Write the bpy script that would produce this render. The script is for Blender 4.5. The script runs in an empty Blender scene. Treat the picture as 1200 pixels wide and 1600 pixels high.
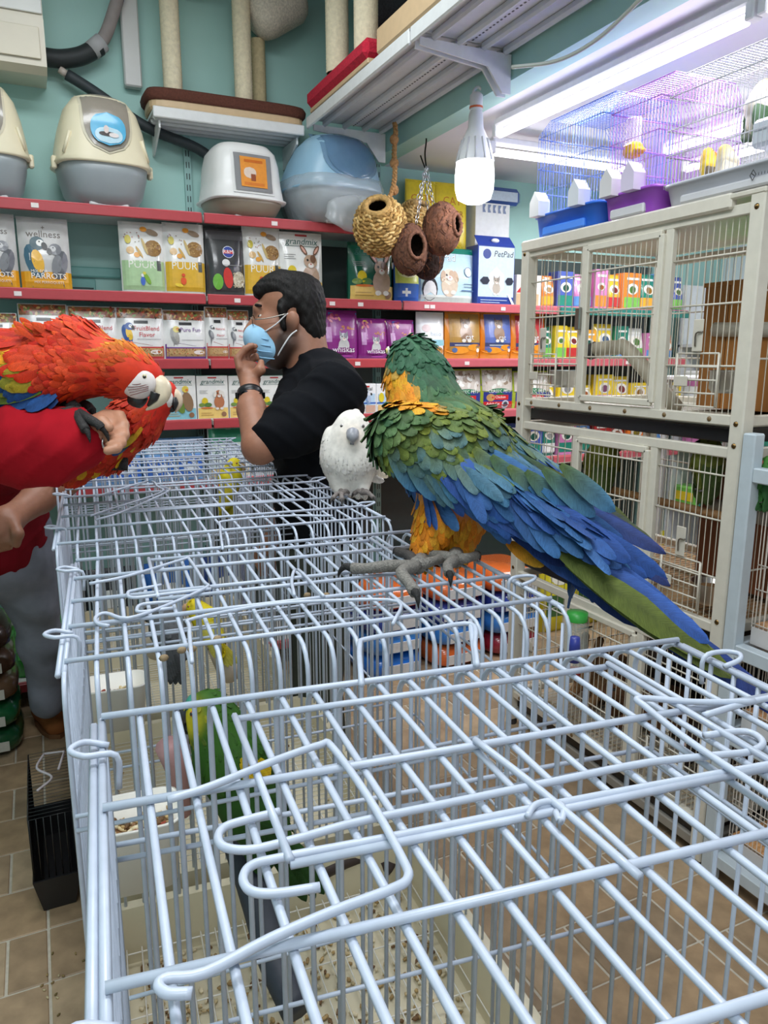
import bpy, math, random
import numpy as np
from mathutils import Vector, Matrix

random.seed(7)
rng = np.random.default_rng(7)
SC = bpy.context.scene
COL = SC.collection
PI = math.pi

# ------------------------------------------------------------------ camera
FPX, CX, CY, H = 1160.0, 600.0, 800.0, 1.55
PITCH, YAW = math.radians(11.8), math.radians(24.9)
Fv = np.array([math.sin(YAW) * math.cos(PITCH), math.cos(YAW) * math.cos(PITCH), -math.sin(PITCH)])
Rv = np.array([math.cos(YAW), -math.sin(YAW), 0.0])
Uv = np.cross(Rv, Fv)
EYE = np.array([0.0, 0.0, H])
cam = bpy.data.cameras.new('camera')
cam.sensor_fit = 'VERTICAL'
cam.sensor_height = 36.0
cam.sensor_width = 27.0
cam.lens = FPX / 1600.0 * 36.0
cam.clip_start = 0.02
cam.clip_end = 60
camo = bpy.data.objects.new('camera', cam)
COL.objects.link(camo)
camo.matrix_world = Matrix(((Rv[0], Uv[0], -Fv[0], 0), (Rv[1], Uv[1], -Fv[1], 0), (Rv[2], Uv[2], -Fv[2], H), (0, 0, 0, 1)))
SC.camera = camo


def ray(x, y):
    return Fv + Rv * (x - CX) / FPX - Uv * (y - CY) / FPX


def at(x, y, zc):
    return EYE + ray(x, y) * zc


def onz(x, y, z):
    d = ray(x, y)
    return EYE + d * (z - H) / d[2]


def ony(x, y, Y):
    d = ray(x, y)
    return EYE + d * Y / d[1]


def onx(x, y, X):
    d = ray(x, y)
    return EYE + d * X / d[0]


def zc_on(x, y, z):
    return float((onz(x, y, z) - EYE) @ Fv)


# ------------------------------------------------------------------ world, light, exposure
SC.view_settings.view_transform = 'Standard'
SC.view_settings.look = 'None'
SC.view_settings.gamma = 1
SC.view_settings.use_curve_mapping = False
SC.view_settings.exposure = 0.0
w = bpy.data.worlds.new('world')
SC.world = w
w.use_nodes = True
w.node_tree.nodes['Background'].inputs[0].default_value = (0.86, 0.93, 1.0, 1)
w.node_tree.nodes['Background'].inputs[1].default_value = 0.55
SC.cycles.max_bounces = 6
SC.cycles.diffuse_bounces = 3
SC.cycles.glossy_bounces = 3
SC.cycles.transmission_bounces = 4
SC.cycles.transparent_max_bounces = 8
SC.cycles.sample_clamp_indirect = 4.0
SC.cycles.caustics_reflective = False
SC.cycles.caustics_refractive = False


def area_light(name, loc, sx, sy, power, col=(1, 1, 1), rot=(0, 0, 0)):
    l = bpy.data.lights.new(name, 'AREA')
    l.shape = 'RECTANGLE'
    l.size, l.size_y, l.energy, l.color = sx, sy, power, col
    o = bpy.data.objects.new(name, l)
    o.location = loc
    o.rotation_euler = rot
    COL.objects.link(o)
    return o


# ceiling fittings of the high part of the shop (out of frame) and of the low part
area_light('ceiling_panel_light', (0.2, 0.9, 3.22), 1.2, 0.5, 34, (0.93, 0.97, 1.0))
area_light('ceiling_panel_light', (0.3, 2.4, 3.22), 1.2, 0.4, 20, (0.93, 0.97, 1.0))
area_light('ceiling_panel_light', (-0.5, -0.9, 3.22), 1.6, 0.6, 34, (0.93, 0.97, 1.0))
area_light('tube_glow', (1.88, 2.0, 2.42), 0.06, 1.7, 12, (0.97, 0.96, 1.0))
area_light('tube_glow', (2.2, 2.75, 2.42), 0.9, 0.06, 9, (0.97, 0.96, 1.0))
area_light('tube_glow', (3.0, 2.6, 2.42), 0.06, 1.6, 22, (0.97, 0.98, 1.0))


# ------------------------------------------------------------------ materials: colour comes from the mesh attribute "Col"
def lin(c):
    out = []
    for v in c[:3]:
        v = v / 255.0
        out.append(v / 12.92 if v <= 0.04045 else ((v + 0.055) / 1.055) ** 2.4)
    return np.array(out)


MATS = {}


def mat(name, rough=0.5, metal=0.0, nscale=40.0, namt=0.08, bump=0.0, bscale=None, spec=0.5, coat=0.0, alpha=1.0, trans=0.0, emit=0.0, stretch=None):
    if name in MATS:
        return MATS[name]
    m = bpy.data.materials.new(name)
    m.use_nodes = True
    nt = m.node_tree
    b = nt.nodes['Principled BSDF']
    a = nt.nodes.new('ShaderNodeAttribute')
    a.attribute_name = 'Col'
    tc = nt.nodes.new('ShaderNodeTexCoord')
    vec = tc.outputs['Object']
    if stretch:
        mp = nt.nodes.new('ShaderNodeMapping')
        mp.inputs['Scale'].default_value = stretch
        nt.links.new(vec, mp.inputs['Vector'])
        vec = mp.outputs['Vector']
    n = nt.nodes.new('ShaderNodeTexNoise')
    n.inputs['Scale'].default_value = nscale
    n.inputs['Detail'].default_value = 4
    nt.links.new(vec, n.inputs['Vector'])
    mr = nt.nodes.new('ShaderNodeMapRange')
    mr.inputs['From Min'].default_value = 0.3
    mr.inputs['From Max'].default_value = 0.7
    mr.inputs['To Min'].default_value = 1 - namt
    mr.inputs['To Max'].default_value = 1 + namt
    nt.links.new(n.outputs['Fac'], mr.inputs['Value'])
    mx = nt.nodes.new('ShaderNodeVectorMath')
    mx.operation = 'SCALE'
    nt.links.new(a.outputs['Color'], mx.inputs[0])
    nt.links.new(mr.outputs['Result'], mx.inputs['Scale'])
    nt.links.new(mx.outputs['Vector'], b.inputs['Base Color'])
    b.inputs['Roughness'].default_value = rough
    b.inputs['Metallic'].default_value = metal
    b.inputs['Specular IOR Level'].default_value = spec
    b.inputs['Coat Weight'].default_value = coat
    b.inputs['Coat Roughness'].default_value = 0.12
    b.inputs['Alpha'].default_value = alpha
    b.inputs['Transmission Weight'].default_value = trans
    if emit:
        nt.links.new(mx.outputs['Vector'], b.inputs['Emission Color'])
        b.inputs['Emission Strength'].default_value = emit
    if bump:
        bn = nt.nodes.new('ShaderNodeTexNoise')
        bn.inputs['Scale'].default_value = bscale or nscale
        bn.inputs['Detail'].default_value = 5
        nt.links.new(vec, bn.inputs['Vector'])
        bp = nt.nodes.new('ShaderNodeBump')
        bp.inputs['Strength'].default_value = bump
        bp.inputs['Distance'].default_value = 0.004
        nt.links.new(bn.outputs['Fac'], bp.inputs['Height'])
        nt.links.new(bp.outputs['Normal'], b.inputs['Normal'])
    MATS[name] = m
    return m


M_WALL = mat('painted_plaster', 0.6, nscale=3, namt=0.05, bump=0.08, bscale=60)
M_PAINT = mat('painted_metal', 0.38, nscale=30, namt=0.04)
M_WIRE = mat('coated_wire', 0.32, nscale=60, namt=0.05, spec=0.6)
M_PLASTIC = mat('moulded_plastic', 0.35, nscale=12, namt=0.03)
M_FILM = mat('glossy_film', 0.22, nscale=25, namt=0.05, bump=0.35, bscale=22, coat=0.5)
M_PRINT = mat('printed_film', 0.3, nscale=60, namt=0.06, coat=0.3)
M_CARD = mat('printed_card', 0.5, nscale=40, namt=0.04)
M_CLOTH = mat('cotton_cloth', 0.9, nscale=25, namt=0.08, bump=0.35, bscale=9, spec=0.15)
M_SKIN = mat('skin', 0.5, nscale=60, namt=0.07, bump=0.1, bscale=220)
M_HAIR = mat('hair', 0.62, nscale=120, namt=0.35, bump=0.8, bscale=140, stretch=(1, 1, 0.35), spec=0.25)
M_FEATHER = mat('feather', 0.62, nscale=70, namt=0.12, spec=0.3)

def barbs(m):
    nt = m.node_tree
    b = nt.nodes['Principled BSDF']
    a = nt.nodes.new('ShaderNodeAttribute')
    a.attribute_name = 'Barb'
    n = nt.nodes.new('ShaderNodeTexNoise')
    n.inputs['Scale'].default_value = 1.0
    n.inputs['Detail'].default_value = 3
    nt.links.new(a.outputs['Vector'], n.inputs['Vector'])
    mr = nt.nodes.new('ShaderNodeMapRange')
    mr.inputs['From Min'].default_value = 0.3
    mr.inputs['From Max'].default_value = 0.7
    mr.inputs['To Min'].default_value = 0.72
    mr.inputs['To Max'].default_value = 1.22
    nt.links.new(n.outputs['Fac'], mr.inputs['Value'])
    old = b.inputs['Base Color'].links[0].from_socket
    mx = nt.nodes.new('ShaderNodeVectorMath')
    mx.operation = 'SCALE'
    nt.links.new(old, mx.inputs[0])
    nt.links.new(mr.outputs['Result'], mx.inputs['Scale'])
    nt.links.new(mx.outputs['Vector'], b.inputs['Base Color'])
    bp = nt.nodes.new('ShaderNodeBump')
    bp.inputs['Strength'].default_value = 0.5
    bp.inputs['Distance'].default_value = 0.002
    nt.links.new(n.outputs['Fac'], bp.inputs['Height'])
    nt.links.new(bp.outputs['Normal'], b.inputs['Normal'])


barbs(M_FEATHER)
M_SISAL = mat('sisal_rope', 0.9, nscale=70, namt=0.1, bump=0.6, bscale=110)
M_HORN = mat('beak_horn', 0.35, nscale=50, namt=0.12)
M_SCALE = mat('scaly_skin', 0.7, nscale=300, namt=0.35, bump=0.6, bscale=420)
M_EYE = mat('eye', 0.08, nscale=10, namt=0.0, coat=1)
M_WOOD = mat('wood', 0.6, nscale=16, namt=0.18, bump=0.2, bscale=60, stretch=(1, 1, 0.15))
M_FIBRE = mat('fibre', 0.9, nscale=90, namt=0.35, bump=0.9, bscale=110)
M_PLUSH = mat('plush', 0.95, nscale=120, namt=0.2, bump=0.8, bscale=160)
M_STEEL = mat('steel', 0.28, metal=1.0, nscale=20, namt=0.05)
M_TILE = mat('stone_tile', 0.45, nscale=14, namt=0.22, bump=0.1, bscale=30)
M_GROUT = mat('grout', 0.8, nscale=60, namt=0.1)
M_RUBBER = mat('dark_rubber', 0.6, nscale=30, namt=0.1, bump=0.3, bscale=50)
M_CLEAR = mat('clear_plastic', 0.1, nscale=10, namt=0.0, alpha=0.28)
M_WRAP = mat('wrap_film', 0.15, nscale=10, namt=0.0, alpha=0.4, bump=1.0, bscale=25, coat=0.6)
M_LIGHT = mat('lit_tube', 0.5, namt=0.0, emit=6.0)
M_BULB = mat('lit_bulb', 0.5, namt=0.0, emit=7.0)
M_SEED = mat('seed', 0.7, nscale=90, namt=0.25)


# ------------------------------------------------------------------ mesh builder
def rotm(rx=0, ry=0, rz=0):
    return np.array(Matrix.Rotation(rz, 3, 'Z') @ Matrix.Rotation(ry, 3, 'Y') @ Matrix.Rotation(rx, 3, 'X'))


def frame(d, up=(0, 0, 1)):
    d = np.asarray(d, float)
    d = d / (np.linalg.norm(d) + 1e-12)
    up = np.asarray(up, float)
    if abs(d @ up) > 0.97:
        up = np.array([1.0, 0, 0]) if abs(d[0]) < 0.9 else np.array([0, 1.0, 0])
    a = np.cross(up, d)
    a /= np.linalg.norm(a)
    b = np.cross(d, a)
    return a, b, d


class MB:
    def __init__(s):
        s.v, s.f, s.c, s.m, s.s, s.n = [], [], [], [], [], 0
        s.uv, s.hasuv = [], False

    def add(s, verts, faces, col, m=0, smooth=True, uv=None):
        verts = np.asarray(verts, float).reshape(-1, 3)
        col = np.asarray(col, float)
        if col.ndim == 1:
            col = np.tile(lin(col), (len(verts), 1))
        s.v.append(verts)
        s.c.append(col)
        s.uv.append(np.zeros((len(verts), 3)) if uv is None else uv)
        s.hasuv = s.hasuv or uv is not None
        n = s.n
        s.f.extend([tuple(i + n for i in f) for f in faces])
        s.m.extend([m] * len(faces))
        s.s.extend([smooth] * len(faces))
        s.n += len(verts)
        return s

    def box(s, c, size, col, rot=None, bev=0.0, m=0):
        hx, hy, hz = [x / 2 for x in size]
        b = min(bev, hx * .9, hy * .9, hz * .9)
        if b <= 0:
            vs = np.array([(x, y, z) for x in (-hx, hx) for y in (-hy, hy) for z in (-hz, hz)])
            fs = [(0, 1, 3, 2), (4, 6, 7, 5), (0, 4, 5, 1), (2, 3, 7, 6), (0, 2, 6, 4), (1, 5, 7, 3)]
        else:
            vs, ix = [], {}
            for sx in (-1, 1):
                for sy in (-1, 1):
                    for sz in (-1, 1):
                        for ax in range(3):
                            p = [sx * (hx - b), sy * (hy - b), sz * (hz - b)]
                            p[ax] = (sx * hx, sy * hy, sz * hz)[ax]
                            ix[(sx, sy, sz, ax)] = len(vs)
                            vs.append(p)
            fs = []
            for ax in range(3):
                o = [i for i in range(3) if i != ax]
                for sg in (-1, 1):
                    q = []
                    for (p1, p2) in ((-1, -1), (1, -1), (1, 1), (-1, 1)):
                        k = [0, 0, 0]
                        k[ax], k[o[0]], k[o[1]] = sg, p1, p2
                        q.append(ix[(*k, ax)])
                    if (sg < 0) != (ax == 1):
                        q = q[::-1]
                    fs.append(tuple(q))
                for a in (-1, 1):
                    for c2 in (-1, 1):
                        k1, k2 = [0, 0, 0], [0, 0, 0]
                        k1[ax], k2[ax] = -1, 1
                        for k in (k1, k2):
                            k[o[0]], k[o[1]] = a, c2
                        q = (ix[(*k1, o[0])], ix[(*k2, o[0])], ix[(*k2, o[1])], ix[(*k1, o[1])])
                        fs.append(q if (a * c2 > 0) == (ax != 1) else q[::-1])
            for sx in (-1, 1):
                for sy in (-1, 1):
                    for sz in (-1, 1):
                        q = (ix[(sx, sy, sz, 0)], ix[(sx, sy, sz, 1)], ix[(sx, sy, sz, 2)])
                        fs.append(q if sx * sy * sz > 0 else q[::-1])
            vs = np.array(vs)
        if rot is not None:
            vs = vs @ np.asarray(rot).T
        return s.add(vs + np.asarray(c, float), fs, col, m, False)

    def tube(s, pts, r, col, n=6, closed=False, m=0, cap=True):
        P = np.asarray(pts, float)
        k = len(P)
        rr = np.full(k, r) if np.isscalar(r) else np.interp(np.linspace(0, 1, k), np.linspace(0, 1, len(r)), np.asarray(r, float))
        T = np.zeros_like(P)
        if closed:
            T = np.roll(P, -1, 0) - np.roll(P, 1, 0)
        else:
            T[1:-1] = P[2:] - P[:-2]
            T[0] = P[1] - P[0]
            T[-1] = P[-1] - P[-2]
        T /= np.linalg.norm(T, axis=1)[:, None] + 1e-12
        a, b, _ = frame(T[0])
        ang = np.arange(n) * 2 * PI / n
        vs = []
        for i in range(k):
            if i:
                a = a - T[i] * (a @ T[i])
                a /= np.linalg.norm(a) + 1e-12
                b = np.cross(T[i], a)
            vs.append(P[i] + rr[i] * (np.cos(ang)[:, None] * a + np.sin(ang)[:, None] * b))
        vs = np.concatenate(vs)
        fs = []
        for i in range(k if closed else k - 1):
            j = (i + 1) % k
            for q in range(n):
                q2 = (q + 1) % n
                fs.append((i * n + q, i * n + q2, j * n + q2, j * n + q))
        if cap and not closed:
            fs.append(tuple(range(n))[::-1])
            fs.append(tuple(range((k - 1) * n, k * n)))
        return s.add(vs, fs, col, m)

    def lathe(s, prof, c, col, axis=(0, 0, 1), n=20, m=0, cols=None):
        a, b, d = frame(axis)
        ang = np.arange(n) * 2 * PI / n
        vs, cc = [], []
        for i, (r, z) in enumerate(prof):
            vs.append(np.asarray(c, float) + d * z + r * (np.cos(ang)[:, None] * a + np.sin(ang)[:, None] * b))
            if cols is not None:
                cc.append(np.tile(lin(cols[i]), (n, 1)))
        fs = []
        for i in range(len(prof) - 1):
            for q in range(n):
                q2 = (q + 1) % n
                fs.append((i * n + q, i * n + q2, (i + 1) * n + q2, (i + 1) * n + q))
        return s.add(np.concatenate(vs), fs, np.concatenate(cc) if cols is not None else col, m)

    def ell(s, c, r, col, rot=None, n=12, k=8, m=0):
        vs, fs = [], []
        for i in range(k + 1):
            th = PI * i / k
            for j in range(n):
                ph = 2 * PI * j / n
                vs.append((math.sin(th) * math.cos(ph), math.sin(th) * math.sin(ph), math.cos(th)))
        for i in range(k):
            for j in range(n):
                j2 = (j + 1) % n
                fs.append((i * n + j, (i + 1) * n + j, (i + 1) * n + j2, i * n + j2))
        vs = np.array(vs) * np.asarray(r, float)
        if rot is not None:
            vs = vs @ np.asarray(rot).T
        return s.add(vs + np.asarray(c, float), fs, col, m)

    def loft(s, rings, col, cap=True, m=0, closed=True, smooth=True):
        n = len(rings[0])
        vs = np.concatenate([np.asarray(r, float) for r in rings])
        fs = []
        for i in range(len(rings) - 1):
            for q in range(n if closed else n - 1):
                q2 = (q + 1) % n
                fs.append((i * n + q, i * n + q2, (i + 1) * n + q2, (i + 1) * n + q))
        if cap:
            fs.append(tuple(range(n))[::-1])
            fs.append(tuple(range((len(rings) - 1) * n, len(rings) * n)))
        return s.add(vs, fs, col, m, smooth)

    def prism(s, poly, p0, ax, ay, az, depth, col, m=0):
        """polygon in the (ax, ay) plane at p0, pushed along az"""
        p0, ax, ay, az = [np.asarray(q, float) for q in (p0, ax, ay, az)]
        a = np.array([p0 + ax * u + ay * v for u, v in poly])
        n = len(poly)
        fs = [(q, (q + 1) % n, n + (q + 1) % n, n + q) for q in range(n)]
        fs += [tuple(range(n))[::-1], tuple(range(n, 2 * n))]
        return s.add(np.concatenate([a, a + az * depth]), fs, col, m, False)

    def mesh(s, name, mats, inv=None, off=None):
        me = bpy.data.meshes.new(name)
        V = np.concatenate(s.v) if s.v else np.zeros((0, 3))
        C = np.concatenate(s.c) if s.c else np.zeros((0, 3))
        if inv is not None:
            V = V @ inv[:3, :3].T + inv[:3, 3]
        if off is not None:
            V = V - np.asarray(off)
        me.from_pydata(V.tolist(), [], s.f)
        at_ = me.attributes.new('Col', 'FLOAT_COLOR', 'POINT')
        at_.data.foreach_set('color', np.concatenate([C, np.ones((len(C), 1))], 1).astype(np.float32).ravel())
        if s.hasuv:
            fu = me.attributes.new('Barb', 'FLOAT_VECTOR', 'POINT')
            fu.data.foreach_set('vector', np.concatenate(s.uv).astype(np.float32).ravel())
        me.polygons.foreach_set('use_smooth', s.s)
        for q in (mats if isinstance(mats, (list, tuple)) else [mats]):
            me.materials.append(q)
        if any(s.m):
            me.polygons.foreach_set('material_index', s.m)
        me.update()
        return me

    def build(s, name, mats, parent=None, loc=None, local=False, stuff=False):
        """parent given: a part (world coordinates unless local). No parent: a thing with origin loc."""
        inv = None
        if parent is not None and not local:
            inv = ROOT[parent.name]
        me = s.mesh(name, mats, inv, loc)
        o = bpy.data.objects.new(name, me)
        COL.objects.link(o)
        if parent is not None:
            o.parent = parent
            ROOT[o.name] = ROOT[parent.name]
        else:
            o.location = loc if loc is not None else (0, 0, 0)
            ROOT[o.name] = np.array(o.matrix_basis.inverted())
        if stuff:
            o['kind'] = 'stuff'
        return o


ROOT = {}


def tag(o, label, cat, group=None):
    o['label'] = label
    o['category'] = cat
    if group:
        o['group'] = group
    return o


def thing(name, label, cat, loc=(0, 0, 0), rz=0.0, group=None):
    o = bpy.data.objects.new(name, None)
    COL.objects.link(o)
    o.empty_display_size = 0.05
    o.location = tuple(float(q) for q in loc)
    o.rotation_euler = (0, 0, rz)
    ROOT[o.name] = np.array(o.matrix_basis.inverted())
    return tag(o, label, cat, group)


def structure(o, name=None):
    o['kind'] = 'structure'
    return o


def copy_part(o, parent, loc):
    c = o.copy()
    COL.objects.link(c)
    c.parent = parent
    c.location = loc
    ROOT[c.name] = ROOT[parent.name]
    return c


# ------------------------------------------------------------------ signed-distance bodies -> one continuous surface
def surface_nets(D, org, h):
    ins = D < 0
    nx, ny, nz = D.shape
    sm = np.zeros((nx - 1, ny - 1, nz - 1), np.int8)
    for a in (0, 1):
        for b in (0, 1):
            for c in (0, 1):
                sm += ins[a:nx - 1 + a, b:ny - 1 + b, c:nz - 1 + c]
    msk = (sm > 0) & (sm < 8)
    idx = np.argwhere(msk)
    ids = -np.ones(sm.shape, int)
    ids[msk] = np.arange(len(idx))
    cor = np.array([(a, b, c) for a in (0, 1) for b in (0, 1) for c in (0, 1)])
    acc = np.zeros((len(idx), 3))
    cnt = np.zeros(len(idx))
    for i in range(8):
        for j in range(i + 1, 8):
            if abs(cor[i] - cor[j]).sum() != 1:
                continue
            pa, pb = idx + cor[i], idx + cor[j]
            da, db = D[pa[:, 0], pa[:, 1], pa[:, 2]], D[pb[:, 0], pb[:, 1], pb[:, 2]]
            cr = (da < 0) != (db < 0)
            t = np.where(cr, da / np.where(cr, da - db, 1), 0)
            acc += np.where(cr[:, None], cor[i] + t[:, None] * (cor[j] - cor[i]), 0)
            cnt += cr
    V = org + h * (idx + acc / cnt[:, None])
    F = []
    for ax in range(3):
        sl0, sl1 = [slice(1, None)] * 3, [slice(1, None)] * 3
        sl0[ax], sl1[ax] = slice(0, -1), slice(1, None)
        A, B = ins[tuple(sl0)], ins[tuple(sl1)]
        e = np.argwhere(A != B)
        if not len(e):
            continue
        flip = A[e[:, 0], e[:, 1], e[:, 2]]
        base = e + 1
        base[:, ax] -= 1
        u, v = [(1, 2), (2, 0), (0, 1)][ax]
        q = []
        for (du, dv) in ((-1, -1), (0, -1), (0, 0), (-1, 0)):
            p = base.copy()
            p[:, u] += du
            p[:, v] += dv
            ok = (p < np.array(ids.shape)).all(1) & (p >= 0).all(1)
            p = np.clip(p, 0, np.array(ids.shape) - 1)
            q.append(np.where(ok, ids[p[:, 0], p[:, 1], p[:, 2]], -1))
        q = np.stack(q, 1)
        ok = (q >= 0).all(1)
        q, fl = q[ok], flip[ok]
        q[~fl] = q[~fl][:, ::-1]
        F.append(q)
    return V, np.concatenate(F)


def prim_d(p, P):
    if p[0] == 'c':
        a, b, ra, rb = np.asarray(p[1], float), np.asarray(p[2], float), p[3], p[4]
        ab = b - a
        t = np.clip(((P - a) @ ab) / (ab @ ab + 1e-12), 0, 1)
        return np.linalg.norm(P - a - t[..., None] * ab, axis=-1) - (ra + (rb - ra) * t)
    q = P - np.asarray(p[1], float)
    if p[3] is not None:
        q = q @ np.asarray(p[3], float)
    r = np.asarray(p[2], float)
    k0 = np.linalg.norm(q / r, axis=-1)
    k1 = np.linalg.norm(q / r ** 2, axis=-1)
    return np.where(k1 < 1e-9, -r.min(), k0 * (k0 - 1) / (k1 + 1e-9))


def sdf_body(prims, h, k=0.02, cs=0.01):
    """prims: ('c',a,b,ra,rb,col) tapered limb or ('e',centre,radii,rot(columns=axes),col); returns V, F, colours (linear)"""
    lo, hi = np.full(3, 1e9), np.full(3, -1e9)
    for p in prims:
        if p[0] == 'c':
            for q, r in ((p[1], p[3]), (p[2], p[4])):
                lo = np.minimum(lo, np.asarray(q) - r)
                hi = np.maximum(hi, np.asarray(q) + r)
        else:
            r = max(p[2])
            lo = np.minimum(lo, np.asarray(p[1]) - r)
            hi = np.maximum(hi, np.asarray(p[1]) + r)
    lo -= 3 * h
    hi += 3 * h
    n = np.ceil((hi - lo) / h).astype(int) + 1
    D = np.full(n, 1.0)
    for p in prims:
        ci = 5 if p[0] == 'c' else 4
        kk = p[ci + 1] if len(p) > ci + 1 else k
        if p[0] == 'c':
            r = max(p[3], p[4])
            b0, b1 = np.minimum(p[1], p[2]) - r, np.maximum(p[1], p[2]) + r
        else:
            b0, b1 = np.asarray(p[1]) - max(p[2]), np.asarray(p[1]) + max(p[2])
        i0 = np.maximum(0, ((b0 - k - 2 * h - lo) / h).astype(int))
        i1 = np.minimum(n, ((b1 + k + 2 * h - lo) / h).astype(int) + 2)
        g = np.stack(np.meshgrid(*[lo[i] + h * np.arange(i0[i], i1[i]) for i in range(3)], indexing='ij'), -1)
        sl = tuple(slice(i0[i], i1[i]) for i in range(3))
        d, D0 = prim_d(p, g), D[sl]
        hh = np.maximum(kk - np.abs(D0 - d), 0) / kk
        D[sl] = np.minimum(D0, d) - hh * hh * kk * 0.25
    V, F = surface_nets(D, lo, h)
    W = np.zeros(len(V))
    C = np.zeros((len(V), 3))
    for p in prims:
        wgt = np.exp(-np.clip(prim_d(p, V), -0.003, 1) / cs) + 1e-9
        W += wgt
        C += wgt[:, None] * lin(p[5] if p[0] == 'c' else p[4])
    return V, F, C / W[:, None]


def vnormals(V, F):
    N = np.zeros_like(V)
    fn = np.cross(V[F[:, 2]] - V[F[:, 0]], V[F[:, 3]] - V[F[:, 1]])
    for i in range(4):
        np.add.at(N, F[:, i], fn)
    return N / (np.linalg.norm(N, axis=1)[:, None] + 1e-12)


def spots(V, F, spacing, tries=6000, want=None):
    """evenly spread points on a quad surface: position, normal, nearest vertex index"""
    fn = np.cross(V[F[:, 2]] - V[F[:, 0]], V[F[:, 3]] - V[F[:, 1]])
    ar = np.linalg.norm(fn, axis=1)
    pick = rng.choice(len(F), size=tries, p=ar / ar.sum())
    N = vnormals(V, F)
    out, cell = [], {}
    for fi in pick:
        vi = F[fi][rng.integers(4)]
        p = V[F[fi]].mean(0)
        sp = spacing(p) if callable(spacing) else spacing
        key = tuple((p // 0.03).astype(int))
        ok = True
        for dx in (-1, 0, 1):
            for dy in (-1, 0, 1):
                for dz in (-1, 0, 1):
                    for q in cell.get((key[0] + dx, key[1] + dy, key[2] + dz), ()):
                        if (q - p) @ (q - p) < sp * sp:
                            ok = False
                            break
        if ok:
            cell.setdefault(key, []).append(p)
            out.append((p, N[vi], vi))
    return out


FT = np.array([0, .15, .4, .65, .85, .96, 1.0])
FW = np.array([.25, .62, .95, 1.0, .78, .42, .06])


def feather(mb, base, d, n, L, W, c0, c1, curl=0.12, lift=0.0, shaft=0.85):
    """one curved vane with a raised shaft; colours linear, base to tip"""
    d = d / (np.linalg.norm(d) + 1e-12)
    n = n - d * (n @ d)
    n = n / (np.linalg.norm(n) + 1e-12)
    sd = np.cross(n, d)
    vs, cc, uu = [], [], []
    sd0 = random.uniform(0, 50)
    for t, wv in zip(FT, FW):
        mid = base + d * L * t + n * (lift * t * L - curl * L * t * t)
        c = c0 + (c1 - c0) * t
        for q in (-1, 0, 1):
            vs.append(mid + sd * q * wv * W * .5 + n * (0.07 * W * (1 - abs(q)) - 0.05 * W * abs(q)))
            cc.append(c * (shaft if q == 0 else 1.0))
            uu.append((t * L * 900 - abs(q) * wv * W * 500, sd0 + q * 2, t * 2))
    fs = []
    for i in range(len(FT) - 1):
        for q in (0, 1):
            fs.append((i * 3 + q, i * 3 + q + 1, i * 3 + q + 4, i * 3 + q + 3))
    mb.add(np.array(vs), fs, np.array(cc), uv=np.array(uu))


def arc(c, r, a0, a1, n, e1, e2):
    c, e1, e2 = [np.asarray(q, float) for q in (c, e1, e2)]
    return [c + r * (math.cos(t) * e1 + math.sin(t) * e2) for t in np.linspace(a0, a1, n)]


def smooth_path(pts, n=6):
    """Catmull-Rom through the points"""
    P = [np.asarray(p, float) for p in pts]
    P = [2 * P[0] - P[1]] + P + [2 * P[-1] - P[-2]]
    out = []
    for i in range(1, len(P) - 2):
        for t in np.linspace(0, 1, n, endpoint=False):
            a, b, c, d = P[i - 1:i + 3]
            out.append(0.5 * (2 * b + (c - a) * t + (2 * a - 5 * b + 4 * c - d) * t * t + (3 * b - a - 3 * c + d) * t ** 3))
    out.append(P[-2])
    return out

# ------------------------------------------------------------------ the room
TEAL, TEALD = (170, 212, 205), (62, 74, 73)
WY = 3.80                                    # back wall


def slab(name, lo, hi, col, m=None, struct=True):
    lo, hi = np.array(lo, float), np.array(hi, float)
    o = MB().box((lo + hi) / 2, hi - lo, col).build(name, m or M_WALL, loc=(lo + hi) / 2)
    return structure(o) if struct else o


floor = slab('floor', (-2.0, -1.6, -0.06), (4.3, WY + .1, -0.003), (206, 198, 182), M_GROUT)
slab('wall_back', (-2.1, WY, -0.06), (4.4, WY + .12, 3.42), TEAL)
slab('wall_left', (-2.12, -1.6, -0.06), (-2.0, WY + .1, 3.42), TEAL)
slab('wall_right', (4.3, -1.6, -0.06), (4.42, WY + .1, 3.42), (225, 235, 238))
slab('wall_bulkhead', (1.66, -1.6, 2.53), (1.76, WY, 3.34), TEAL)
slab('ceiling', (-2.1, -1.6, 3.32), (1.70, WY, 3.42), (235, 240, 240))
slab('ceiling', (1.76, -1.6, 2.53), (4.42, WY, 2.62), (232, 232, 240))
slab('trim_1', (1.30, WY - .012, 2.515), (1.66, WY, 2.535), (240, 242, 240), M_PAINT)

# floor tiles: bonded rectangles, each its own piece
tile_me = {}
TC = [(178, 152, 122), (166, 141, 112), (186, 162, 132), (158, 136, 110), (176, 148, 116)]
for sz in (0.3, 0.1):
    for k, c in enumerate(TC):
        tile_me[sz, k] = MB().box((0, 0, -.005), (sz - .007, .193, .010), c, bev=.0025).mesh('tile', M_TILE)
tid = 0
for ci in range(7):
    x0 = -0.495 + .4 * ci
    for r in range(17):
        y0 = .42 + .198 * r
        alt = (r + ci) % 2
        for sz, xx in (((.3, x0 + .15), (.1, x0 + .35)) if alt else ((.1, x0 + .05), (.3, x0 + .25))):
            t = bpy.data.objects.new('tile', tile_me[sz, random.randrange(5)])
            COL.objects.link(t)
            t.parent = floor
            ROOT[t.name] = ROOT[floor.name]
            t.location = (xx - 1.15, y0 + .099 - (WY + .1 - 1.6) / 2, .0315)
            t.rotation_euler = (0, 0, PI * random.randrange(2))
outer = MB()
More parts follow.
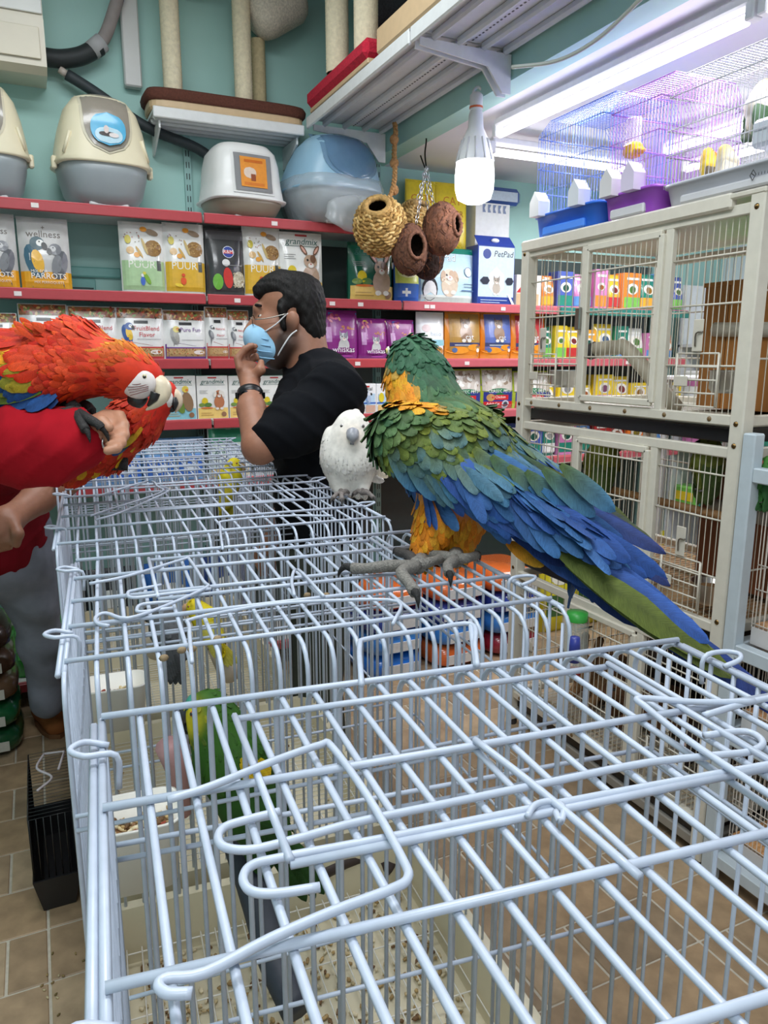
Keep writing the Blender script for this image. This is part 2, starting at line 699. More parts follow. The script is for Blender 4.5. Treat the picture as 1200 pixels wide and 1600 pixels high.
for ix in range(-5, 15):
    for iy in range(-9, 20):
        x, y = -0.495 + .4 * ix + .2, .42 + .198 * iy + .099
        if (-.495 < x < 2.3 and .42 < y < 3.78) or not (-2 < x - .2 and x < 4.1 and y < 3.8 and y > -1.5):
            continue
        outer.box((x, y, -.005), (.393, .19, .010), TC[(ix * 7 + iy * 3) % 5])
outer.build('tile', M_TILE, parent=floor, stuff=True)

# ------------------------------------------------------------------ wall shelving
ZA, ZB, ZC, ZD, ZE, ZF = 2.165, 1.82, 1.535, 1.262, 0.98, 0.12
BX = [-1.225, -0.245, 0.735, 1.715, 2.695, 3.675]
LIPY = 3.48
RED = (182, 66, 72)
for i in range(5):
    x0, x1 = BX[i] + .004, BX[i + 1] - .004
    t = thing('wall_shelving', ['far left bay of red edged wall shelves, outside the man in red', 'wall shelf bay with red edges behind the red macaws', 'middle wall shelf bay with red edges behind the man in black',
                                'wall shelf bay with red edges behind the blue and gold macaw', 'wall shelf bay behind the tall beige aviary'][i], 'shelving', ((x0 + x1) / 2, WY, 0), group='red edged wall shelf bays')
    zs = [ZB, ZC, ZD, ZE, ZF]
    if i < 3:
        zs = [ZA] + zs
    for z in zs:
        red = RED if i < 3 else (200, 96, 106)
        s = MB().box(((x0 + x1) / 2, (LIPY + WY) / 2, z - .012), (x1 - x0, WY - LIPY - .01, .022), (214, 214, 212)).build('shelf', M_PAINT, t)
        if i == 4 and z == ZB:
            red = (40, 120, 110)
        lp = MB().box(((x0 + x1) / 2, LIPY - .004, z - .018), (x1 - x0 - .002, .012, .040), red, bev=.003)
        lp.box(((x0 + x1) / 2, LIPY + .004, z + .004), (x1 - x0 - .002, .012, .006), (206, 104, 110), bev=.002)
        lp.build('shelf_lip', M_PAINT, s)
        tg = MB()
        for k in range(random.randrange(1, 4)):
            tg.box((random.uniform(x0 + .1, x1 - .1), LIPY - .0115, z - .018), (.028, .002, .018), (236, 226, 222))
        tg.build('price_tag', M_CARD, s, stuff=True)
    for x in ((x0,) if i < 4 else (x0, x1)):
        u = MB()
        top = 2.56 if i < 4 else 2.2
        u.box((x, WY - .011, top / 2), (.032, .022, top), (150, 190, 186))
        for k in range(int(top / .05)):
            for dx in (-.006, .006):
                u.box((x + dx, WY - .0225, .03 + k * .05), (.004, .002, .026), (40, 52, 52))
        u.build('upright', M_PAINT, t)
    if i >= 2:
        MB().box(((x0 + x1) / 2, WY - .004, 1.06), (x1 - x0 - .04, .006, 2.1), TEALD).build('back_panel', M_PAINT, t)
# a narrow set-back ledge above the pads, carrying cat litter
t = thing('ledge_shelf', 'narrow white shelf above the pet pads, holding yellow litter bags', 'shelf', (2.0, WY, 2.02))
MB().box((2.05, 3.725, 2.02), (.62, .13, .018), (226, 228, 226)).build('shelf', M_PAINT, t)
MB().box((2.05, 3.656, 2.015), (.62, .008, .03), (226, 228, 226)).build('shelf_lip', M_PAINT, t)

# recessed teal panel and pipe stub in the gap between the bags
t = thing('wall_panel', 'teal painted access panel on the wall between wellness bags and white seed bags', 'panel', (0.26, WY, 1.9))
MB().box((.30, WY - .012, 1.93), (.22, .024, .045), (128, 186, 180), bev=.006).build('rail', M_PAINT, t)
MB().box((.24, WY - .006, 1.865), (.11, .012, .07), (128, 186, 180), bev=.003).build('flap', M_PAINT, t)
MB().box((.24, WY - .0135, 1.858), (.09, .004, .006), (30, 44, 44)).build('slot', M_PAINT, t)

# ------------------------------------------------------------------ air conditioner, pipes, conduit on the teal wall
acx0, acx1 = -.55, ony(70, 60, 3.55)[0]
zb = ony(68, 112, 3.55)[2]
t = thing('air_conditioner', 'cream wall air conditioner in the upper left corner', 'air conditioner', ((acx0 + acx1) / 2, WY, zb))
m = MB()
prof = [(3.80, zb + .012), (3.60, zb), (3.555, zb + .02), (3.545, zb + .19), (3.575, zb + .20), (3.57, zb + .36), (3.62, zb + .40), (3.80, zb + .40)]
m.loft([[(x, y, z) for y, z in prof] for x in (acx0, acx1)], (222, 214, 196), smooth=False)
m.build('casing', M_PLASTIC, t)
MB().box((acx1 - .13, 3.544, zb + .10), (.22, .006, .115), (216, 207, 186), bev=.002).build('flap', M_PLASTIC, t)
MB().box(((acx0 + acx1) / 2, 3.566, zb + .285), (acx1 - acx0 - .004, .006, .14), (232, 232, 228), bev=.003).build('front_panel', M_PLASTIC, t)


def wallpt(x, y, Y=3.72):
    return ony(x, y, Y)


t = thing('insulated_pipe', 'black foam wrapped pipe with taped grey upper end beside the air conditioner', 'pipe', wallpt(95, 90))
MB().tube(smooth_path([wallpt(62, 88), wallpt(95, 92), wallpt(125, 88), wallpt(146, 78), wallpt(156, 72)]), .036, (34, 40, 42), 10).build('insulation', M_RUBBER, t)
MB().tube(smooth_path([wallpt(150, 76), wallpt(164, 56), wallpt(174, 30), wallpt(186, -10), wallpt(192, -40)]), .027, (150, 142, 140), 10).build('tape', M_CLOTH, t)
MB().tube([wallpt(143, 80), wallpt(160, 66)], .038, (176, 176, 178), 10).build('white_tape', M_CLOTH, t)
t = thing('drain_pipe', 'thin dark foam covered drain pipe running down behind the litter boxes', 'pipe', wallpt(200, 180))
MB().tube(smooth_path([wallpt(104, 116), wallpt(150, 145), wallpt(228, 198), wallpt(300, 228), wallpt(330, 246)]), .023, (44, 52, 56), 10).build('foam', M_RUBBER, t)
MB().tube([wallpt(93, 108), wallpt(105, 117)], .016, (190, 180, 170), 8).build('bare_end', M_PLASTIC, t)
p0, p1 = wallpt(201, -60, 3.77), wallpt(203, 137, 3.77)
tag(MB().box(((p0 + p1) / 2), (.075, .05, p0[2] - p1[2]), (206, 206, 204), bev=.006).build('cable_trunking', M_PLASTIC, loc=(p0 + p1) / 2),
    'white vertical cable trunking on the teal wall right of the black pipe', 'trunking')

# ------------------------------------------------------------------ white metal shelves under the ceiling
zs = 2.55
t = thing('white_wall_shelf', 'white ribbed metal shelf high on the back wall under the brown plush tower', 'shelf', (.9, WY, zs))
m = MB()
m.box((.90, 3.675, zs + .035), (.68, .25, .012), (212, 216, 216))
MB().box((.90, 3.553, zs + .03), (.68, .012, .045), (222, 224, 224), bev=.004).build('shelf_lip', M_PAINT, t)
for y in (3.60, 3.66, 3.72, 3.77):
    m.box((.90, y, zs + .02), (.67, .018, .025), (206, 210, 212), bev=.008)
m.build('shelf', M_PAINT, t)
for x in (.585, 1.21):
    b = MB()
    b.prism([(0, 0), (.22, 0), (.22, .03), (.03, .10), (0, .10)], (x, WY, zs + .005), (0, -1, 0), (0, 0, -1), (1, 0, 0), .008, (222, 224, 224))
    b.build('bracket', M_PAINT, t)
bx0, bx1, zr = 1.255, 1.655, 2.60
for q, (ya, yb) in enumerate(((2.50, 3.56), (1.44, 2.49), (.38, 1.43))):
    t = thing('white_bulkhead_shelf', ['ribbed white metal shelf under the red cat tree base', 'ribbed white metal shelf under the beige cat tree board', 'ribbed white metal shelf nearest the viewer, above the frame'][q], 'shelf', (bx1, (ya + yb) / 2, zr))
    m = MB()
    m.box(((bx0 + bx1) / 2, (ya + yb) / 2, zr + .036), (bx1 - bx0, yb - ya, .008), (214, 218, 220))
    for x in (1.34, 1.44, 1.54, 1.63):
        m.box((x, (ya + yb) / 2, zr + .022), (.022, yb - ya - .01, .03), (208, 212, 216), bev=.008)
    sh = m.build('shelf', M_PAINT, t)
    m = MB()
    m.box((bx0 + .004, (ya + yb) / 2, zr + .015), (.014, yb - ya, .050), (224, 226, 226), bev=.005)
    m.build('shelf_lip', M_PAINT, sh)
    m = MB()
    for k in range(int((yb - ya) / .022)):
        for x in (1.29, 1.49):
            m.box((x, ya + .02 + k * .022, zr + .0315), (.005, .009, .002), (70, 74, 76))
    m.build('perforation', M_PAINT, sh, stuff=True)
    for y in (ya + .012, yb - .012):
        b = MB()
        b.prism([(0, 0), (.37, 0), (.37, .025), (.10, .05), (.035, .13), (0, .13)], (bx1, y, zr + .012), (-1, 0, 0), (0, 0, -1), (0, 1, 0), .008, (226, 228, 228))
        b.build('bracket', M_PAINT, t)

# cable along the bulkhead and LED bulb on its flex
tag(MB().tube(smooth_path([at(800, 105, 2.35), at(870, 95, 2.25), at(935, 60, 2.1), at(1010, -10, 1.9)]), .006, (200, 206, 200), 6).build('white_cable', M_PLASTIC, loc=at(870, 95, 2.25)),
    'white cable drooping along the bulkhead below the metal shelf', 'cable')


# ------------------------------------------------------------------ tubes on the low ceiling
def tube_light(p0, p1, label, lit=True):
    p0, p1 = np.array(p0, float), np.array(p1, float)
    c = (p0 + p1) / 2
    t = thing('tube_light', label, 'light', c, group='ceiling tube lights')
    d = (p1 - p0) / np.linalg.norm(p1 - p0)
    a, b, _ = frame(d)
    R_ = np.stack([a, d, b], 1)
    L = np.linalg.norm(p1 - p0)
    MB().box(c + (0, 0, .045), (.045, L, .03), (240, 240, 244), rot=R_, bev=.006).build('housing', M_PAINT, t)
    MB().tube([p0 + d * .02, p1 - d * .02], .016, (250, 248, 255), 10).build('tube', M_LIGHT, t)
    for q in (p0, p1):
        MB().box(q + (0, 0, .015), (.04, .03, .05), (236, 236, 240), rot=R_, bev=.004).build('end_cap', M_PLASTIC, t)


tube_light((1.84, 2.84, 2.455), (1.86, 1.62, 2.455), 'long lit tube light running from the bulb toward the upper right')
tube_light((1.86, 1.58, 2.455), (1.88, .36, 2.455), 'lit tube light continuing outside the upper right edge')
tube_light((1.90, 2.98, 2.43), (2.75, 2.98, 2.43), 'short lit tube light crossing behind the bulb above the blue cage')
tube_light((2.62, 2.7, 2.44), (2.64, 1.5, 2.44), 'lit tube light seen through the blue and purple cages, nearer one')
tube_light((2.95, 2.9, 2.44), (2.97, 1.7, 2.44), 'lit tube light seen through the blue and purple cages, middle one')
tube_light((3.3, 3.1, 2.44), (3.32, 1.9, 2.44), 'lit tube light seen through the purple cage, furthest one')

zc = 2.86
t = thing('led_bulb', 'large lit white bulb hanging on a flex below the metal shelf', 'bulb', at(742, 250, zc))
k = zc / FPX
top, mid, bot = at(742, 180, zc), at(742, 253, zc), at(742, 313, zc)
MB().lathe([(.0, -2 * k), (29 * k, 0), (31 * k, -22 * k), (30 * k, -42 * k), (26 * k, -55 * k), (14 * k, -61 * k), (0, -62 * k)], mid, (255, 253, 248), n=20).build('diffuser', M_BULB, t)
mb = MB().lathe([(9 * k, 74 * k), (11 * k, 68 * k), (12 * k, 49 * k), (20 * k, 32 * k), (28 * k, 6 * k), (29.5 * k, -k)], mid, (226, 228, 230), n=20)
for a in np.arange(12) * PI / 6:
    d = np.array([math.cos(a), math.sin(a), 0])
    mb.tube([mid + d * 29 * k, mid + d * 20 * k + (0, 0, 32 * k)], 1.8 * k, (206, 208, 212), 4)
mb.build('heat_sink', M_PLASTIC, t)
MB().lathe([(10 * k, 74 * k), (10 * k, 95 * k), (6 * k, 99 * k), (0, 99 * k)], mid, (232, 232, 232), n=14).build('socket', M_PLASTIC, t)
MB().lathe([(10.6 * k, 76 * k), (10.6 * k, 79 * k)], mid, (226, 110, 60), n=14).build('orange_ring', M_PLASTIC, t)
MB().tube(smooth_path([mid + (0, 0, .17 * zc / 2), at(741, 160, zc), at(740, 143, zc), at(748, 136, zc), at(757, 146, zc + .02), at(757, 132, zc + .03)]), .0055, (232, 232, 230), 6).build('flex', M_PLASTIC, t)

# ------------------------------------------------------------------ printed packs
TXT = {}


def text_tris(s, shear=0.0):
    if (s, shear) not in TXT:
        cu = bpy.data.curves.new('lettering', 'FONT')
        cu.body = s
        cu.size = 1.0
        cu.shear = shear
        cu.align_x = 'CENTER'
        cu.resolution_u = 2
        ob = bpy.data.objects.new('lettering', cu)
        me = bpy.data.meshes.new_from_object(ob)
        V = np.array([v.co[:2] for v in me.vertices])
        Fs = [tuple(p.vertices) for p in me.polygons]
        TXT[s, shear] = (V, Fs)
        bpy.data.objects.remove(ob)
        bpy.data.curves.remove(cu)
        bpy.data.meshes.remove(me)
    return TXT[s, shear]


def draw(mb, W, Hh, surf, items):
    """flat print on a front: fractions of width/height; surf(x, z) gives the front's depth"""
    for li, it in enumerate(items):
        off = .0012 + .00026 * li
        k, col = it[0], it[-1]

        def put(P, F, cc=col, o=off):
            P = np.asarray(P, float)
            x, z = P[:, 0] * W, P[:, 1]
            mb.add(np.stack([x, surf(x, z) - o, z], 1), F, cc, 0, False)
        if k == 'r':
            _, u0, v0, u1, v1, _c = it
            n = 15 if (u1 - u0) > .3 else 5
            us, vs = np.linspace(u0 - .5, u1 - .5, n), np.linspace(v0 * Hh, v1 * Hh, n)
            P = [(u, v) for v in vs for u in us]
            put(P, [(j * n + i, j * n + i + 1, (j + 1) * n + i + 1, (j + 1) * n + i) for i in range(n - 1) for j in range(n - 1)])
        elif k == 'e':
            _, u, v, ru, rv, *rest = it
            an = rest[0] if len(rest) > 1 else 0.0
            n = 14
            P = [(u - .5, v * Hh)]
            for q in range(n):
                a = q * 2 * PI / n
                x, y = ru * math.cos(a), rv * math.sin(a)
                P.append((u - .5 + x * math.cos(an) - y * math.sin(an), v * Hh + (x * math.sin(an) + y * math.cos(an)) * W))
            put(P, [(0, 1 + q, 1 + (q + 1) % n) for q in range(n)])
        elif k == 'p':
            P = [(u - .5, v * Hh) for u, v in it[1]]
            put(P, [tuple(range(len(P)))])
        elif k == 't':
            _, s, u, v, size, *rest = it
            V, Fs = text_tris(s, rest[0] if len(rest) > 1 else 0.0)
            put(np.stack([u - .5 + V[:, 0] * size, v * Hh + V[:, 1] * size * W], 1), Fs)
        elif k == 's':
            _, u0, v0, u1, v1, n, r, cols = it
            for q in range(n):
                u, v, a = random.uniform(u0, u1), random.uniform(v0, v1), random.uniform(0, PI)
                P = [(u - .5 + r * (math.cos(b) * math.cos(a) - .55 * math.sin(b) * math.sin(a)), v * Hh + r * W * (math.cos(b) * math.sin(a) + .55 * math.sin(b) * math.cos(a))) for b in np.arange(6) * PI / 3]
                put(P, [tuple(range(6))], random.choice(cols), off + .00004 * (q % 5))


def bag(name, label, x0, x1, z0, z1, items, back, depth=.085, Y=3.52, tilt=0.0, group=None, top=None, crimp=.05, cat='bag', rz=0.0, stiff=False):
    W, Hh = x1 - x0, z1 - z0
    t = thing(name, label, cat, ((x0 + x1) / 2, Y + depth * .5, z0), rz, group)

    def th(x, z):
        u, v = np.clip(np.asarray(x) / W + .5, 0, 1), np.clip(np.asarray(z) / Hh, 0, 1)
        a = (1 - np.abs(2 * u - 1) ** 4) ** .6
        b = np.minimum(1, (1 - v) / .55) ** .75 * .93 + .07
        c = .55 + .45 * np.minimum(1, v / .12)
        return depth * .5 * (a * .82 + .18 * (v < .97)) * b * c

    def surf(x, z):
        return -th(x, z) + tilt * np.asarray(z)
    nu, nv = 11, 13
    us, vs = np.linspace(-W / 2, W / 2, nu), np.linspace(0, Hh, nv)
    m = MB()
    for sg in (-1, 1):
        P = np.array([(x, sg * th(x, z) + tilt * z, z) for z in vs for x in us])
        Fq = [(j * nu + i, j * nu + i + 1, (j + 1) * nu + i + 1, (j + 1) * nu + i) for i in range(nu - 1) for j in range(nv - 1)]
        m.add(P, Fq if sg < 0 else [f[::-1] for f in Fq], back)
        if sg < 0:
            A = P
        else:
            for col_i in (0, nu - 1):
                pa = A.reshape(nv, nu, 3)[:, col_i]
                pb = P.reshape(nv, nu, 3)[:, col_i]
                m.add(np.concatenate([pa, pb]), [(i, i + 1, nv + i + 1, nv + i) for i in range(nv - 1)], back)
    m.build('pouch', M_FILM, t, local=True)
    m = MB()
    draw(m, W, Hh, surf, items)
    if m.n:
        m.build('print', M_PRINT, t, local=True)
    m = MB()
    for q in range(3):
        zz = Hh * (1 - crimp * (q + .6) / 3)
        m.tube([(-W / 2 + .004, surf(-W / 2 + .004, zz) - .0006, zz), (0, surf(0, zz) - .0006, zz), (W / 2 - .004, surf(W / 2 - .004, zz) - .0006, zz)], .0009, top or back, 4)
    m.build('crimped_seal', M_FILM, t, local=True)
    return t


def carton(name, label, x0, x1, z0, z1, items, base, depth=.08, Y=3.52, group=None, cat='box', rz=0.0, lid=None):
    W, Hh = x1 - x0 - .002, z1 - z0
    t = thing(name, label, cat, ((x0 + x1) / 2, Y, z0), rz, group)
    MB().box((0, depth / 2, Hh / 2), (W, depth, Hh), base, bev=.0015).build('carton', M_CARD, t, local=True)
    m = MB()
    m.box((0, depth / 2, Hh + .0008), (W - .006, depth - .004, .0016), lid or base)
    m.build('flap', M_CARD, t, local=True)
    m = MB()
    draw(m, W, Hh, lambda x, z: np.zeros_like(np.asarray(x, float)), items)
    m.build('print', M_PRINT, t, local=True)
    return t


# ---- little printed pictures (flat print)
def pic_parrot(u, v, s, back, belly, head=None, face=(240, 240, 236), flip=1):
    return [('e', u, v, s * .30, s * .62, .25 * flip, back), ('e', u + .12 * s * flip, v - .0 * s, s * .2, s * .42, .2 * flip, belly),
            ('e', u + .14 * s * flip, v + .42 * s, s * .25, s * .24, head or back), ('e', u + .24 * s * flip, v + .43 * s, s * .13, s * .12, face),
            ('e', u + .38 * s * flip, v + .36 * s, s * .10, s * .14, .3, (38, 38, 40)), ('e', u + .22 * s * flip, v + .46 * s, s * .028, s * .028, (20, 20, 20)),
            ('p', [(u - .12 * s, v - .2 * s), (u + .1 * s, v - .2 * s), (u - .12 * s * flip, v - .62 * s)], back)]


def pic_furry(u, v, s, fur, patch, ears='long'):
    e = [('e', u, v - .25 * s, s * .42, s * .5, fur), ('e', u, v + .22 * s, s * .32, s * .3, fur)]
    for q in (-1, 1):
        if ears == 'long':
            e += [('e', u + q * .3 * s, v + .56 * s, s * .10, s * .26, -q * .6, patch), ('e', u + q * .3 * s, v + .56 * s, s * .05, s * .18, -q * .6, (226, 176, 160))]
        elif ears == 'point':
            e += [('p', [(u + q * .10 * s, v + .36 * s), (u + q * .32 * s, v + .26 * s), (u + q * .30 * s, v + .58 * s)], patch)]
        else:
            e += [('e', u + q * .32 * s, v + .2 * s, s * .12, s * .26, q * .2, patch)]
        e += [('e', u + q * .14 * s, v + .26 * s, s * .05, s * .055, (24, 20, 18)), ('e', u + q * .18 * s, v - .62 * s, s * .14, s * .1, (236, 230, 220))]
    return e + [('e', u + .12 * s, v + .3 * s, s * .14, s * .18, patch), ('e', u, v + .1 * s, s * .14, s * .11, (240, 234, 226)), ('e', u, v + .14 * s, s * .05, s * .035, (200, 120, 110))]


def px(x0, x1, yt, yb=None, Y=3.52):
    ym = yt + 40
    return ony(x0, ym, Y)[0], ony(x1, ym, Y)[0], ony((x0 + x1) / 2, yt, Y)[2]


WHT, DK = (238, 238, 236), (60, 60, 64)
SEEDS = [(176, 130, 80), (206, 170, 110), (140, 98, 60), (150, 140, 70), (190, 90, 50)]


def el_puur(c, bird):
    return [('r', .02, .06, .98, .46, c), ('t', 'PUUR', .46, .36, .25, (240, 240, 230)), ('r', .80, .33, .9, .47, (70, 74, 66)),
            ('e', .74, .64, .2, .19, (150, 112, 62)), ('s', .58, .57, .9, .71, 40, .022, [(196, 160, 100), (176, 136, 80), (120, 86, 50)]),
            ('e', .22, .60, .09, .085, (214, 176, 120)), ('e', .36, .54, .07, .06, (228, 160, 60)), ('e', .74, .86, .15, .07, -.3, (150, 130, 108)), ('e', .55, .66, .035, .2, .3, (196, 170, 110)),
            ('e', .42, .58, .03, .15, .5, (200, 160, 80)), ('s', .1, .7, .45, .85, 14, .018, [(140, 70, 60), (170, 90, 70), (120, 110, 70)]), ('e', .55, .90, .08, .06, (226, 150, 50)),
            ('e', .18, .75, .07, .10, (196, 180, 50))] + bird


def el_mix(pet, band=(240, 200, 110)):
    return [('r', .02, .03, .98, .27, band), ('t', 'grandmix', .5, .82, .2, .25, (46, 100, 92)), ('r', .10, .79, .9, .797, (46, 100, 92)), ('r', .36, .94, .64, .97, (196, 66, 66)), ('r', .08, .66, .34, .668, (150, 150, 150)),
            ('r', .08, .63, .30, .638, (150, 150, 150)), ('r', .08, .60, .34, .608, (150, 150, 150)), ('e', .24, .42, .1, .12, (226, 200, 40)), ('e', .34, .34, .12, .07, (90, 130, 60)), ('e', .14, .34, .1, .06, (120, 150, 70)),
            ('e', .30, .27, .2, .025, (224, 120, 50)), ('r', .1, .1, .5, .112, (190, 150, 80)), ('r', .1, .15, .44, .16, (190, 150, 80)), ('e', .84, .12, .08, .08, (150, 110, 80))] + pet


def el_zu(name1, name2, c, pet):
    e = [('r', .02, .80, .98, .985, (150, 100, 60)), ('s', .04, .82, .96, .97, 46, .05, [(200, 90, 50), (120, 150, 70), (226, 190, 120), (150, 60, 50), (90, 60, 44)]),
         ('r', .36, .70, .66, .755, (34, 34, 38)), ('p', [(.02, .25), (.98, .25), (.98, .27), (.7, .29), (.3, .345), (.02, .32)], c), ('r', .02, .03, .98, .26, c), ('r', .04, .075, .96, .235, (196, 160, 110)), ('s', .06, .085, .94, .23, 70, .022, SEEDS), ('e', .80, .16, .13, .05, (236, 226, 220)),
         ('t', name1, .62, .57, .135, c)]
    if name2:
        e.append(('t', name2, .62, .45, .14, c))
    return e + [('r', .40, .40, .92, .408, (150, 150, 156))] + pet


MAC = pic_parrot(.2, .5, .34, (50, 90, 160), (236, 190, 40))
GREY = pic_parrot(.2, .48, .34, (120, 122, 128), (150, 150, 154))
TIEL = pic_parrot(.24, .48, .32, (150, 150, 148), (170, 168, 160), (220, 206, 120), (226, 160, 80))

# row B, left to right
W1 = [('r', .0, .02, 1., .26, (236, 170, 40)), ('t', 'wellness', .5, .73, .2, (90, 80, 70)), ('t', '+', .5, .83, .14, (90, 80, 70)),
      *pic_parrot(.28, .40, .58, (60, 100, 120), (236, 180, 50), (60, 90, 100)), *pic_parrot(.78, .36, .5, (96, 98, 104), (128, 130, 134), (110, 112, 118), (190, 190, 190), -1),
      ('t', 'MIX FOR', .36, .245, .085, (250, 246, 236)), ('t', 'PARROTS', .54, .165, .165, (250, 248, 244)), ('t', 'MIX PERROQUETS', .54, .10, .072, (250, 248, 244)), ('r', .02, .0, .98, .035, (226, 160, 30))]
a, b, z = px(-52, 24, 330)
bag('seed_bag', 'grey parrot mix bag cut by the left edge on the second shelf', a, b, ZB, z, W1, (196, 194, 192), group='parrot mix bags')
a, b, z = px(28, 108, 338)
bag('seed_bag', 'grey and yellow parrot mix bag with two parrots beside the wall gap', a, b, ZB, z, W1, (200, 198, 196), group='parrot mix bags')
BUDG = [('e', .46, .18, .055, .10, (70, 110, 200)), ('e', .46, .26, .04, .04, (230, 230, 240)), ('e', .56, .22, .05, .15, .5, (130, 180, 60)), ('e', .5, .29, .04, .035, (220, 210, 80))]
CAN = [('e', .42, .20, .07, .09, (230, 90, 40)), ('e', .42, .28, .045, .04, (220, 80, 40)), ('e', .3, .14, .1, .04, -.2, (240, 210, 60))]
a, b, z = px(188, 257, 345)
bag('seed_bag', 'white seed bag with pale green lower half and budgies, right of the wall gap', a, b, ZB, z, el_puur((176, 208, 160), BUDG), (230, 230, 226))
a, b, z = px(257, 321, 347)
bag('seed_bag', 'white seed bag with mustard lower half, left of the black bag', a, b, ZB, z, el_puur((224, 178, 50), CAN), (230, 230, 226))
a, b, z = px(323, 384, 356)
bag('seed_bag', 'charcoal bird food bag with red and blue round badge', a, b, ZB, z, [('r', .03, .84, .97, .97, (84, 84, 86)), ('e', .56, .66, .15, .15, (216, 220, 230)), ('e', .56, .66, .135, .135, (50, 70, 150)), ('r', .43, .635, .69, .685, (206, 50, 50)), ('t', 'R&M', .56, .64, .13, (240, 240, 240)),
     ('e', .26, .22, .13, .2, (110, 180, 60)), ('e', .52, .28, .12, .26, .1, (206, 50, 40)), ('e', .48, .5, .1, .09, (226, 226, 224)), ('e', .8, .26, .16, .2, (196, 186, 160)), ('s', .66, .14, .94, .36, 30, .035, [(216, 206, 180), (176, 160, 130), (226, 220, 200)]), ('r', .4, .46, .9, .468, (150, 150, 150))], (62, 62, 64))
a, b, z = px(382, 441, 353)
bag('seed_bag', 'white seed bag with mustard lower half above the man in black', a, b, ZB, z, el_puur((224, 178, 50), CAN), (230, 230, 226))
RAB = pic_furry(.68, .46, .5, (190, 160, 136), (120, 86, 66))
a, b, z = px(440, 506, 362)
bag('pet_food_bag', 'white rabbit food bag with rabbit portrait above the man in black', a, b, ZB, z, el_mix(RAB), (236, 236, 232), depth=.07)
a, b, z = px(549, 618, 378)
bag('pet_food_bag', 'white and green rabbit food bag standing below the woven nests', a, b, ZB, z, el_mix(RAB), (20, 92, 70), depth=.1)
a, b, z = px(619, 657, 400)
bag('litter_bag', 'small blue and yellow bag beside the green pad pack', a, b, ZB, z, [('r', .02, .04, .98, .42, (40, 96, 190)), ('r', .02, .42, .98, .98, (220, 226, 110)), ('r', .25, .2, .6, .26, (240, 240, 240)), ('r', .38, .14, .47, .32, (240, 240, 240)), ('e', .5, .66, .4, .2, (240, 236, 190))], (40, 100, 200), depth=.06)
a, b, z = px(654, 746, 385)
DOG = pic_furry(.52, .42, .34, (226, 208, 184), (190, 160, 130), 'flop')
bag('pad_pack', 'pale blue puppy pad pack with a puppy, green top and bottom edges', a, b, ZB, z, [('r', .0, .03, 1, .9, (196, 228, 240)), ('r', .0, .03, 1, .16, (226, 232, 226)), ('r', 0, .9, 1, 1, (20, 130, 110)), ('r', 0, 0, 1, .035, (20, 110, 96)), ('t', 'PetPad', .44, .76, .16, .2, (30, 44, 60)), ('t', 'PetPad', .437, .765, .16, .2, (246, 248, 250)),
     ('e', .2, .26, .12, .17, (40, 40, 44)), ('e', .2, .22, .1, .15, (240, 240, 238)), *DOG, ('e', .86, .58, .075, .075, (90, 110, 150)), ('e', .86, .58, .065, .065, (206, 230, 240)), ('r', .76, .36, .96, .37, (60, 80, 120)), ('r', .76, .31, .96, .32, (60, 80, 120)), ('r', .72, .24, .97, .26, (90, 120, 160))], (190, 220, 234), depth=.12, stiff=True, cat='pack')
a, b, z = px(746, 804, 384)
t = carton('pad_box', 'white and navy puppy pad carton with carry handle', a, b, ZB, z, [('r', .02, .02, .98, .98, (206, 226, 240)), ('r', .02, .0, .98, .15, (40, 66, 150)), ('e', .24, .86, .11, .11, (34, 60, 140)), ('t', 'PetPad', .68, .82, .19, .2, (30, 34, 50)),
     ('p', [(.3, .3), (.5, .16), (.72, .3), (.72, .52), (.5, .66), (.3, .52)], (226, 238, 246)), *pic_furry(.51, .36, .26, (190, 180, 166), (150, 140, 130), 'point'), ('p', [(.06, .42), (.14, .36), (.26, .36), (.32, .42), (.26, .48), (.14, .48)], (36, 40, 60)), ('p', [(.74, .42), (.8, .36), (.92, .36), (.97, .42), (.92, .48), (.8, .48)], (36, 40, 60)),
     ('r', .08, .09, .8, .1, (200, 214, 236)), ('r', .08, .05, .6, .06, (200, 214, 236)), ('p', [(.8, .2), (.86, .2), (1, .04), (1, .0), (.96, .0)], (236, 240, 244))], (50, 76, 160), depth=.12)
hh = z - ZB
mm = MB()
Wd = b - a - .004
mm.loft([[(-Wd / 2, .0, hh), (Wd / 2, .0, hh), (Wd / 2, .004, hh), (-Wd / 2, .004, hh)], [(-Wd / 2 + .004, .05, hh + .055), (Wd / 2 - .004, .05, hh + .055), (Wd / 2 - .004, .054, hh + .055), (-Wd / 2 + .004, .054, hh + .055)]], (40, 66, 160), smooth=False)
mm.ell((0, .018, hh + .028), (.026, .012, .012), (236, 240, 244))
mm.build('handle_flap', M_CARD, t, local=True)
a, b, z = px(806, 836, 430)
carton('pet_house', 'small red and white card house with peaked roof beside the aviary post', a, b + .04, ZB, z, [('p', [(.0, .45), (.5, .45), (.5, .98)], (200, 40, 46)), ('r', .0, .02, .9, .42, (206, 176, 140)), ('e', .5, .3, .2, .2, (120, 90, 60))], (232, 228, 222), depth=.14)
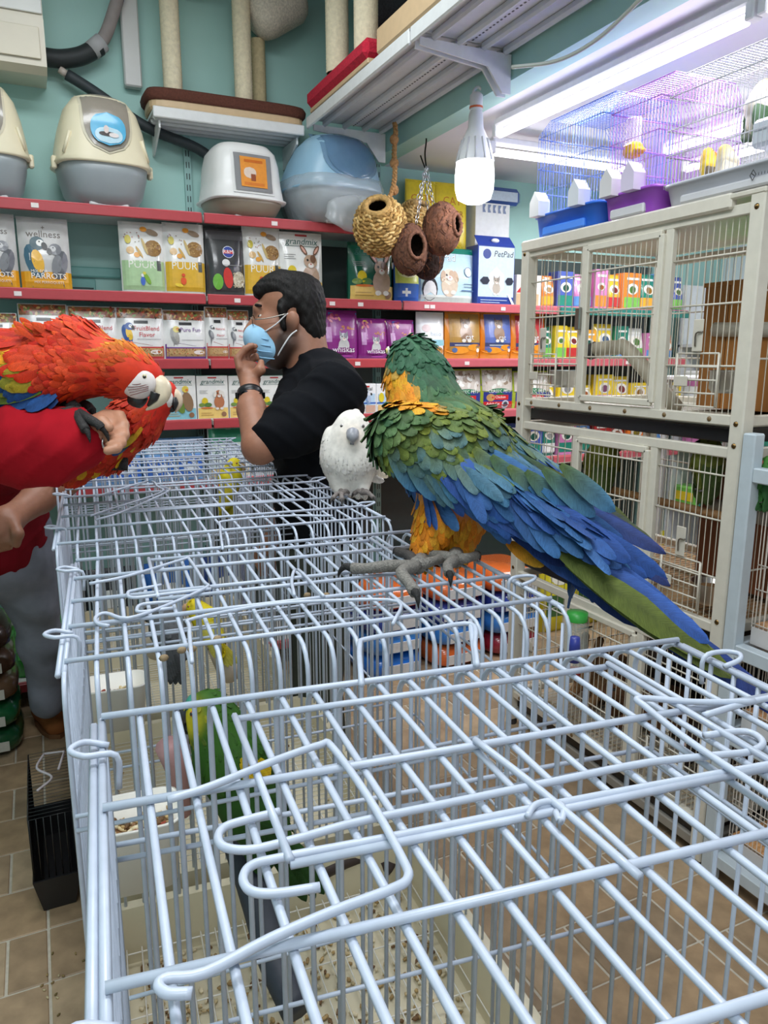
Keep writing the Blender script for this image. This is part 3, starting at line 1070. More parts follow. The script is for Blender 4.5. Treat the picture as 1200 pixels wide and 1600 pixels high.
# litter bags and boxes above the pads
for q, (xa, xb, yt) in enumerate(((645, 692, 279), (692, 741, 284))):
    a, b, z = px(xa, xb, yt, Y=3.62)
    bag('litter_bag', ['yellow cat litter bag hanging behind the chain of nests, left one', 'yellow cat litter bag behind the bulb, right one with white cat print'][q], a, b, 2.03, z + .01,
        [('r', .02, .02, .98, .10, (206, 50, 40)), ('r', .02, .10, .98, .97, (236, 210, 40)), ('t', ['CATS', 'CAT'][q], .5, .74, .3, (206, 120, 30)), ('t', ['BEST', 'LITTER'][q], .5, .6, .26 - .03 * q, (150, 60, 30)), ('r', .15, .52, .85, .535, (150, 90, 40)), ('e', .4, .34, .3, .22, (238, 234, 214)), ('s', .05, .12, .95, .3, 24, .04, [(206, 206, 60), (236, 226, 90), (180, 180, 60)])],
        (230, 204, 50), depth=.07, Y=3.675)
a, b, z = px(752, 806, 330, Y=3.6)
carton('white_box', 'plain white carton with a row of small blue marks beside the bulb', a, b, 2.03, z + .05, [('p', [(.2 + .15 * q, .86), (.29 + .15 * q, .86), (.25 + .15 * q, .92), (.29 + .15 * q, .98), (.2 + .15 * q, .98)], (110, 130, 170)) for q in range(5)], (240, 242, 244), depth=.12, Y=3.665)
a, b, z2 = px(768, 826, 290, Y=3.6)
t = thing('wrapped_pack', 'blue and white film wrapped pack lying on the white carton', 'pack', ((a + b) / 2, 3.725, z + .052))
MB().box((0, 0, .045), (b - a, .13, .088), (70, 100, 170), bev=.025).build('pouch', M_FILM, t, local=True)
MB().box((-.01, -.0655, .04), ((b - a) * .8, .003, .05), (206, 222, 240), bev=.001).build('print', M_PRINT, t, local=True)

# row C
for xa, xb, yt, e, lab, bc in ((-40, 29, 488, el_zu('Pure Fun', '', (110, 50, 140), TIEL), 'white pellet bag with purple band cut by the left edge', WHT), (30, 107, 474, el_zu('FruitBlend', 'Flavor', (200, 50, 60), GREY), 'white pellet bag behind the raised red neck feathers', WHT),
                            (108, 184, 478, el_zu('FruitBlend', 'Flavor', (200, 50, 60), MAC), 'white pellet bag with red band above the scarlet macaw back', WHT), (184, 257, 480, el_zu('FruitBlend', 'Flavor', (200, 50, 60), MAC), 'white pellet bag with red band and macaw print above the macaw head', WHT),
                            (257, 323, 484, el_zu('Pure Fun', '', (110, 50, 140), TIEL), 'white pellet bag with purple band and cockatiel print', WHT), (323, 358, 479, el_zu('Natural', 'Flavor', (200, 50, 60), GREY), 'narrow white pellet bag, left of the pair behind the raised hand', WHT), (358, 392, 484, el_zu('Natural', 'Flavor', (200, 50, 60), GREY), 'narrow white pellet bag, right of the pair behind the raised hand', WHT)):
    a, b, z = px(xa, xb, yt)
    bag('pellet_bag', lab, a, b, ZC, z, e, bc, group='bird pellet bags', depth=.07)


def el_whis(c):
    return [('r', .02, .02, .98, .97, (140, 36, 130)), ('p', [(.2, .95), (.98, .95), (.98, .62), (.55, .62), (.2, .8)], c), ('s', .12, .78, .5, .92, 8, .06, [(220, 120, 150), (190, 90, 110), (226, 160, 120)]), ('r', .1, .36, .24, .66, (200, 150, 200)), ('s', .5, .6, .9, .68, 14, .035, [(196, 120, 60), (160, 90, 50)]),
            *pic_furry(.56, .38, .36, (206, 206, 206), (130, 130, 134), 'point'), ('e', .55, .19, .33, .075, (120, 26, 112)), ('t', 'whiskas', .55, .16, .2, (250, 246, 250)), ('e', .6, .08, .22, .03, (190, 60, 180))]


for xa, xb, yt, c, lab in ((470, 503, 486, (50, 130, 210), 'purple cat food bag half hidden behind the man\'s head'), (505, 562, 484, (50, 130, 210), 'purple cat food bag with blue corner, largest of the purple ones'), (562, 608, 497, (236, 216, 50), 'purple cat food bag with yellow corner'), (608, 651, 499, (50, 140, 220), 'purple cat food bag with blue corner above the macaw head')):
    a, b, z = px(xa, xb, yt)
    bag('cat_food_bag', lab, a, b, ZC, z, el_whis(c), (140, 36, 130), group='purple cat food bags')
a, b, z = px(655, 698, 487)
bag('cat_food_bag', 'white cat food bag with pale blue band right of the macaw head', a, b, ZC, z, [('r', .02, .3, .98, .42, (150, 206, 220)), ('t', 'hello', .62, .5, .2, (150, 170, 190)), ('e', .3, .66, .16, .12, (226, 206, 206)), ('e', .7, .18, .2, .14, (190, 130, 60)), ('e', .3, .2, .2, .1, (226, 226, 220))], (238, 240, 242))
KIT = pic_furry(.52, .66, .42, (150, 120, 96), (110, 86, 70), 'point')
for xa, xb, yt, c, lab in ((700, 755, 487, (176, 136, 66), 'orange and gold cat food bag with cat print'), (756, 803, 488, (90, 110, 180), 'orange and blue kitten food bag beside the aviary post'), (804, 856, 490, (186, 46, 50), 'orange and red cat food bag behind the aviary corner bars')):
    a, b, z = px(xa, xb, yt)
    bag('cat_food_bag', lab, a, b, ZC, z, [('r', .08, .2, .94, .96, c), ('r', .08, .28, .94, .36, (60, 66, 110)), ('r', .2, .3, .8, .315, (226, 226, 226)), ('e', .3, .2, .3, .09, (236, 150, 40)), ('e', .76, .26, .2, .08, (236, 150, 40)), ('e', .2, .2, .07, .06, (80, 110, 160)), ('e', .86, .2, .05, .05, (240, 230, 220)), *KIT, ('t', 'cat', .6, .42, .2, (226, 226, 226)), ('t', 'kg', .85, .08, .1, (120, 70, 20))], (232, 142, 36), group='orange cat food bags')

# row D: cartons and bags
GP = pic_furry(.70, .5, .40, (190, 120, 80), (236, 230, 220), 'flop')
COCK = [('e', .74, .42, .16, .3, .2, (150, 120, 90)), ('e', .68, .70, .1, .1, (236, 210, 90)), ('e', .72, .68, .04, .04, (230, 130, 60)), ('e', .5, .34, .12, .26, .35, (110, 140, 60)), ('e', .44, .54, .08, .08, (226, 130, 70))]
for xa, xb, pet, band, lab in ((195, 253, COCK, (140, 200, 214), 'pale blue banded bird mix carton hidden behind the second red macaw'), (254, 307, COCK, (140, 200, 214), 'bird mix carton with pale blue band and cockatiels'), (308, 357, GP, (240, 206, 120), 'guinea pig mix carton with yellow band and guinea pig print'),
                               (358, 405, GP, (240, 206, 120), 'mix carton with yellow band behind the watch wrist'), (406, 452, GP, (240, 206, 120), 'mix carton with yellow band between the forearm and the black shirt')):
    a, b, z = px(xa, xb, 587)
    carton('seed_carton', lab, a, b, ZD, z, el_mix(pet, band), (240, 240, 236), group='bird mix cartons', lid=(30, 120, 96))
for xa, xb, yt, lab in ((553, 588, 600, 'small white vitamin carton with budgies right of the man'), (588, 622, 600, 'small white carton with finch print half hidden by the macaw')):
    a, b, z = px(xa, xb, yt)
    carton('seed_carton', lab, a, b, ZD, z, [('r', .08, .3, .95, .68, (190, 216, 236)), ('r', .02, .34, .98, .39, (50, 100, 190)), ('r', .3, .89, .7, .94, (200, 50, 50)), ('t', 'TruVital', .5, .79, .2, (60, 60, 70)), *pic_parrot(.62, .52, .4, (130, 160, 200), (180, 196, 220), (220, 226, 240)), ('e', .22, .55, .12, .2, (226, 206, 50)), ('r', .06, .06, .45, .3, (226, 190, 120)), ('r', .52, .06, .95, .3, (206, 170, 150))], (240, 241, 242), group='small vitamin cartons')


def el_cl():
    return [('r', .02, .46, .98, .97, (206, 196, 186)), ('s', .06, .56, .94, .93, 22, .09, [(226, 222, 216), (170, 150, 130), (150, 130, 110), (236, 236, 230)]), ('p', [(.0, .7), (.25, .46), (.0, .4)], (190, 214, 50)), ('p', [(1, .7), (.75, .46), (1, .4)], (190, 214, 50)), ('r', .04, .02, .98, .44, (50, 56, 140)), ('e', .5, .44, .36, .09, (20, 110, 70)),
            ('t', 'CLASSIC PETS', .5, .42, .115, (236, 240, 230)), ('r', .25, .24, .78, .36, (206, 40, 44)), ('e', .22, .3, .12, .1, (196, 150, 90)), ('t', 'Chicken', .52, .28, .1, (250, 240, 236)), ('r', .04, .03, .98, .2, (206, 36, 40)), ('t', 'Adult Cat', .3, .12, .1, (250, 244, 240)), ('e', .68, .13, .12, .11, (190, 196, 206)), ('e', .68, .13, .07, .07, (60, 66, 80))]


for xa, xb, yt, lab in ((662, 703, 578, 'lime and blue cat food bag mostly hidden by the macaw neck'), (704, 755, 577, 'lime and blue cat food bag, left of the two in view'), (756, 805, 576, 'lime and blue cat food bag beside the aviary post'), (806, 862, 580, 'lime and blue cat food bag behind the aviary corner')):
    a, b, z = px(xa, xb, yt)
    bag('cat_food_bag', lab, a, b, ZD - .005 + .005, z, el_cl(), (196, 210, 70), group='lime and blue cat food bags')

# row E and the plinth: what shows between the cage wires
a, b, z = px(328, 392, 668)
bag('seed_bag', 'white and green mix bag on the lower shelf beside the forearm', a, b, ZE, z, [('r', .02, .70, .98, .97, (30, 150, 110)), ('t', 'grandmix', .5, .5, .2, .25, (46, 100, 92)), ('r', .02, .02, .98, .2, (240, 206, 120))], (226, 240, 234))
for q in range(6):
    x0 = -.16 + q * .145
    bag('litter_bag', 'blue litter sack on the lower shelf behind the far cage, number %s from the left' % ['one', 'two', 'three', 'four', 'five', 'six'][q], x0, x0 + .14, ZE, ZE + .2, [('r', .05, .1, .95, .6, (60, 110, 200)), ('r', .1, .66, .9, .9, (190, 216, 236)), ('e', .5, .36, .25, .2, (226, 236, 246))], (110, 160, 210), group='blue litter sacks')
for q, (x0, c) in enumerate(((-.2, (60, 170, 60)), (.1, (40, 44, 50)), (.38, (40, 100, 180)), (.66, (36, 60, 120)))):
    bag('litter_bag', ['bright green sack low against the wall behind the cages', 'black sack low against the wall behind the cages', 'mid blue sack low against the wall behind the cages', 'navy sack low against the wall behind the cages'][q], x0, x0 + .26, ZF, ZF + .46, [('r', .1, .2, .9, .5, tuple(min(255, v + 70) for v in c)), ('e', .5, .7, .3, .16, (226, 230, 226))], c, depth=.14)


# ------------------------------------------------------------------ hooded litter boxes on the top red shelf
def sring(w, d, z, p=3.0, n=28, cy=0.0):
    out = []
    for q in range(n):
        a = 2 * PI * q / n
        c, s = math.cos(a), math.sin(a)
        out.append((w / 2 * math.copysign(abs(c) ** (2 / p), c), cy + d / 2 * math.copysign(abs(s) ** (2 / p), s), z))
    return out


def litter_box(label, cx, W, Hh, kind, rz=0.0, cy=3.60):
    z0 = ZA + .004
    t = thing('litter_box', label, 'litter box', (cx, cy, z0), rz, 'hooded litter boxes')
    D = W * .98
    cre, tray, door = {'cream': ((236, 226, 196), (150, 158, 162), (150, 142, 130)), 'white': ((236, 236, 234), (150, 138, 122), (140, 140, 142)), 'blue': ((150, 190, 214), (166, 176, 182), (96, 130, 160))}[kind]
    m = MB()
    hz = Hh * (.40 if kind != 'white' else .24)
    prof = [(.56, 0), (.66, .02), (.82, .28), (.92, .7), (.96, 1)]
    m.loft([sring(W * a, D * a, hz * b) for a, b in prof], tray)
    m.build('tray', M_PLASTIC, t, local=True)
    m = MB()
    m.box((0, -D * .30, .006), (W * .42, .02, .02), (214, 214, 214), bev=.006)
    m.build('foot', M_PLASTIC, t, local=True)
    if kind == 'white':
        hp = [(1.0, 1.0, -.03, 4), (1.02, 1.02, .0, 4), (.96, .96, .015, 4), (.90, .90, .30, 4), (.86, .86, .62, 4), (.80, .80, .84, 3.6), (.66, .66, .97, 3.2), (.3, .3, 1.0, 3)]
    else:
        hp = [(1.0, 1.0, -.06, 3.2), (1.04, 1.04, -.03, 3.2), (1.0, 1.0, .02, 3.2), (.95, .95, .25, 3), (.88, .86, .5, 2.8), (.76, .72, .76, 2.6), (.58, .52, .93, 2.5), (.34, .3, 1.0, 2.4)]
    hz2 = Hh - hz

    def hcy(z, d):
        """the hood leans forward so that its front stays steep"""
        return -D / 2 * (np.interp(z, (0, .5, .76, .93, 1), (1, .97, .90, .74, .52)) if kind != 'white' else d) + D * d / 2

    def fr(x, z):
        """front of the hood at height z (fraction of the hood)"""
        zz = [q[2] for q in hp]
        w, d, p = [np.interp(z, zz, [q[i] for q in hp]) for i in (0, 1, 3)]
        return hcy(z, d) - D * d / 2 * np.maximum(0, 1 - np.minimum(1, np.abs(2 * x / (W * w))) ** p) ** (1 / p)
    m = MB()
    m.loft([sring(W * a, D * b, hz + hz2 * c, p, cy=float(hcy(c, b))) for a, b, c, p in hp], cre)
    hood = m.build('hood', M_PLASTIC, t, local=True)

    def patch(u0, v0, u1, v1, col, off, nm, mt, par, oval=False, n=10):
        mm = MB()
        P, Fq = [], []
        for j in range(n + 1):
            v = v0 + (v1 - v0) * j / n
            hw = 1.0
            if oval:
                q = abs(2 * j / n - 1)
                hw = math.sqrt(max(0, 1 - q ** 2.4)) if oval == 1 else (1 - max(0, 1 - 2.2 * j / n) ** 2) ** .5
            for i in range(n + 1):
                x = W * ((u0 + u1) / 2 + (u1 - u0) / 2 * hw * (2 * i / n - 1))
                P.append((x, float(fr(x, v)) - off, hz + hz2 * v))
        for j in range(n):
            for i in range(n):
                Fq.append((j * (n + 1) + i, j * (n + 1) + i + 1, (j + 1) * (n + 1) + i + 1, (j + 1) * (n + 1) + i))
        mm.add(np.array(P), Fq, col)
        return mm.build(nm, mt, par, local=True)
    if kind == 'cream':
        d = patch(-.26, .06, .26, .99, (214, 206, 182), .003, 'door_frame', M_PLASTIC, t, 2)
        d = patch(-.235, .09, .235, .97, door, .0065, 'door', M_FILM, t, 2)
        patch(-.18, .17, .18, .66, (90, 180, 220), .017, 'round_sticker', M_PRINT, d, 1)
        patch(-.14, .20, .14, .44, (190, 222, 236), .019, 'sticker_print', M_PRINT, d, 1)
        patch(-.10, .30, .08, .37, (70, 60, 60), .0205, 'sticker_print', M_PRINT, d, 1)
        patch(-.05, .34, .0, .46, (226, 210, 206), .0215, 'sticker_print', M_PRINT, d, 1)
        patch(.0, .29, .10, .36, (236, 226, 224), .0218, 'sticker_print', M_PRINT, d, 1)
        for s in (-1, 1):
            MB().tube([(s * W * .44, float(fr(s * W * .44, .05)) - .004, hz + hz2 * .05), (s * W * .37, float(fr(s * W * .37, .36)) - .004, hz + hz2 * .36)], .007, cre, 6).build('rib', M_PLASTIC, hood, local=True)
            MB().box((s * W * .51, -.04, hz - .01), (.02, .035, .05), cre, bev=.005).build('clip', M_PLASTIC, t, local=True)
    elif kind == 'white':
        patch(-.27, .06, .27, .80, (226, 226, 224), .003, 'door_frame', M_PLASTIC, t)
        d = patch(-.24, .10, .24, .76, door, .007, 'door', M_FILM, t)
        patch(-.17, .17, .17, .70, (232, 150, 60), .010, 'orange_sticker', M_PRINT, d)
        patch(-.13, .32, .03, .52, (226, 206, 190), .0108, 'sticker_print', M_PRINT, d, 1)
        patch(-.04, .28, .02, .40, (150, 80, 50), .0114, 'sticker_print', M_PRINT, d)
        patch(-.12, .60, .12, .65, (206, 110, 40), .0108, 'sticker_print', M_PRINT, d)
        patch(-.13, .20, .13, .25, (214, 124, 50), .0108, 'sticker_print', M_PRINT, d)
    else:
        patch(-.30, .08, .36, 1.0, (110, 146, 176), .003, 'opening', M_FILM, t, 2)
        d = patch(-.26, .13, .32, .99, door, .006, 'flap', M_FILM, t, 2)
        m = MB()
        m.loft([[(x * (1.0 + .03 * math.sin(9 * q + z * 60)), y * (1.02 + .03 * math.cos(7 * q)), zz) for q, (x, y, zz) in enumerate(sring(W * a * 1.02, D * a * 1.02, z))] for a, z in ((.5, -.002), (.72, .0), (.9, hz * .4), (1.0, hz * .85), (1.02, hz * 1.05), (.99, hz * 1.25))], (206, 214, 218))
        m.ell((.02, -D / 2 - .035, .015), (W * .40, .035, .085), (206, 214, 218), n=18, k=12)
        m.v[-1] += .012 * np.sin(m.v[-1][:, [2, 0, 1]] * 70)
        m.build('film_wrap', M_WRAP, t, local=True)
    return t


def lbx(xa, xb, Y=3.50):
    return (ony(xa, 250, Y)[0] + ony(xb, 250, Y)[0]) / 2, ony(xb, 250, Y)[0] - ony(xa, 250, Y)[0]


c_, w_ = lbx(-108, 52)
litter_box('cream and grey hooded litter box cut by the left edge', c_, w_ * .93, .43, 'cream', .05)
c_, w_ = lbx(78, 240)
litter_box('cream hooded litter box with round blue sticker on its door', c_, w_ * .93, .43, 'cream', .10)
c_, w_ = lbx(315, 448)
litter_box('white hooded litter box with orange sticker and taupe tray', c_, w_ * .93, .315, 'white', .12)
c_, w_ = lbx(447, 600)
litter_box('pale blue hooded litter box with its tray wrapped in clear film', c_, w_ * .92, .395, 'blue', .14)

# ------------------------------------------------------------------ cat trees on the high shelves
CREAM, BRN = (232, 220, 190), (92, 52, 40)


def post(t, x, y, z0, z1, r=.045, col=CREAM, nm='sisal_post'):
    m = MB()
    n = int((z1 - z0) / .012)
    pr = []
    for q in range(n * 2 + 1):
        pr.append((r * (1.0 if q % 2 else .955), (z1 - z0) * q / (2 * n)))
    m.lathe(pr, (x, y, z0), col, n=14)
    return m.build(nm, M_SISAL, t)


t = thing('cat_tree', 'cream cat tree with brown plush base on the back wall shelf', 'cat tree', (.9, 3.67, 2.594))
m = MB()
m.loft([[(x + .9, y + 3.67, 2.597 + z) for x, y, _ in sring(.70 * a, .235 * a, 0, 6)] for a, z in ((.98, 0), (1, .012), (1, .05), (.97, .056))], (206, 178, 140), smooth=False)
m.build('board', M_CARD, t)
m = MB()
m.loft([[(x + .9, y + 3.67, 2.645 + z) for x, y, _ in sring(.72 * a, .25 * a, 0, 6)] for a, z in ((.98, -.012), (1.01, 0), (1.02, .02), (.99, .035))], BRN)
m.build('plush_cover', M_PLUSH, t)
for (x, y) in ((268, 0), (379, 0)):
    p = ony(x, 90, 3.66)
    post(t, p[0], 3.66, 2.68, 3.16, .042)
p = ony(403, 100, 3.74)
post(t, p[0], 3.74, 2.68, 3.0, .036, (206, 190, 150))
p = ony(297, -2, 3.66)
MB().ell((p[0], 3.66, 3.21), (.17, .12, .07), (226, 214, 196), n=20).build('plush_bowl', M_PLUSH, t)
a, b = ony(395, 35, 3.68), ony(468, -5, 3.70)
m = MB()
m.tube(smooth_path([a, (a + b) / 2 + (0, 0, .0), b]), [.05, .085, .095, .1, .1, .1, .1, .1, .1, .1, .1, .09, .06], (216, 206, 190), 16)
m.build('plush_tunnel', M_PLUSH, t)

t = thing('cat_tree', 'cat tree with crimson plush base on the bulkhead shelf', 'cat tree', (1.44, 3.18, 2.642))
m = MB()
m.box((1.425, 3.18, 2.655), (.34, .66, .02), (206, 178, 140), bev=.003)
m.build('board', M_CARD, t)
MB().box((1.42, 3.18, 2.70), (.365, .675, .075), (190, 30, 56), bev=.02).build('plush_base', M_PLUSH, t)
for (x, y, zt) in ((507, 110, 3.16), (572, 85, 3.22)):
    p = onz(x, y, 2.74)
    post(t, min(1.55, max(1.29, p[0])), min(3.45, max(2.9, p[1])), 2.735, zt, .05)
m = MB()
p = ony(540, 40, 3.3)
m.ell((1.50, 3.24, 3.02), (.10, .13, .10), (52, 56, 62), n=16)
m.build('dark_plush_pouch', M_PLUSH, t)
MB().box((1.43, 3.30, 3.20), (.32, .34, .05), (196, 160, 130), bev=.015).build('upper_board', M_CARD, t)
MB().box((1.29, 3.30, 3.19), (.05, .36, .07), (180, 40, 60), bev=.02).build('plush_rim', M_PLUSH, t)

t = thing('cat_tree', 'cat tree with thick beige board base on the bulkhead shelf, nearest the viewer', 'cat tree', (1.46, 2.45, 2.642))
m = MB()
m.box((1.44, 2.44, 2.70), (.35, .72, .10), (206, 178, 140), bev=.012)
m.build('board', M_CARD, t)
for (x, y, zt) in ((1.46, 2.55, 3.16), (1.52, 2.30, 3.18)):
    post(t, x, y, 2.752, zt, .048, (206, 182, 140))
MB().ell((1.52, 2.72, 2.98), (.1, .12, .1), (40, 34, 36), n=16).build('dark_plush_pouch', M_PLUSH, t)
MB().box((1.50, 2.44, 2.80), (.18, .56, .09), (198, 168, 130), bev=.01).build('inner_step', M_CARD, t)


# ------------------------------------------------------------------ hanging nests
def nest(label, x, y, z, rx, rz_, col, hole, kind, rope=None):
    c = at(x, y, z)
    k = z / FPX
    t = thing('woven_nest', label, 'nest', c + (0, 0, 0), group='hanging bird nests')
    m = MB()
    hd = (np.asarray(at(hole[0], hole[1], z)) - c) + (EYE - c) / np.linalg.norm(EYE - c) * rx * k * .75
    hd = hd / np.linalg.norm(hd)
    a, b, d = frame(hd)
    n, kk = 30, 22
    hr = hole[2]
    prof = [(math.sin(th), math.cos(th)) for th in np.linspace(hr, PI, kk)]
    vs, cc = [], []
    base = lin(col)
    for i, (sr, cz) in enumerate(prof):
        for q in range(n):
            ph = 2 * PI * q / n
            u = a * sr * math.cos(ph) + b * sr * math.sin(ph) + d * cz
            wob = 1 + (.03 * math.sin(q * 2.4 + i * 1.7) if kind == 'coir' else (.035 if i % 2 else -.02) + .012 * math.sin(q * 3))
            vs.append(c + u * np.array([rx * k, rx * k, rz_ * k]) * wob)
            cc.append(base * (random.uniform(.75, 1.2)))
    fs = [(i * n + q, i * n + (q + 1) % n, (i + 1) * n + (q + 1) % n, (i + 1) * n + q) for i in range(kk - 1) for q in range(n)]
    m.add(np.array(vs), fs, np.array(cc))
    # inside wall
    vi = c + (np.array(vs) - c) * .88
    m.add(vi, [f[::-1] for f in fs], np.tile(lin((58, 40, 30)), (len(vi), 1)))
    m.build('shell', M_FIBRE, t)
    rim = MB()
    R0 = np.array(vs[:n])
    rim.tube(list(R0 * 1.0), .009 if kind == 'coir' else .014, col, 6, closed=True)
    rim.build('hole_rim', M_FIBRE, t)
    s = MB()
    if kind == 'coir':
        for q in range(150):
            th, ph = random.uniform(hr + .1, PI), random.uniform(0, 2 * PI)
            pts = []
            for e in range(4):
                u = a * math.sin(th) * math.cos(ph) + b * math.sin(th) * math.sin(ph) + d * math.cos(th)
                pts.append(c + u * np.array([rx * k, rx * k, rz_ * k]) * random.uniform(1.0, 1.035))
                th += random.uniform(-.14, .14)
                ph += random.uniform(.02, .22)
            s.tube(pts, 0.0017, random.choice([(120, 74, 50), (86, 54, 40), (150, 96, 66), (64, 42, 34)]), 3, cap=False)
    else:
        for i in range(1, kk - 2):
            th = hr + (PI - hr) * i / (kk - 1)
            for q in range(26):
                p0, p1 = 2 * PI * q / 26 + i * .11, 2 * PI * (q + .85) / 26 + i * .11
                pts = []
                for tt, lf in ((0, 1.0), (.5, 1.05), (1, 1.0)):
                    ph = p0 + (p1 - p0) * tt
                    t2 = th + (.035 if q % 2 else -.035) * (tt - .5) * 2
                    u = a * math.sin(t2) * math.cos(ph) + b * math.sin(t2) * math.sin(ph) + d * math.cos(t2)
                    pts.append(c + u * np.array([rx * k, rx * k, rz_ * k]) * lf)
                s.tube(pts, 0.0066, random.choice([(206, 170, 104), (180, 140, 80), (220, 186, 124), (150, 116, 62)]), 5, cap=False)
    s.build('strand', M_FIBRE, t, stuff=True)
    return t, c


zn = zc_on(617, 192, 2.60) - .02
nest('straw coloured spiral woven nest with a dark round opening, leftmost', 594, 354, zn, 40, 43, (190, 152, 92), (590, 326, .48), 'straw')
nest('brown coconut fibre nest with round hole facing the viewer, lowest front', 640, 390, zn, 28, 39, (104, 68, 50), (650, 385, .52), 'coir')
nest('brown coconut fibre nest, largest and rightmost, its hole turned away', 690, 358, zn + .02, 30, 40, (116, 76, 56), (722, 350, .4), 'coir')
nest('dark coconut fibre nest hanging behind the two brown ones', 668, 402, zn + .27, 26, 34, (60, 42, 36), (640, 420, .4), 'coir')
nest('pale straw nest half hidden behind the chain', 648, 350, zn + .34, 30, 34, (196, 160, 104), (660, 320, .4), 'straw')
m = MB()
pp = [at(617, 192, zn + .02), at(618, 215, zn + .02), at(616, 240, zn + .02), at(617, 270, zn), at(614, 296, zn), at(604, 314, zn)]
for s in range(3):
    m.tube([p + np.array([math.cos(q * 1.9 + s * 2.09), math.sin(q * 1.9 + s * 2.09), 0]) * .008 for q, p in enumerate(smooth_path(pp, 5))], 0.0068, (186, 140, 90), 5)
for yy in (218, 255, 297):
    m.ell(at(616, yy, zn + .01), (.021, .021, .023), (176, 130, 84))
tag(m.build('rope_hanger', M_FIBRE, loc=pp[2]), 'knotted jute rope holding the straw nest', 'rope')
m = MB()
m.tube(smooth_path([at(652, 165, zn + .03), at(660, 190, zn + .03), at(666, 215, zn + .02), at(664, 240, zn), at(666, 262, zn)]), .0036, (40, 40, 42), 5)
m.tube(smooth_path([at(657, 243, zn), at(660, 252, zn), at(664, 262, zn)]), .0033, (40, 40, 42), 5)
hk = tag(m.build('wire_hook', M_STEEL, loc=at(660, 190, zn)), 'thin black bent wire hook above the nest chains', 'hook')
t = thing('nest_chain', 'silver chains fanning down from the wire hook to the nests', 'chain', at(666, 262, zn))
for e, zz in (((653, 312), zn + .03), ((678, 322), zn), ((650, 350), zn - .02), ((668, 330), zn + .1)):
    a, b = at(666, 260, zn), at(e[0], e[1], zz)
    m = MB()
    nL = max(5, int(np.linalg.norm(b - a) / .022))
    for q in range(nL):
        c = a + (b - a) * (q + .5) / nL
        u, v, d = frame(b - a)
        if q % 2:
            u, v = v, u
        m.tube([c + d * .0135 * math.cos(g) + u * .0076 * math.sin(g) for g in np.arange(8) * PI / 4], 0.0021, (206, 208, 212), 4, closed=True)
    m.build('chain_strand', M_STEEL, t, stuff=True)

# ------------------------------------------------------------------ the row of white wire cages
WCOL = (190, 200, 217)
CREAMW = (214, 204, 176)


def ubar(D, Hc, r=.034, n=5):
    p = [(0, 0, 0), (0, 0, Hc - r)]
    p += [(0, r - r * math.cos(a), Hc - r + r * math.sin(a)) for a in np.linspace(0, PI / 2, n)[1:]]
    p += [(0, D - r + r * math.sin(a), Hc - r + r * math.cos(a)) for a in np.linspace(0, PI / 2, n)]
    return p + [(0, D, 0)]


def rail(m, x0, x1, y, z, r, col=WCOL):
    m.tube([(x0, y, z), (x1, y, z)], r, col, 6)


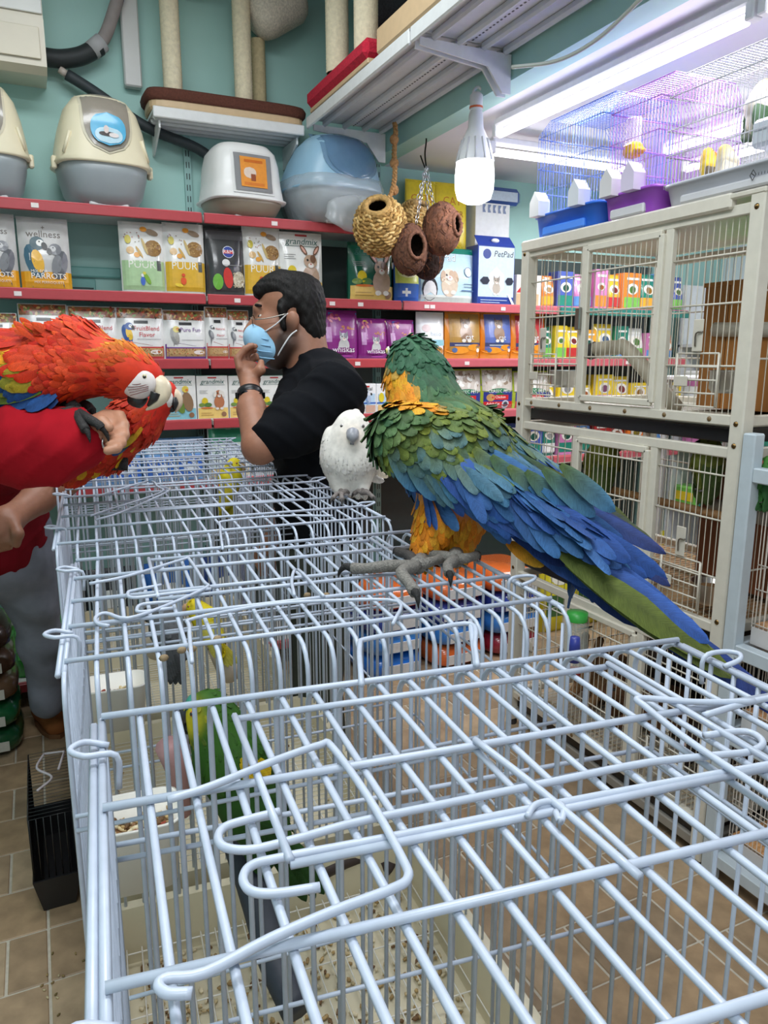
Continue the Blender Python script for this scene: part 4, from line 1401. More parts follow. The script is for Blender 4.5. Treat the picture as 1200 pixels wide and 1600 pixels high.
def cage(label, X, Y, rz, W, D, ztop, z0, rw, crosses, n_bar=20, tray_col=CREAMW, hooks=True, seeds=120, shear=0.0, coarse=False):
    t = thing('wire_cage', label, 'cage', (X, Y, z0), rz, 'row of white wire cages')
    Hc = ztop - z0
    me = MB().tube(ubar(D, Hc), rw, WCOL, 7).mesh('wire', M_WIRE)
    dx = W / (n_bar - 1)
    for q in range(n_bar):
        o = bpy.data.objects.new('wire', me)
        COL.objects.link(o)
        o.parent = t
        o.location = (q * dx, 0, 0)
        ROOT[o.name] = ROOT[t.name]
    cm = MB().tube([(0, 0, 0), (W, 0, 0)], rw * 1.08, WCOL, 7).mesh('cross_wire', M_WIRE)
    for y in crosses:
        o = bpy.data.objects.new('cross_wire', cm)
        COL.objects.link(o)
        o.parent = t
        o.location = (0, y, Hc + rw * 1.9)
        ROOT[o.name] = ROOT[t.name]
    # lid door frame: partial wires
    m = MB()
    for y in (D - .075, D * .45):
        rail(m, W * .18, W * .80, y, Hc + rw * 2.0, rw)
    for x in (W * .18, W * .80):
        m.tube([(x, D - .075, Hc + rw * 3.2), (x, D * .45, Hc + rw * 3.2)], rw, WCOL, 6)
    m.build('lid_door', M_WIRE, t, local=True)
    for sx, nm in ((0, 'side_panel'), (W, 'side_panel')):
        m = MB()
        nn = int((D - .03) / .034)
        for q in range(nn + 1):
            y = .018 + (D - .036) * q / nn
            m.tube([(sx, y, 0), (sx, y, Hc - .002 - (0.02 if q in (0, nn) else 0))], rw * .85, WCOL, 5)
        for z in (.03, Hc * .45, Hc - .16, Hc - .175):
            m.tube([(sx, .004, z), (sx, D - .004, z)], rw * .85, WCOL, 6)
        o = 1 if sx else -1
        m.tube([(sx, .03, Hc), (sx, D - .03, Hc)], rw * 1.15, WCOL, 6)
        m.tube([(sx + o * rw * 2.2, .03, Hc - .003), (sx + o * rw * 2.2, D - .03, Hc - .003)], rw * 1.25, WCOL, 6)
        m.build(nm, M_WIRE, t, local=True, stuff=True)
    for y, nm in ((0, 'front_rail'), (D, 'back_rail')):
        m = MB()
        o = -rw * 1.7 if y == 0 else rw * 1.7
        for z in (.03, Hc * .45, Hc - .16, Hc - .178):
            rail(m, 0, W, y + o, z, rw * .9)
        m.build(nm, M_WIRE, t, local=True, stuff=True)
    if hooks:
        hm = MB().tube(smooth_path([(.006, .012, .0), (-.014, .013, .006), (-.026, 0, .007), (-.014, -.013, .006), (.012, -.012, .002), (.012, -.012, -.03)], 4), rw * .9, WCOL, 6).mesh('hook', M_WIRE)
        for (hx, hy, a) in ((0, D * .82, 0), (0, D * .25, 0), (W, D * .82, PI), (W, D * .25, PI)):
            o = bpy.data.objects.new('hook', hm)
            COL.objects.link(o)
            o.parent = t
            o.location = (hx, hy, Hc + .004)
            o.rotation_euler = (0, 0, a)
            ROOT[o.name] = ROOT[t.name]
    # pull-out tray with raised rim, and the floor grid
    m = MB()
    e = .012
    A = [[(-e, -e, z), (W + e, -e, z), (W + e, D + e, z), (-e, D + e, z)] for z in (-.075, .045)]
    B = [[(i, i, z), (W - i, i, z), (W - i, D - i, z), (i, D - i, z)] for i, z in ((.010, .045), (.026, -.066))]
    m.loft([A[0], A[1], B[0], B[1]], tray_col, smooth=False)
    tr = m.build('tray', M_PLASTIC, t, local=True)
    m = MB()
    if coarse:
        for q in range(22):
            x = .03 + q * (W - .06) / 21
            m.tube([(x, .03, -.03), (x, D - .03, -.03)], .0015, (226, 222, 212), 4, cap=False)
        for q in range(4):
            y = .04 + q * (D - .08) / 3
            m.tube([(.028, y, -.033), (W - .028, y, -.033)], .002, (226, 222, 212), 4, cap=False)
    else:
        for q in range(int(D / .02) - 1):
            m.tube([(.02, .02 + q * .02, .004), (W - .02, .02 + q * .02, .004)], .0012, (226, 226, 222), 3, cap=False)
        for q in range(7):
            m.tube([(.03 + q * (W - .06) / 6, .02, .002), (.03 + q * (W - .06) / 6, D - .02, .002)], .0016, (226, 226, 222), 3, cap=False)
    m.build('floor_grid', M_WIRE, t, local=True, stuff=True)
    m = MB()
    for q in range(seeds):
        x, y = random.uniform(.04, W - .04), random.uniform(.04, D - .04)
        m.ell((x, y, -.061), (random.uniform(.004, .011), random.uniform(.003, .005), .003), random.choice([(206, 186, 146), (176, 146, 100), (226, 212, 180), (120, 90, 60), (190, 160, 110)]), rot=rotm(0, 0, random.uniform(0, PI)), n=5, k=3)
    m.build('seed_litter', M_SEED, tr, local=True, stuff=True)
    if shear:
        done = set()
        for o in [c for c in t.children_recursive]:
            o.location.x += shear * o.location.y
            if o.data.name not in done:
                done.add(o.data.name)
                co = np.empty(len(o.data.vertices) * 3, np.float32)
                o.data.vertices.foreach_get('co', co)
                co = co.reshape(-1, 3)
                co[:, 0] += shear * co[:, 1]
                o.data.vertices.foreach_set('co', co.ravel())
                o.data.update()
    return t, Hc


RN = .0033
c1, H1 = cage('white wire cage nearest the viewer, its lid filling the foreground', -.006, .208, -.13, .672, .545, 1.2, .44, RN, [.06, .175, .355, .515], seeds=420, shear=-.058, coarse=True)
c2, H2 = cage('white wire cage holding the green amazon parrot, second from the viewer', .0, .835, -.075, .655, .545, 1.2, .44, .0030, [.05, .17, .28, .40, .515], seeds=700, coarse=True)
c3, H3 = cage('white wire cage under the cockatoo, third from the viewer', .010, 1.45, -.06, .665, .70, 1.2, .44, .0028, [.04, .17, .30, .44, .55, .67], seeds=80)
c4, H4 = cage('white wire cage fourth from the viewer, left of the man in black', .03, 2.215, -.05, .66, .50, 1.2, .44, .0026, [.04, .14, .25, .36, .47], seeds=0)
c5, H5 = cage('furthest white wire cage against the shelves', .055, 2.77, -.05, .66, .50, 1.2, .44, .0026, [.04, .14, .25, .36, .47], seeds=0)


# bent spring wires and latches on the nearest lid, traced along the lid plane
def lid_wire(pts, nm, par, dz=.010, r=RN, n=5):
    return MB().tube(smooth_path([onz(x, y, 1.2 + dz) for x, y in pts], n), r, WCOL, 8).build(nm, M_WIRE, par)


lid_wire([(437, 1268), (385, 1281), (352, 1292), (341, 1308), (352, 1324), (395, 1327), (470, 1309), (560, 1284), (700, 1255), (870, 1220), (1010, 1192), (1120, 1180), (1172, 1174), (1192, 1160), (1165, 1143), (1100, 1149)], 'latch_wire', c1, .008)
lid_wire([(500, 1386), (430, 1396), (392, 1392), (380, 1372), (394, 1352), (440, 1340), (600, 1310), (870, 1256), (1050, 1222), (1200, 1195), (1300, 1178)], 'latch_wire', c1, .008)
lid_wire([(300, 1552), (262, 1552), (248, 1540), (262, 1528), (320, 1520), (420, 1468), (520, 1424), (610, 1390), (637, 1372), (628, 1340), (575, 1245), (518, 1166), (500, 1164), (430, 1188), (330, 1228), (262, 1250)], 'spring_wire', c1, .016, n=4)
lid_wire([(1290, 1075), (1180, 1095), (1100, 1118)], 'spring_wire', c1, .012)
lid_wire([(1180, 1096), (1090, 1097), (1000, 1091), (1010, 1105), (1080, 1160), (1200, 1240), (1300, 1310)], 'spring_wire', c1, .015)
lid_wire([(742, 1156), (850, 1240), (1000, 1370)], 'spring_wire', c1, .012)
lid_wire([(824, 1276), (836, 1258), (862, 1252), (880, 1262), (876, 1284), (868, 1268)], 'clip_ring', c1, .012, RN * .8)
lid_wire([(735, 970), (738, 1000), (744, 1040)], 'catch', c1, .012)
lid_wire([(565, 1070), (562, 1010), (575, 998), (660, 985), (736, 975), (742, 1010), (746, 1040)], 'catch', c1, .014)
MB().lathe([(0, .012), (.006, .012), (.007, 0), (.007, -.02), (0, -.02)], onz(898, 1010, 1.2), (40, 50, 130), n=10).build('blue_clip', M_PLASTIC, c1)
# rust spots and latches on the second lid
lid_wire([(170, 978), (152, 974), (150, 964), (166, 958), (200, 966), (260, 946), (322, 918), (318, 908), (296, 874), (286, 874), (200, 900), (140, 912)], 'spring_wire', c2, .012, .0026, 4)
lid_wire([(252, 914), (212, 922), (200, 926), (208, 934), (260, 928), (330, 920)], 'latch_wire', c2, .010, .0026)
lid_wire([(270, 950), (222, 956), (214, 952), (224, 944), (270, 940)], 'latch_wire', c2, .010, .0026)
lid_wire([(300, 1035), (296, 980), (304, 966), (420, 945), (528, 938), (622, 940), (614, 975)], 'catch', c2, .012, .0026, 4)
lid_wire([(460, 930), (456, 905), (466, 890), (506, 932)], 'catch', c2, .012, .0026, 4)
for (x, y) in ((256, 1028), (300, 1014), (284, 1016), (340, 998), (480, 930), (510, 930)):
    p = onz(x, y, 1.207)
    MB().ell(p, (.006, .004, .0045), (150, 128, 96), n=6, k=4).build('rust_spot', M_SEED, c2)
lid_wire([(142, 806), (164, 798), (250, 770), (246, 760), (230, 752), (150, 776)], 'spring_wire', c3, .012, .0024, 4)
lid_wire([(150, 812), (190, 800), (262, 768), (256, 762)], 'spring_wire', c3, .014, .0024, 4)
lid_wire([(348, 858), (344, 822), (352, 814), (440, 806), (520, 806)], 'catch', c3, .012, .0024, 4)


# stands
def stand(label, x0, y0, x1, y1, zt=.365):
    t = thing('cage_stand', label, 'stand', ((x0 + x1) / 2, (y0 + y1) / 2, 0))
    for (x, y) in ((x0, y0), (x1, y0), (x1, y1), (x0, y1)):
        lg = MB().box((x, y, (zt + .06) / 2), (.028, .028, zt - .06), (30, 22, 22), bev=.003).build('leg', M_PAINT, t)
        MB().lathe([(0, -.011), (.028, -.011), (.03, -.008), (.03, .008), (.028, .011), (0, .011)], (x, y, .03), (26, 26, 30), axis=(1, 0, 0), n=16).build('caster', M_RUBBER, lg)
    m = MB()
    for a, b in (((x0, y0), (x1, y0)), ((x1, y0), (x1, y1)), ((x1, y1), (x0, y1)), ((x0, y1), (x0, y0))):
        for z in (zt - .015, .12):
            a3, b3 = np.array([*a, z]), np.array([*b, z])
            d = np.abs(b3 - a3)
            m.box((a3 + b3) / 2, (max(.026, d[0]), max(.026, d[1]), .026), (30, 22, 22))
    m.build('frame', M_PAINT, t)


stand('black wheeled stand under the three near cages', 0.06, .26, .62, 1.92)
stand('black wheeled stand under the two far cages', 0.02, 1.96, .66, 3.26)


def cup(label, c, w, d, h, col=(236, 232, 222), n=60, fill=True, rz=0.0):
    t = thing('seed_cup', label, 'seed cup', c, rz, 'plastic seed cups')
    A = [sring(w * a, d * a, z, 5, 20) for a, z in ((.86, 0), (1, h), (1.05, h + .004), (.95, h + .004), (.82, .006))]
    m = MB()
    m.loft([[(x, y, z) for x, y, z in r] for r in A], col)
    m.build('cup', M_PLASTIC, t, local=True)
    if fill:
        m = MB()
        m.loft([[(x, y, z) for x, y, z in sring(w * .88, d * .88, h * .6, 5, 20)], [(x, y, z) for x, y, z in sring(w * .5, d * .5, h * .66, 5, 20)]], (150, 110, 70))
        for q in range(n):
            m.ell((random.uniform(-.4, .4) * w, random.uniform(-.4, .4) * d, h * .66 + random.uniform(0, .008)), (.009, .004, .003), random.choice([(216, 196, 150), (150, 60, 40), (190, 160, 110), (110, 80, 50), (230, 216, 180)]), rot=rotm(random.uniform(-.7, .7), random.uniform(-.7, .7), random.uniform(0, 3)), n=6, k=4)
        m.build('seeds', M_SEED, t, local=True, stuff=True)
    return t


cup('white seed cup with striped seeds on the left of the second cage', ony(222, 1365, 1.02) , .115, .10, .10, rz=-.08)
cup('white seed cup in the third cage, left side', ony(185, 1130, 1.52), .12, .09, .09, n=30, rz=-.06)
# perches
tag(MB().tube(smooth_path([ony(372, 1325, 1.22), ony(400, 1400, 1.10), ony(430, 1500, .98), ony(466, 1580, .90)]), [.025, .028, .027, .026], (52, 56, 66), 10).build('perch', M_RUBBER, loc=ony(400, 1400, 1.10)),
    'thick dark perch sloping toward the viewer under the amazon parrot', 'perch')
tag(MB().tube(smooth_path([ony(480, 1375, 1.34), ony(540, 1346, 1.34), ony(585, 1340, 1.34), ony(612, 1358, 1.32)]), .016, (60, 48, 44), 8).build('branch', M_WOOD, loc=ony(540, 1346, 1.34)),
    'dark curved branch lying across the tray behind the amazon parrot', 'branch')
for (x, y, Y, lab) in ((245, 1016, 1.85, 'round wooden perch end in the third cage, left one'), (358, 1052, 1.75, 'round wooden perch end in the third cage, right one')):
    p = ony(x, y, Y)
    m = MB().tube([p, p + (.02, .30, -.01)], .027, (196, 180, 160), 14)
    tag(m.build('perch', M_WOOD, loc=p), lab, 'perch')
p = ony(285, 1170, 1.36)
m = MB().tube([ony(262, 1165, 1.34), ony(276, 1200, 1.36), ony(285, 1270, 1.38)], [.024, .022, .018], (196, 150, 150), 10)
tag(m.build('perch', M_WOOD, loc=p), 'pinkish mineral perch to the left of the amazon parrot', 'perch')

# small black cage on the floor left of the stand
t = thing('black_cage', 'small black wire cage with deep black tray on the floor by the stand', 'cage', (-.06, 2.24, 0))
m = MB()
x0, x1, y0, y1 = -.125, .0, 2.06, 2.46
A = [[(x0 + i, y0 + i, z), (x1 - i, y0 + i, z), (x1 - i, y1 - i, z), (x0 + i, y1 - i, z)] for i, z in ((.02, .001), (0, .11), (.006, .11), (.024, .01))]
m.loft(A, (30, 30, 32), smooth=False)
m.build('tray', M_PLASTIC, t)
m = MB()
for q in range(21):
    y = y0 + .01 + q * .019
    m.tube([(x0 + .004, y, .11), (x0 + .004, y, .30), (x1 - .004, y, .30), (x1 - .004, y, .11)], .0016, (34, 34, 36), 4)
for z in (.15, .23, .30):
    m.tube([(x0 + .004, y0 + .01, z), (x0 + .004, y1 - .01, z)], .002, (34, 34, 36), 4)
for q in range(7):
    x = x0 + .006 + q * .0185
    m.tube([(x, y0 + .01, .11), (x, y0 + .01, .30)], .0016, (34, 34, 36), 4)
m.build('bars', M_WIRE, t, stuff=True)
m = MB()
m.tube(smooth_path([(x0 + .05, y1 - .04, .308), (x0 + .03, y1 - .13, .312), (x0 + .07, y1 - .2, .31), (x0 + .03, y1 - .26, .31)]), .004, (226, 214, 220), 6)
m.tube([(x0 + .05, y1 - .04, .308), (x0 + .11, y1 - .05, .308), (x0 + .09, y1 - .16, .31)], .004, (226, 214, 220), 6)
m.build('white_cord', M_PLASTIC, t)
# dropped husks
m = MB()
for q in range(46):
    x, y = random.uniform(-.12, .06), random.uniform(1.3, 1.95)
    m.ell((x, y, .003), (.006, .003, .0025), random.choice([(206, 190, 150), (150, 126, 80), (120, 104, 60)]), rot=rotm(0, 0, random.uniform(0, 3)), n=5, k=3)
m.build('seed_husks', M_SEED, loc=(0, 1.6, 0), stuff=True)

# ------------------------------------------------------------------ tall beige aviary with three tiers
BEI = (222, 217, 203)
AX0, AX1, AY0, AY1 = 1.75, 2.42, 1.44, 2.455
t = thing('aviary', 'tall beige three tier wire aviary with framed doors and black trays', 'aviary', ((AX0 + AX1) / 2, (AY0 + AY1) / 2, 0))
TIERS = [(.13, .66, .74), (.76, 1.275, 1.345), (1.365, 1.92, 1.975)]     # floor z, frame z


def bars(m, p0, p1, z0, z1, n, r=.0017, col=(216, 210, 194)):
    p0, p1 = np.array(p0, float), np.array(p1, float)
    for q in range(n):
        p = p0 + (p1 - p0) * (q + .5) / n
        m.tube([(p[0], p[1], z0), (p[0], p[1], z1)], r, col, 4, cap=False)


for (x, y) in ((AX0, AY0), (AX0, AY1), (AX1, AY0), (AX1, AY1)):
    pm = MB().box((x, y, 1.0), (.045, .045, 1.95), BEI, bev=.004).build('post', M_PAINT, t)
    sc = MB()
    for z in (.70, .80, 1.31, 1.37, 1.93):
        if x == AX0:
            sc.lathe([(0, .004), (.006, .003), (.008, 0)], (x - .0225, y, z), (120, 96, 60), axis=(-1, 0, 0), n=8)
    if sc.n:
        sc.build('screw', M_STEEL, pm, stuff=True)
MB().box(((AX0 + AX1) / 2, (AY0 + AY1) / 2, 1.968), (AX1 - AX0 + .05, AY1 - AY0 + .05, .016), (214, 208, 194), bev=.004).build('roof', M_PAINT, t)
tb = MB().box((AX0 - .012, (AY0 + AY1) / 2 + .05, 1.958), (.03, AY1 - AY0 - .06, .042), (226, 220, 206), bev=.006).build('top_trim', M_PAINT, t)
DY0, DY1 = onx(1033, 600, AX0)[1], onx(907, 600, AX0)[1]      # door jambs
for k, (zf, zt, zz) in enumerate(TIERS):
    nm = ['lower', 'middle', 'upper'][k]
    fr = MB()
    for y, wdt in ((DY0, .03), (DY1, .03)):
        fr.box((AX0, y, (zf + zt) / 2 + .01), (.022, wdt, zt - zf), BEI, bev=.003)
    for z in (zf + .012, zt + .012):
        fr.box((AX0, (AY0 + AY1) / 2, z), (.024, AY1 - AY0 - .02, .03), BEI, bev=.003)
        fr.box((AX1, (AY0 + AY1) / 2, z), (.024, AY1 - AY0 - .02, .03), BEI, bev=.003)
        for y in (AY0, AY1):
            fr.box(((AX0 + AX1) / 2, y, z), (AX1 - AX0 - .02, .024, .03), BEI, bev=.003)
    for q in range(6):
        fr.lathe([(0, .004), (.006, .003), (.008, 0)], (AX0 - .012, AY0 + .1 + q * .17, zf + .012), (120, 96, 60), axis=(-1, 0, 0), n=8)
    fr.build('tier_frame', M_PAINT, t)
    m = MB()
    for (ya, yb, n) in ((AY0 + .02, DY0 - .015, 13), (DY1 + .015, AY1 - .02, 8)):
        bars(m, (AX0 + .004, ya, 0), (AX0 + .004, yb, 0), zf + .02, zt + .005, n)
        for z in (zf + .16, zf + .33, zf + .46):
            m.tube([(AX0, ya, z), (AX0, yb, z)], .003, (222, 216, 202), 5)
    m.build('front_bars', M_WIRE, t, stuff=True)
    m = MB()
    bars(m, (AX1, AY0 + .02, 0), (AX1, AY1 - .02, 0), zf + .02, zt + .005, 30)
    for z in (zf + .18, zf + .36):
        m.tube([(AX1, AY0, z), (AX1, AY1, z)], .003, (222, 216, 202), 5)
    m.build('back_bars', M_WIRE, t, stuff=True)
    for y in (AY0, AY1):
        m = MB()
        bars(m, (AX0 + .02, y, 0), (AX1 - .02, y, 0), zf + .02, zt + .005, 18)
        for z in (zf + .18, zf + .36):
            m.tube([(AX0, y, z), (AX1, y, z)], .003, (222, 216, 202), 5)
        m.build('side_bars', M_WIRE, t, stuff=True)
    # door
    d = MB()
    xd = AX0 - .014
    ya, yb, za, zb_ = DY0 + .022, DY1 - .022, zf + .045, zt - .012
    for y in (ya, yb):
        d.box((xd, y, (za + zb_) / 2), (.016, .022, zb_ - za), (224, 219, 204), bev=.003)
    for z in (za, zb_):
        d.box((xd, (ya + yb) / 2, z), (.016, yb - ya, .022), (224, 219, 204), bev=.003)
    dr = d.build('door', M_PAINT, t)
    m = MB()
    bars(m, (xd, ya + .01, 0), (xd, yb - .01, 0), za, zb_, 14)
    for z in (za + .14, za + .29, za + .42):
        if z < zb_:
            m.tube([(xd - .003, ya, z), (xd - .003, yb, z)], .003, (222, 216, 202), 5)
    m.build('door_bars', M_WIRE, dr, stuff=True)
    MB().box((xd - .012, yb + .02, (za + zb_) / 2 + .02), (.014, .026, .075), (150, 148, 144), bev=.003).build('latch', M_STEEL, dr)
    # feeder hatches with latch plates
    for yc in (AY0 + .16, AY1 - .13):
        h = MB()
        hz = zf + .045
        for y in (yc - .075, yc + .075):
            h.tube([(AX0 - .012, y, hz), (AX0 - .012, y, hz + .15)], .0035, (222, 216, 202), 6)
        for q in range(5):
            h.tube([(AX0 - .012, yc - .075, hz + q * .0375), (AX0 - .012, yc + .075, hz + q * .0375)], .0028, (222, 216, 202), 5)
        hh_ = h.build('feeder_hatch', M_WIRE, t)
        MB().box((AX0 - .018, yc, hz + .20), (.004, .036, .09), (214, 208, 194), bev=.0015).build('latch_plate', M_PAINT, hh_)
        MB().tube(smooth_path([(AX0 - .022, yc - .02, hz + .21), (AX0 - .026, yc, hz + .205), (AX0 - .022, yc + .004, hz + .17)], 3), .0025, (150, 146, 138), 5).build('latch_pin', M_STEEL, hh_)
        MB().box((AX0 - .018, yc + .05, hz + .07), (.006, .05, .03), (214, 208, 194), bev=.002).build('latch_plate', M_PAINT, hh_)
    # tray and grid floor
    if k:
        MB().box(((AX0 + AX1) / 2, (AY0 + AY1) / 2, zf - .032), (AX1 - AX0 - .03, AY1 - AY0 - .05, .042), (30, 30, 32), bev=.003).build('tray', M_PLASTIC, t)
        lm = MB()
        for q in range(60):
            lm.ell((AX0 + random.uniform(.03, .16), AY0 + random.uniform(.2, .8), zf - .008), (.008, .004, .003), random.choice([(206, 196, 160), (130, 140, 70), (226, 220, 200)]), rot=rotm(0, 0, random.uniform(0, 3)), n=5, k=3)
        lm.build('seed_litter', M_SEED, t, stuff=True)
    m = MB()
    for q in range(40):
        y = AY0 + .03 + q * (AY1 - AY0 - .06) / 39
        m.tube([(AX0 + .02, y, zf + .004), (AX1 - .02, y, zf + .004)], .002, (206, 182, 150) if k < 2 else (206, 202, 188), 4, cap=False)
    for q in range(4):
        m.tube([(AX0 + .1 + q * .15, AY0 + .03, zf), (AX0 + .1 + q * .15, AY1 - .03, zf)], .003, (206, 190, 160), 4, cap=False)
    m.build('floor_grid', M_WIRE, t, stuff=True)
    MB().box(((AX0 + AX1) / 2, (AY0 + AY1) / 2, zf - .007), (AX1 - AX0 - .05, AY1 - AY0 - .06, .006), [(206, 200, 186), (206, 164, 120), (206, 202, 190)][k]).build('floor_liner', M_CARD, t)
    if k == 0:
        MB().box((AX1 - .03, (AY0 + AY1) / 2, (zf + zt) / 2), (.006, AY1 - AY0 - .06, zt - zf - .04), (40, 38, 36)).build('shade_sheet', M_PLASTIC, t)  # dark sheet added to stand in for shade inside the lowest tier
MB().box(((AX0 + AX1) / 2, (AY0 + AY1) / 2, .06), (AX1 - AX0, AY1 - AY0, .035), (150, 146, 138), bev=.004).build('plinth', M_PAINT, t)
MB().box(((AX0 + AX1) / 2, (AY0 + AY1) / 2, .10), (AX1 - AX0 - .02, AY1 - AY0 - .04, .035), (26, 26, 28), bev=.003).build('tray', M_PLASTIC, t)
for (x, y) in ((AX0, AY0), (AX0, AY1), (AX1, AY0), (AX1, AY1)):
    MB().lathe([(0, 0), (.02, 0), (.022, .006), (.018, .04)], (x, y, 0), (60, 60, 62), n=12).build('foot', M_RUBBER, t)


def steel_bowl(label, x, y, z, r=.055, h=.06):
    m = MB()
    m.lathe([(r * .86, 0), (r, h * .2), (r * 1.0, h), (r * 1.08, h + .003), (r * .95, h), (r * .9, h * .25), (0, h * .15)], (0, 0, 0), (206, 206, 204), n=22)
    t_ = thing('steel_bowl', label, 'bowl', (x, y, z), 0, 'steel feeding bowls')
    m.build('bowl', M_STEEL, t_, local=True)
    MB().lathe([(r * .9, h * .7), (r * .5, h * .78), (0, h * .8)], (0, 0, 0), (130, 96, 60), n=14).build('seeds', M_SEED, t_, local=True)
    MB().tube([(0, -r * 1.05, h), (0, -r * 1.3, h), (0, -r * 1.3, h * .4)], .004, (190, 190, 188), 5).build('hanger', M_STEEL, t_, local=True)


z2, z3 = TIERS[1][0] + .012, TIERS[2][0] + .012
steel_bowl('steel bowl behind the upper right hatch of the aviary', AX0 + .10, AY0 + .13, z3 + .07, .062, .062)
steel_bowl('steel bowl behind the upper left hatch of the aviary', AX0 + .10, AY1 - .13, z3 + .06, .06)
steel_bowl('steel bowl on the grid floor behind the middle right hatch', AX0 + .11, AY0 + .14, z2 + .03, .062, .062)
steel_bowl('steel bowl on the grid floor in the middle of the middle tier', AX0 + .16, AY0 + .53, z2, .065, .06)
t = thing('corner_perch', 'grey bent pipe perch sloping across the upper tier of the aviary', 'perch', (AX0 + .25, DY1 - .1, z3))
MB().tube(smooth_path([(AX0 + .12, DY1 + .07, z3 + .2), (AX0 + .13, DY1 - .02, z3 + .205), (AX0 + .15, DY1 - .07, z3 + .19), (AX0 + .2, DY1 - .26, z3 + .0)]), .026, (186, 176, 156), 12).build('pipe', M_WOOD, t)
MB().tube([(AX0 + .12, DY1 + .07, z3 + .2), (AX0 + .118, DY1 + .1, z3 + .19)], .03, (60, 58, 56), 12).build('end_cap', M_RUBBER, t)


def nest_box(label, x0, y0, z0, w, d, h, col):
    t_ = thing('nest_box', label, 'nest box', (x0 + w / 2, y0 + d / 2, z0))
    nb = max(3, int(d / .09))
    for q in range(nb):
        yy = y0 + (q + .5) * d / nb
        MB().box((x0 + .006, yy, z0 + h / 2), (.012, d / nb - .003, h), [tuple(int(v * s) for v in col) for s in (.95, 1, 1.05)][q % 3], bev=.002).build('board', M_WOOD, t_)
    MB().box((x0 + w / 2 + .006, y0 + d / 2, z0 + h / 2 - .004), (w - .014, d - .004, h - .012), tuple(int(v * .9) for v in col), bev=.002).build('body', M_WOOD, t_)
    MB().box((x0 + w / 2, y0 + d / 2, z0 + h), (w + .012, d + .01, .014), col, bev=.003).build('lid', M_WOOD, t_)
    MB().tube([(x0 - .004, y0 + d * .25, z0 + h * .62), (x0 - .004, y0 + d * .85, z0 + h * .64)], .024, (190, 184, 170), 10).build('perch', M_WOOD, t_)
    return t_


nest_box('brown wooden nest box in the upper tier of the aviary', AX0 + .30, AY0 + .04, z3 + .005, .30, .40, .40, (176, 116, 56))
nest_box('reddish brown wooden nest box in the middle tier of the aviary', AX0 + .34, AY0 + .04, z2 + .01, .26, .38, .42, (140, 82, 50))
tag(MB().tube([(AX0 + .13, AY0 + .1, z2 + .30), (AX0 + .15, AY1 - .06, z2 + .30)], .013, (176, 130, 84), 8).build('perch', M_WOOD, loc=(AX0 + .14, AY0 + .5, z2 + .3)),
    'long wooden perch across the middle tier of the aviary', 'perch')
t = thing('water_bottle', 'clear water bottle with green cap beside the lower tier of the aviary', 'bottle', (AX0 - .06, 1.98, .50))
MB().lathe([(0, -.11), (.036, -.11), (.042, -.09), (.042, .05), (.034, .075)], (AX0 - .075, 1.98, .56), (220, 230, 226), n=16).build('bottle', M_CLEAR, t)
MB().lathe([(.036, .075), (.037, .105), (0, .108)], (AX0 - .075, 1.98, .56), (60, 170, 70), n=16).build('cap', M_PLASTIC, t)
MB().lathe([(0, -.135), (.02, -.135), (.026, -.11)], (AX0 - .075, 1.98, .56), (190, 40, 40), n=14).build('nozzle', M_PLASTIC, t)
MB().tube([(AX0 - .07, 1.98, .60), (AX0 - .005, 1.98, .60)], .003, (180, 180, 180), 5).build('bracket', M_STEEL, t)

# ------------------------------------------------------------------ white rack with breeding cages at the right edge
RW = (196, 208, 216)
RX, RY0, RY1 = 1.735, .50, 1.385
t = thing('cage_rack', 'white square tube rack of breeding cages at the right edge', 'rack', (RX + .3, (RY0 + RY1) / 2, 0))
for (x, y) in ((RX, RY0), (RX, RY1), (RX + .6, RY0), (RX + .6, RY1)):
    MB().box((x, y, .675), (.04, .04, 1.35), RW, bev=.004).build('post', M_PAINT, t)
for z in (.08, .48, .74, 1.24):
    m = MB()
    for a, b in (((RX, RY0), (RX, RY1)), ((RX + .6, RY0), (RX + .6, RY1)), ((RX, RY0), (RX + .6, RY0)), ((RX, RY1), (RX + .6, RY1))):
        a3, b3 = np.array([*a, z]), np.array([*b, z])
        d = np.abs(b3 - a3)
        m.box((a3 + b3) / 2, (max(.035, d[0] - .04), max(.035, d[1] - .04), .04), RW, bev=.003)
    m.build('crossbar', M_PAINT, t)


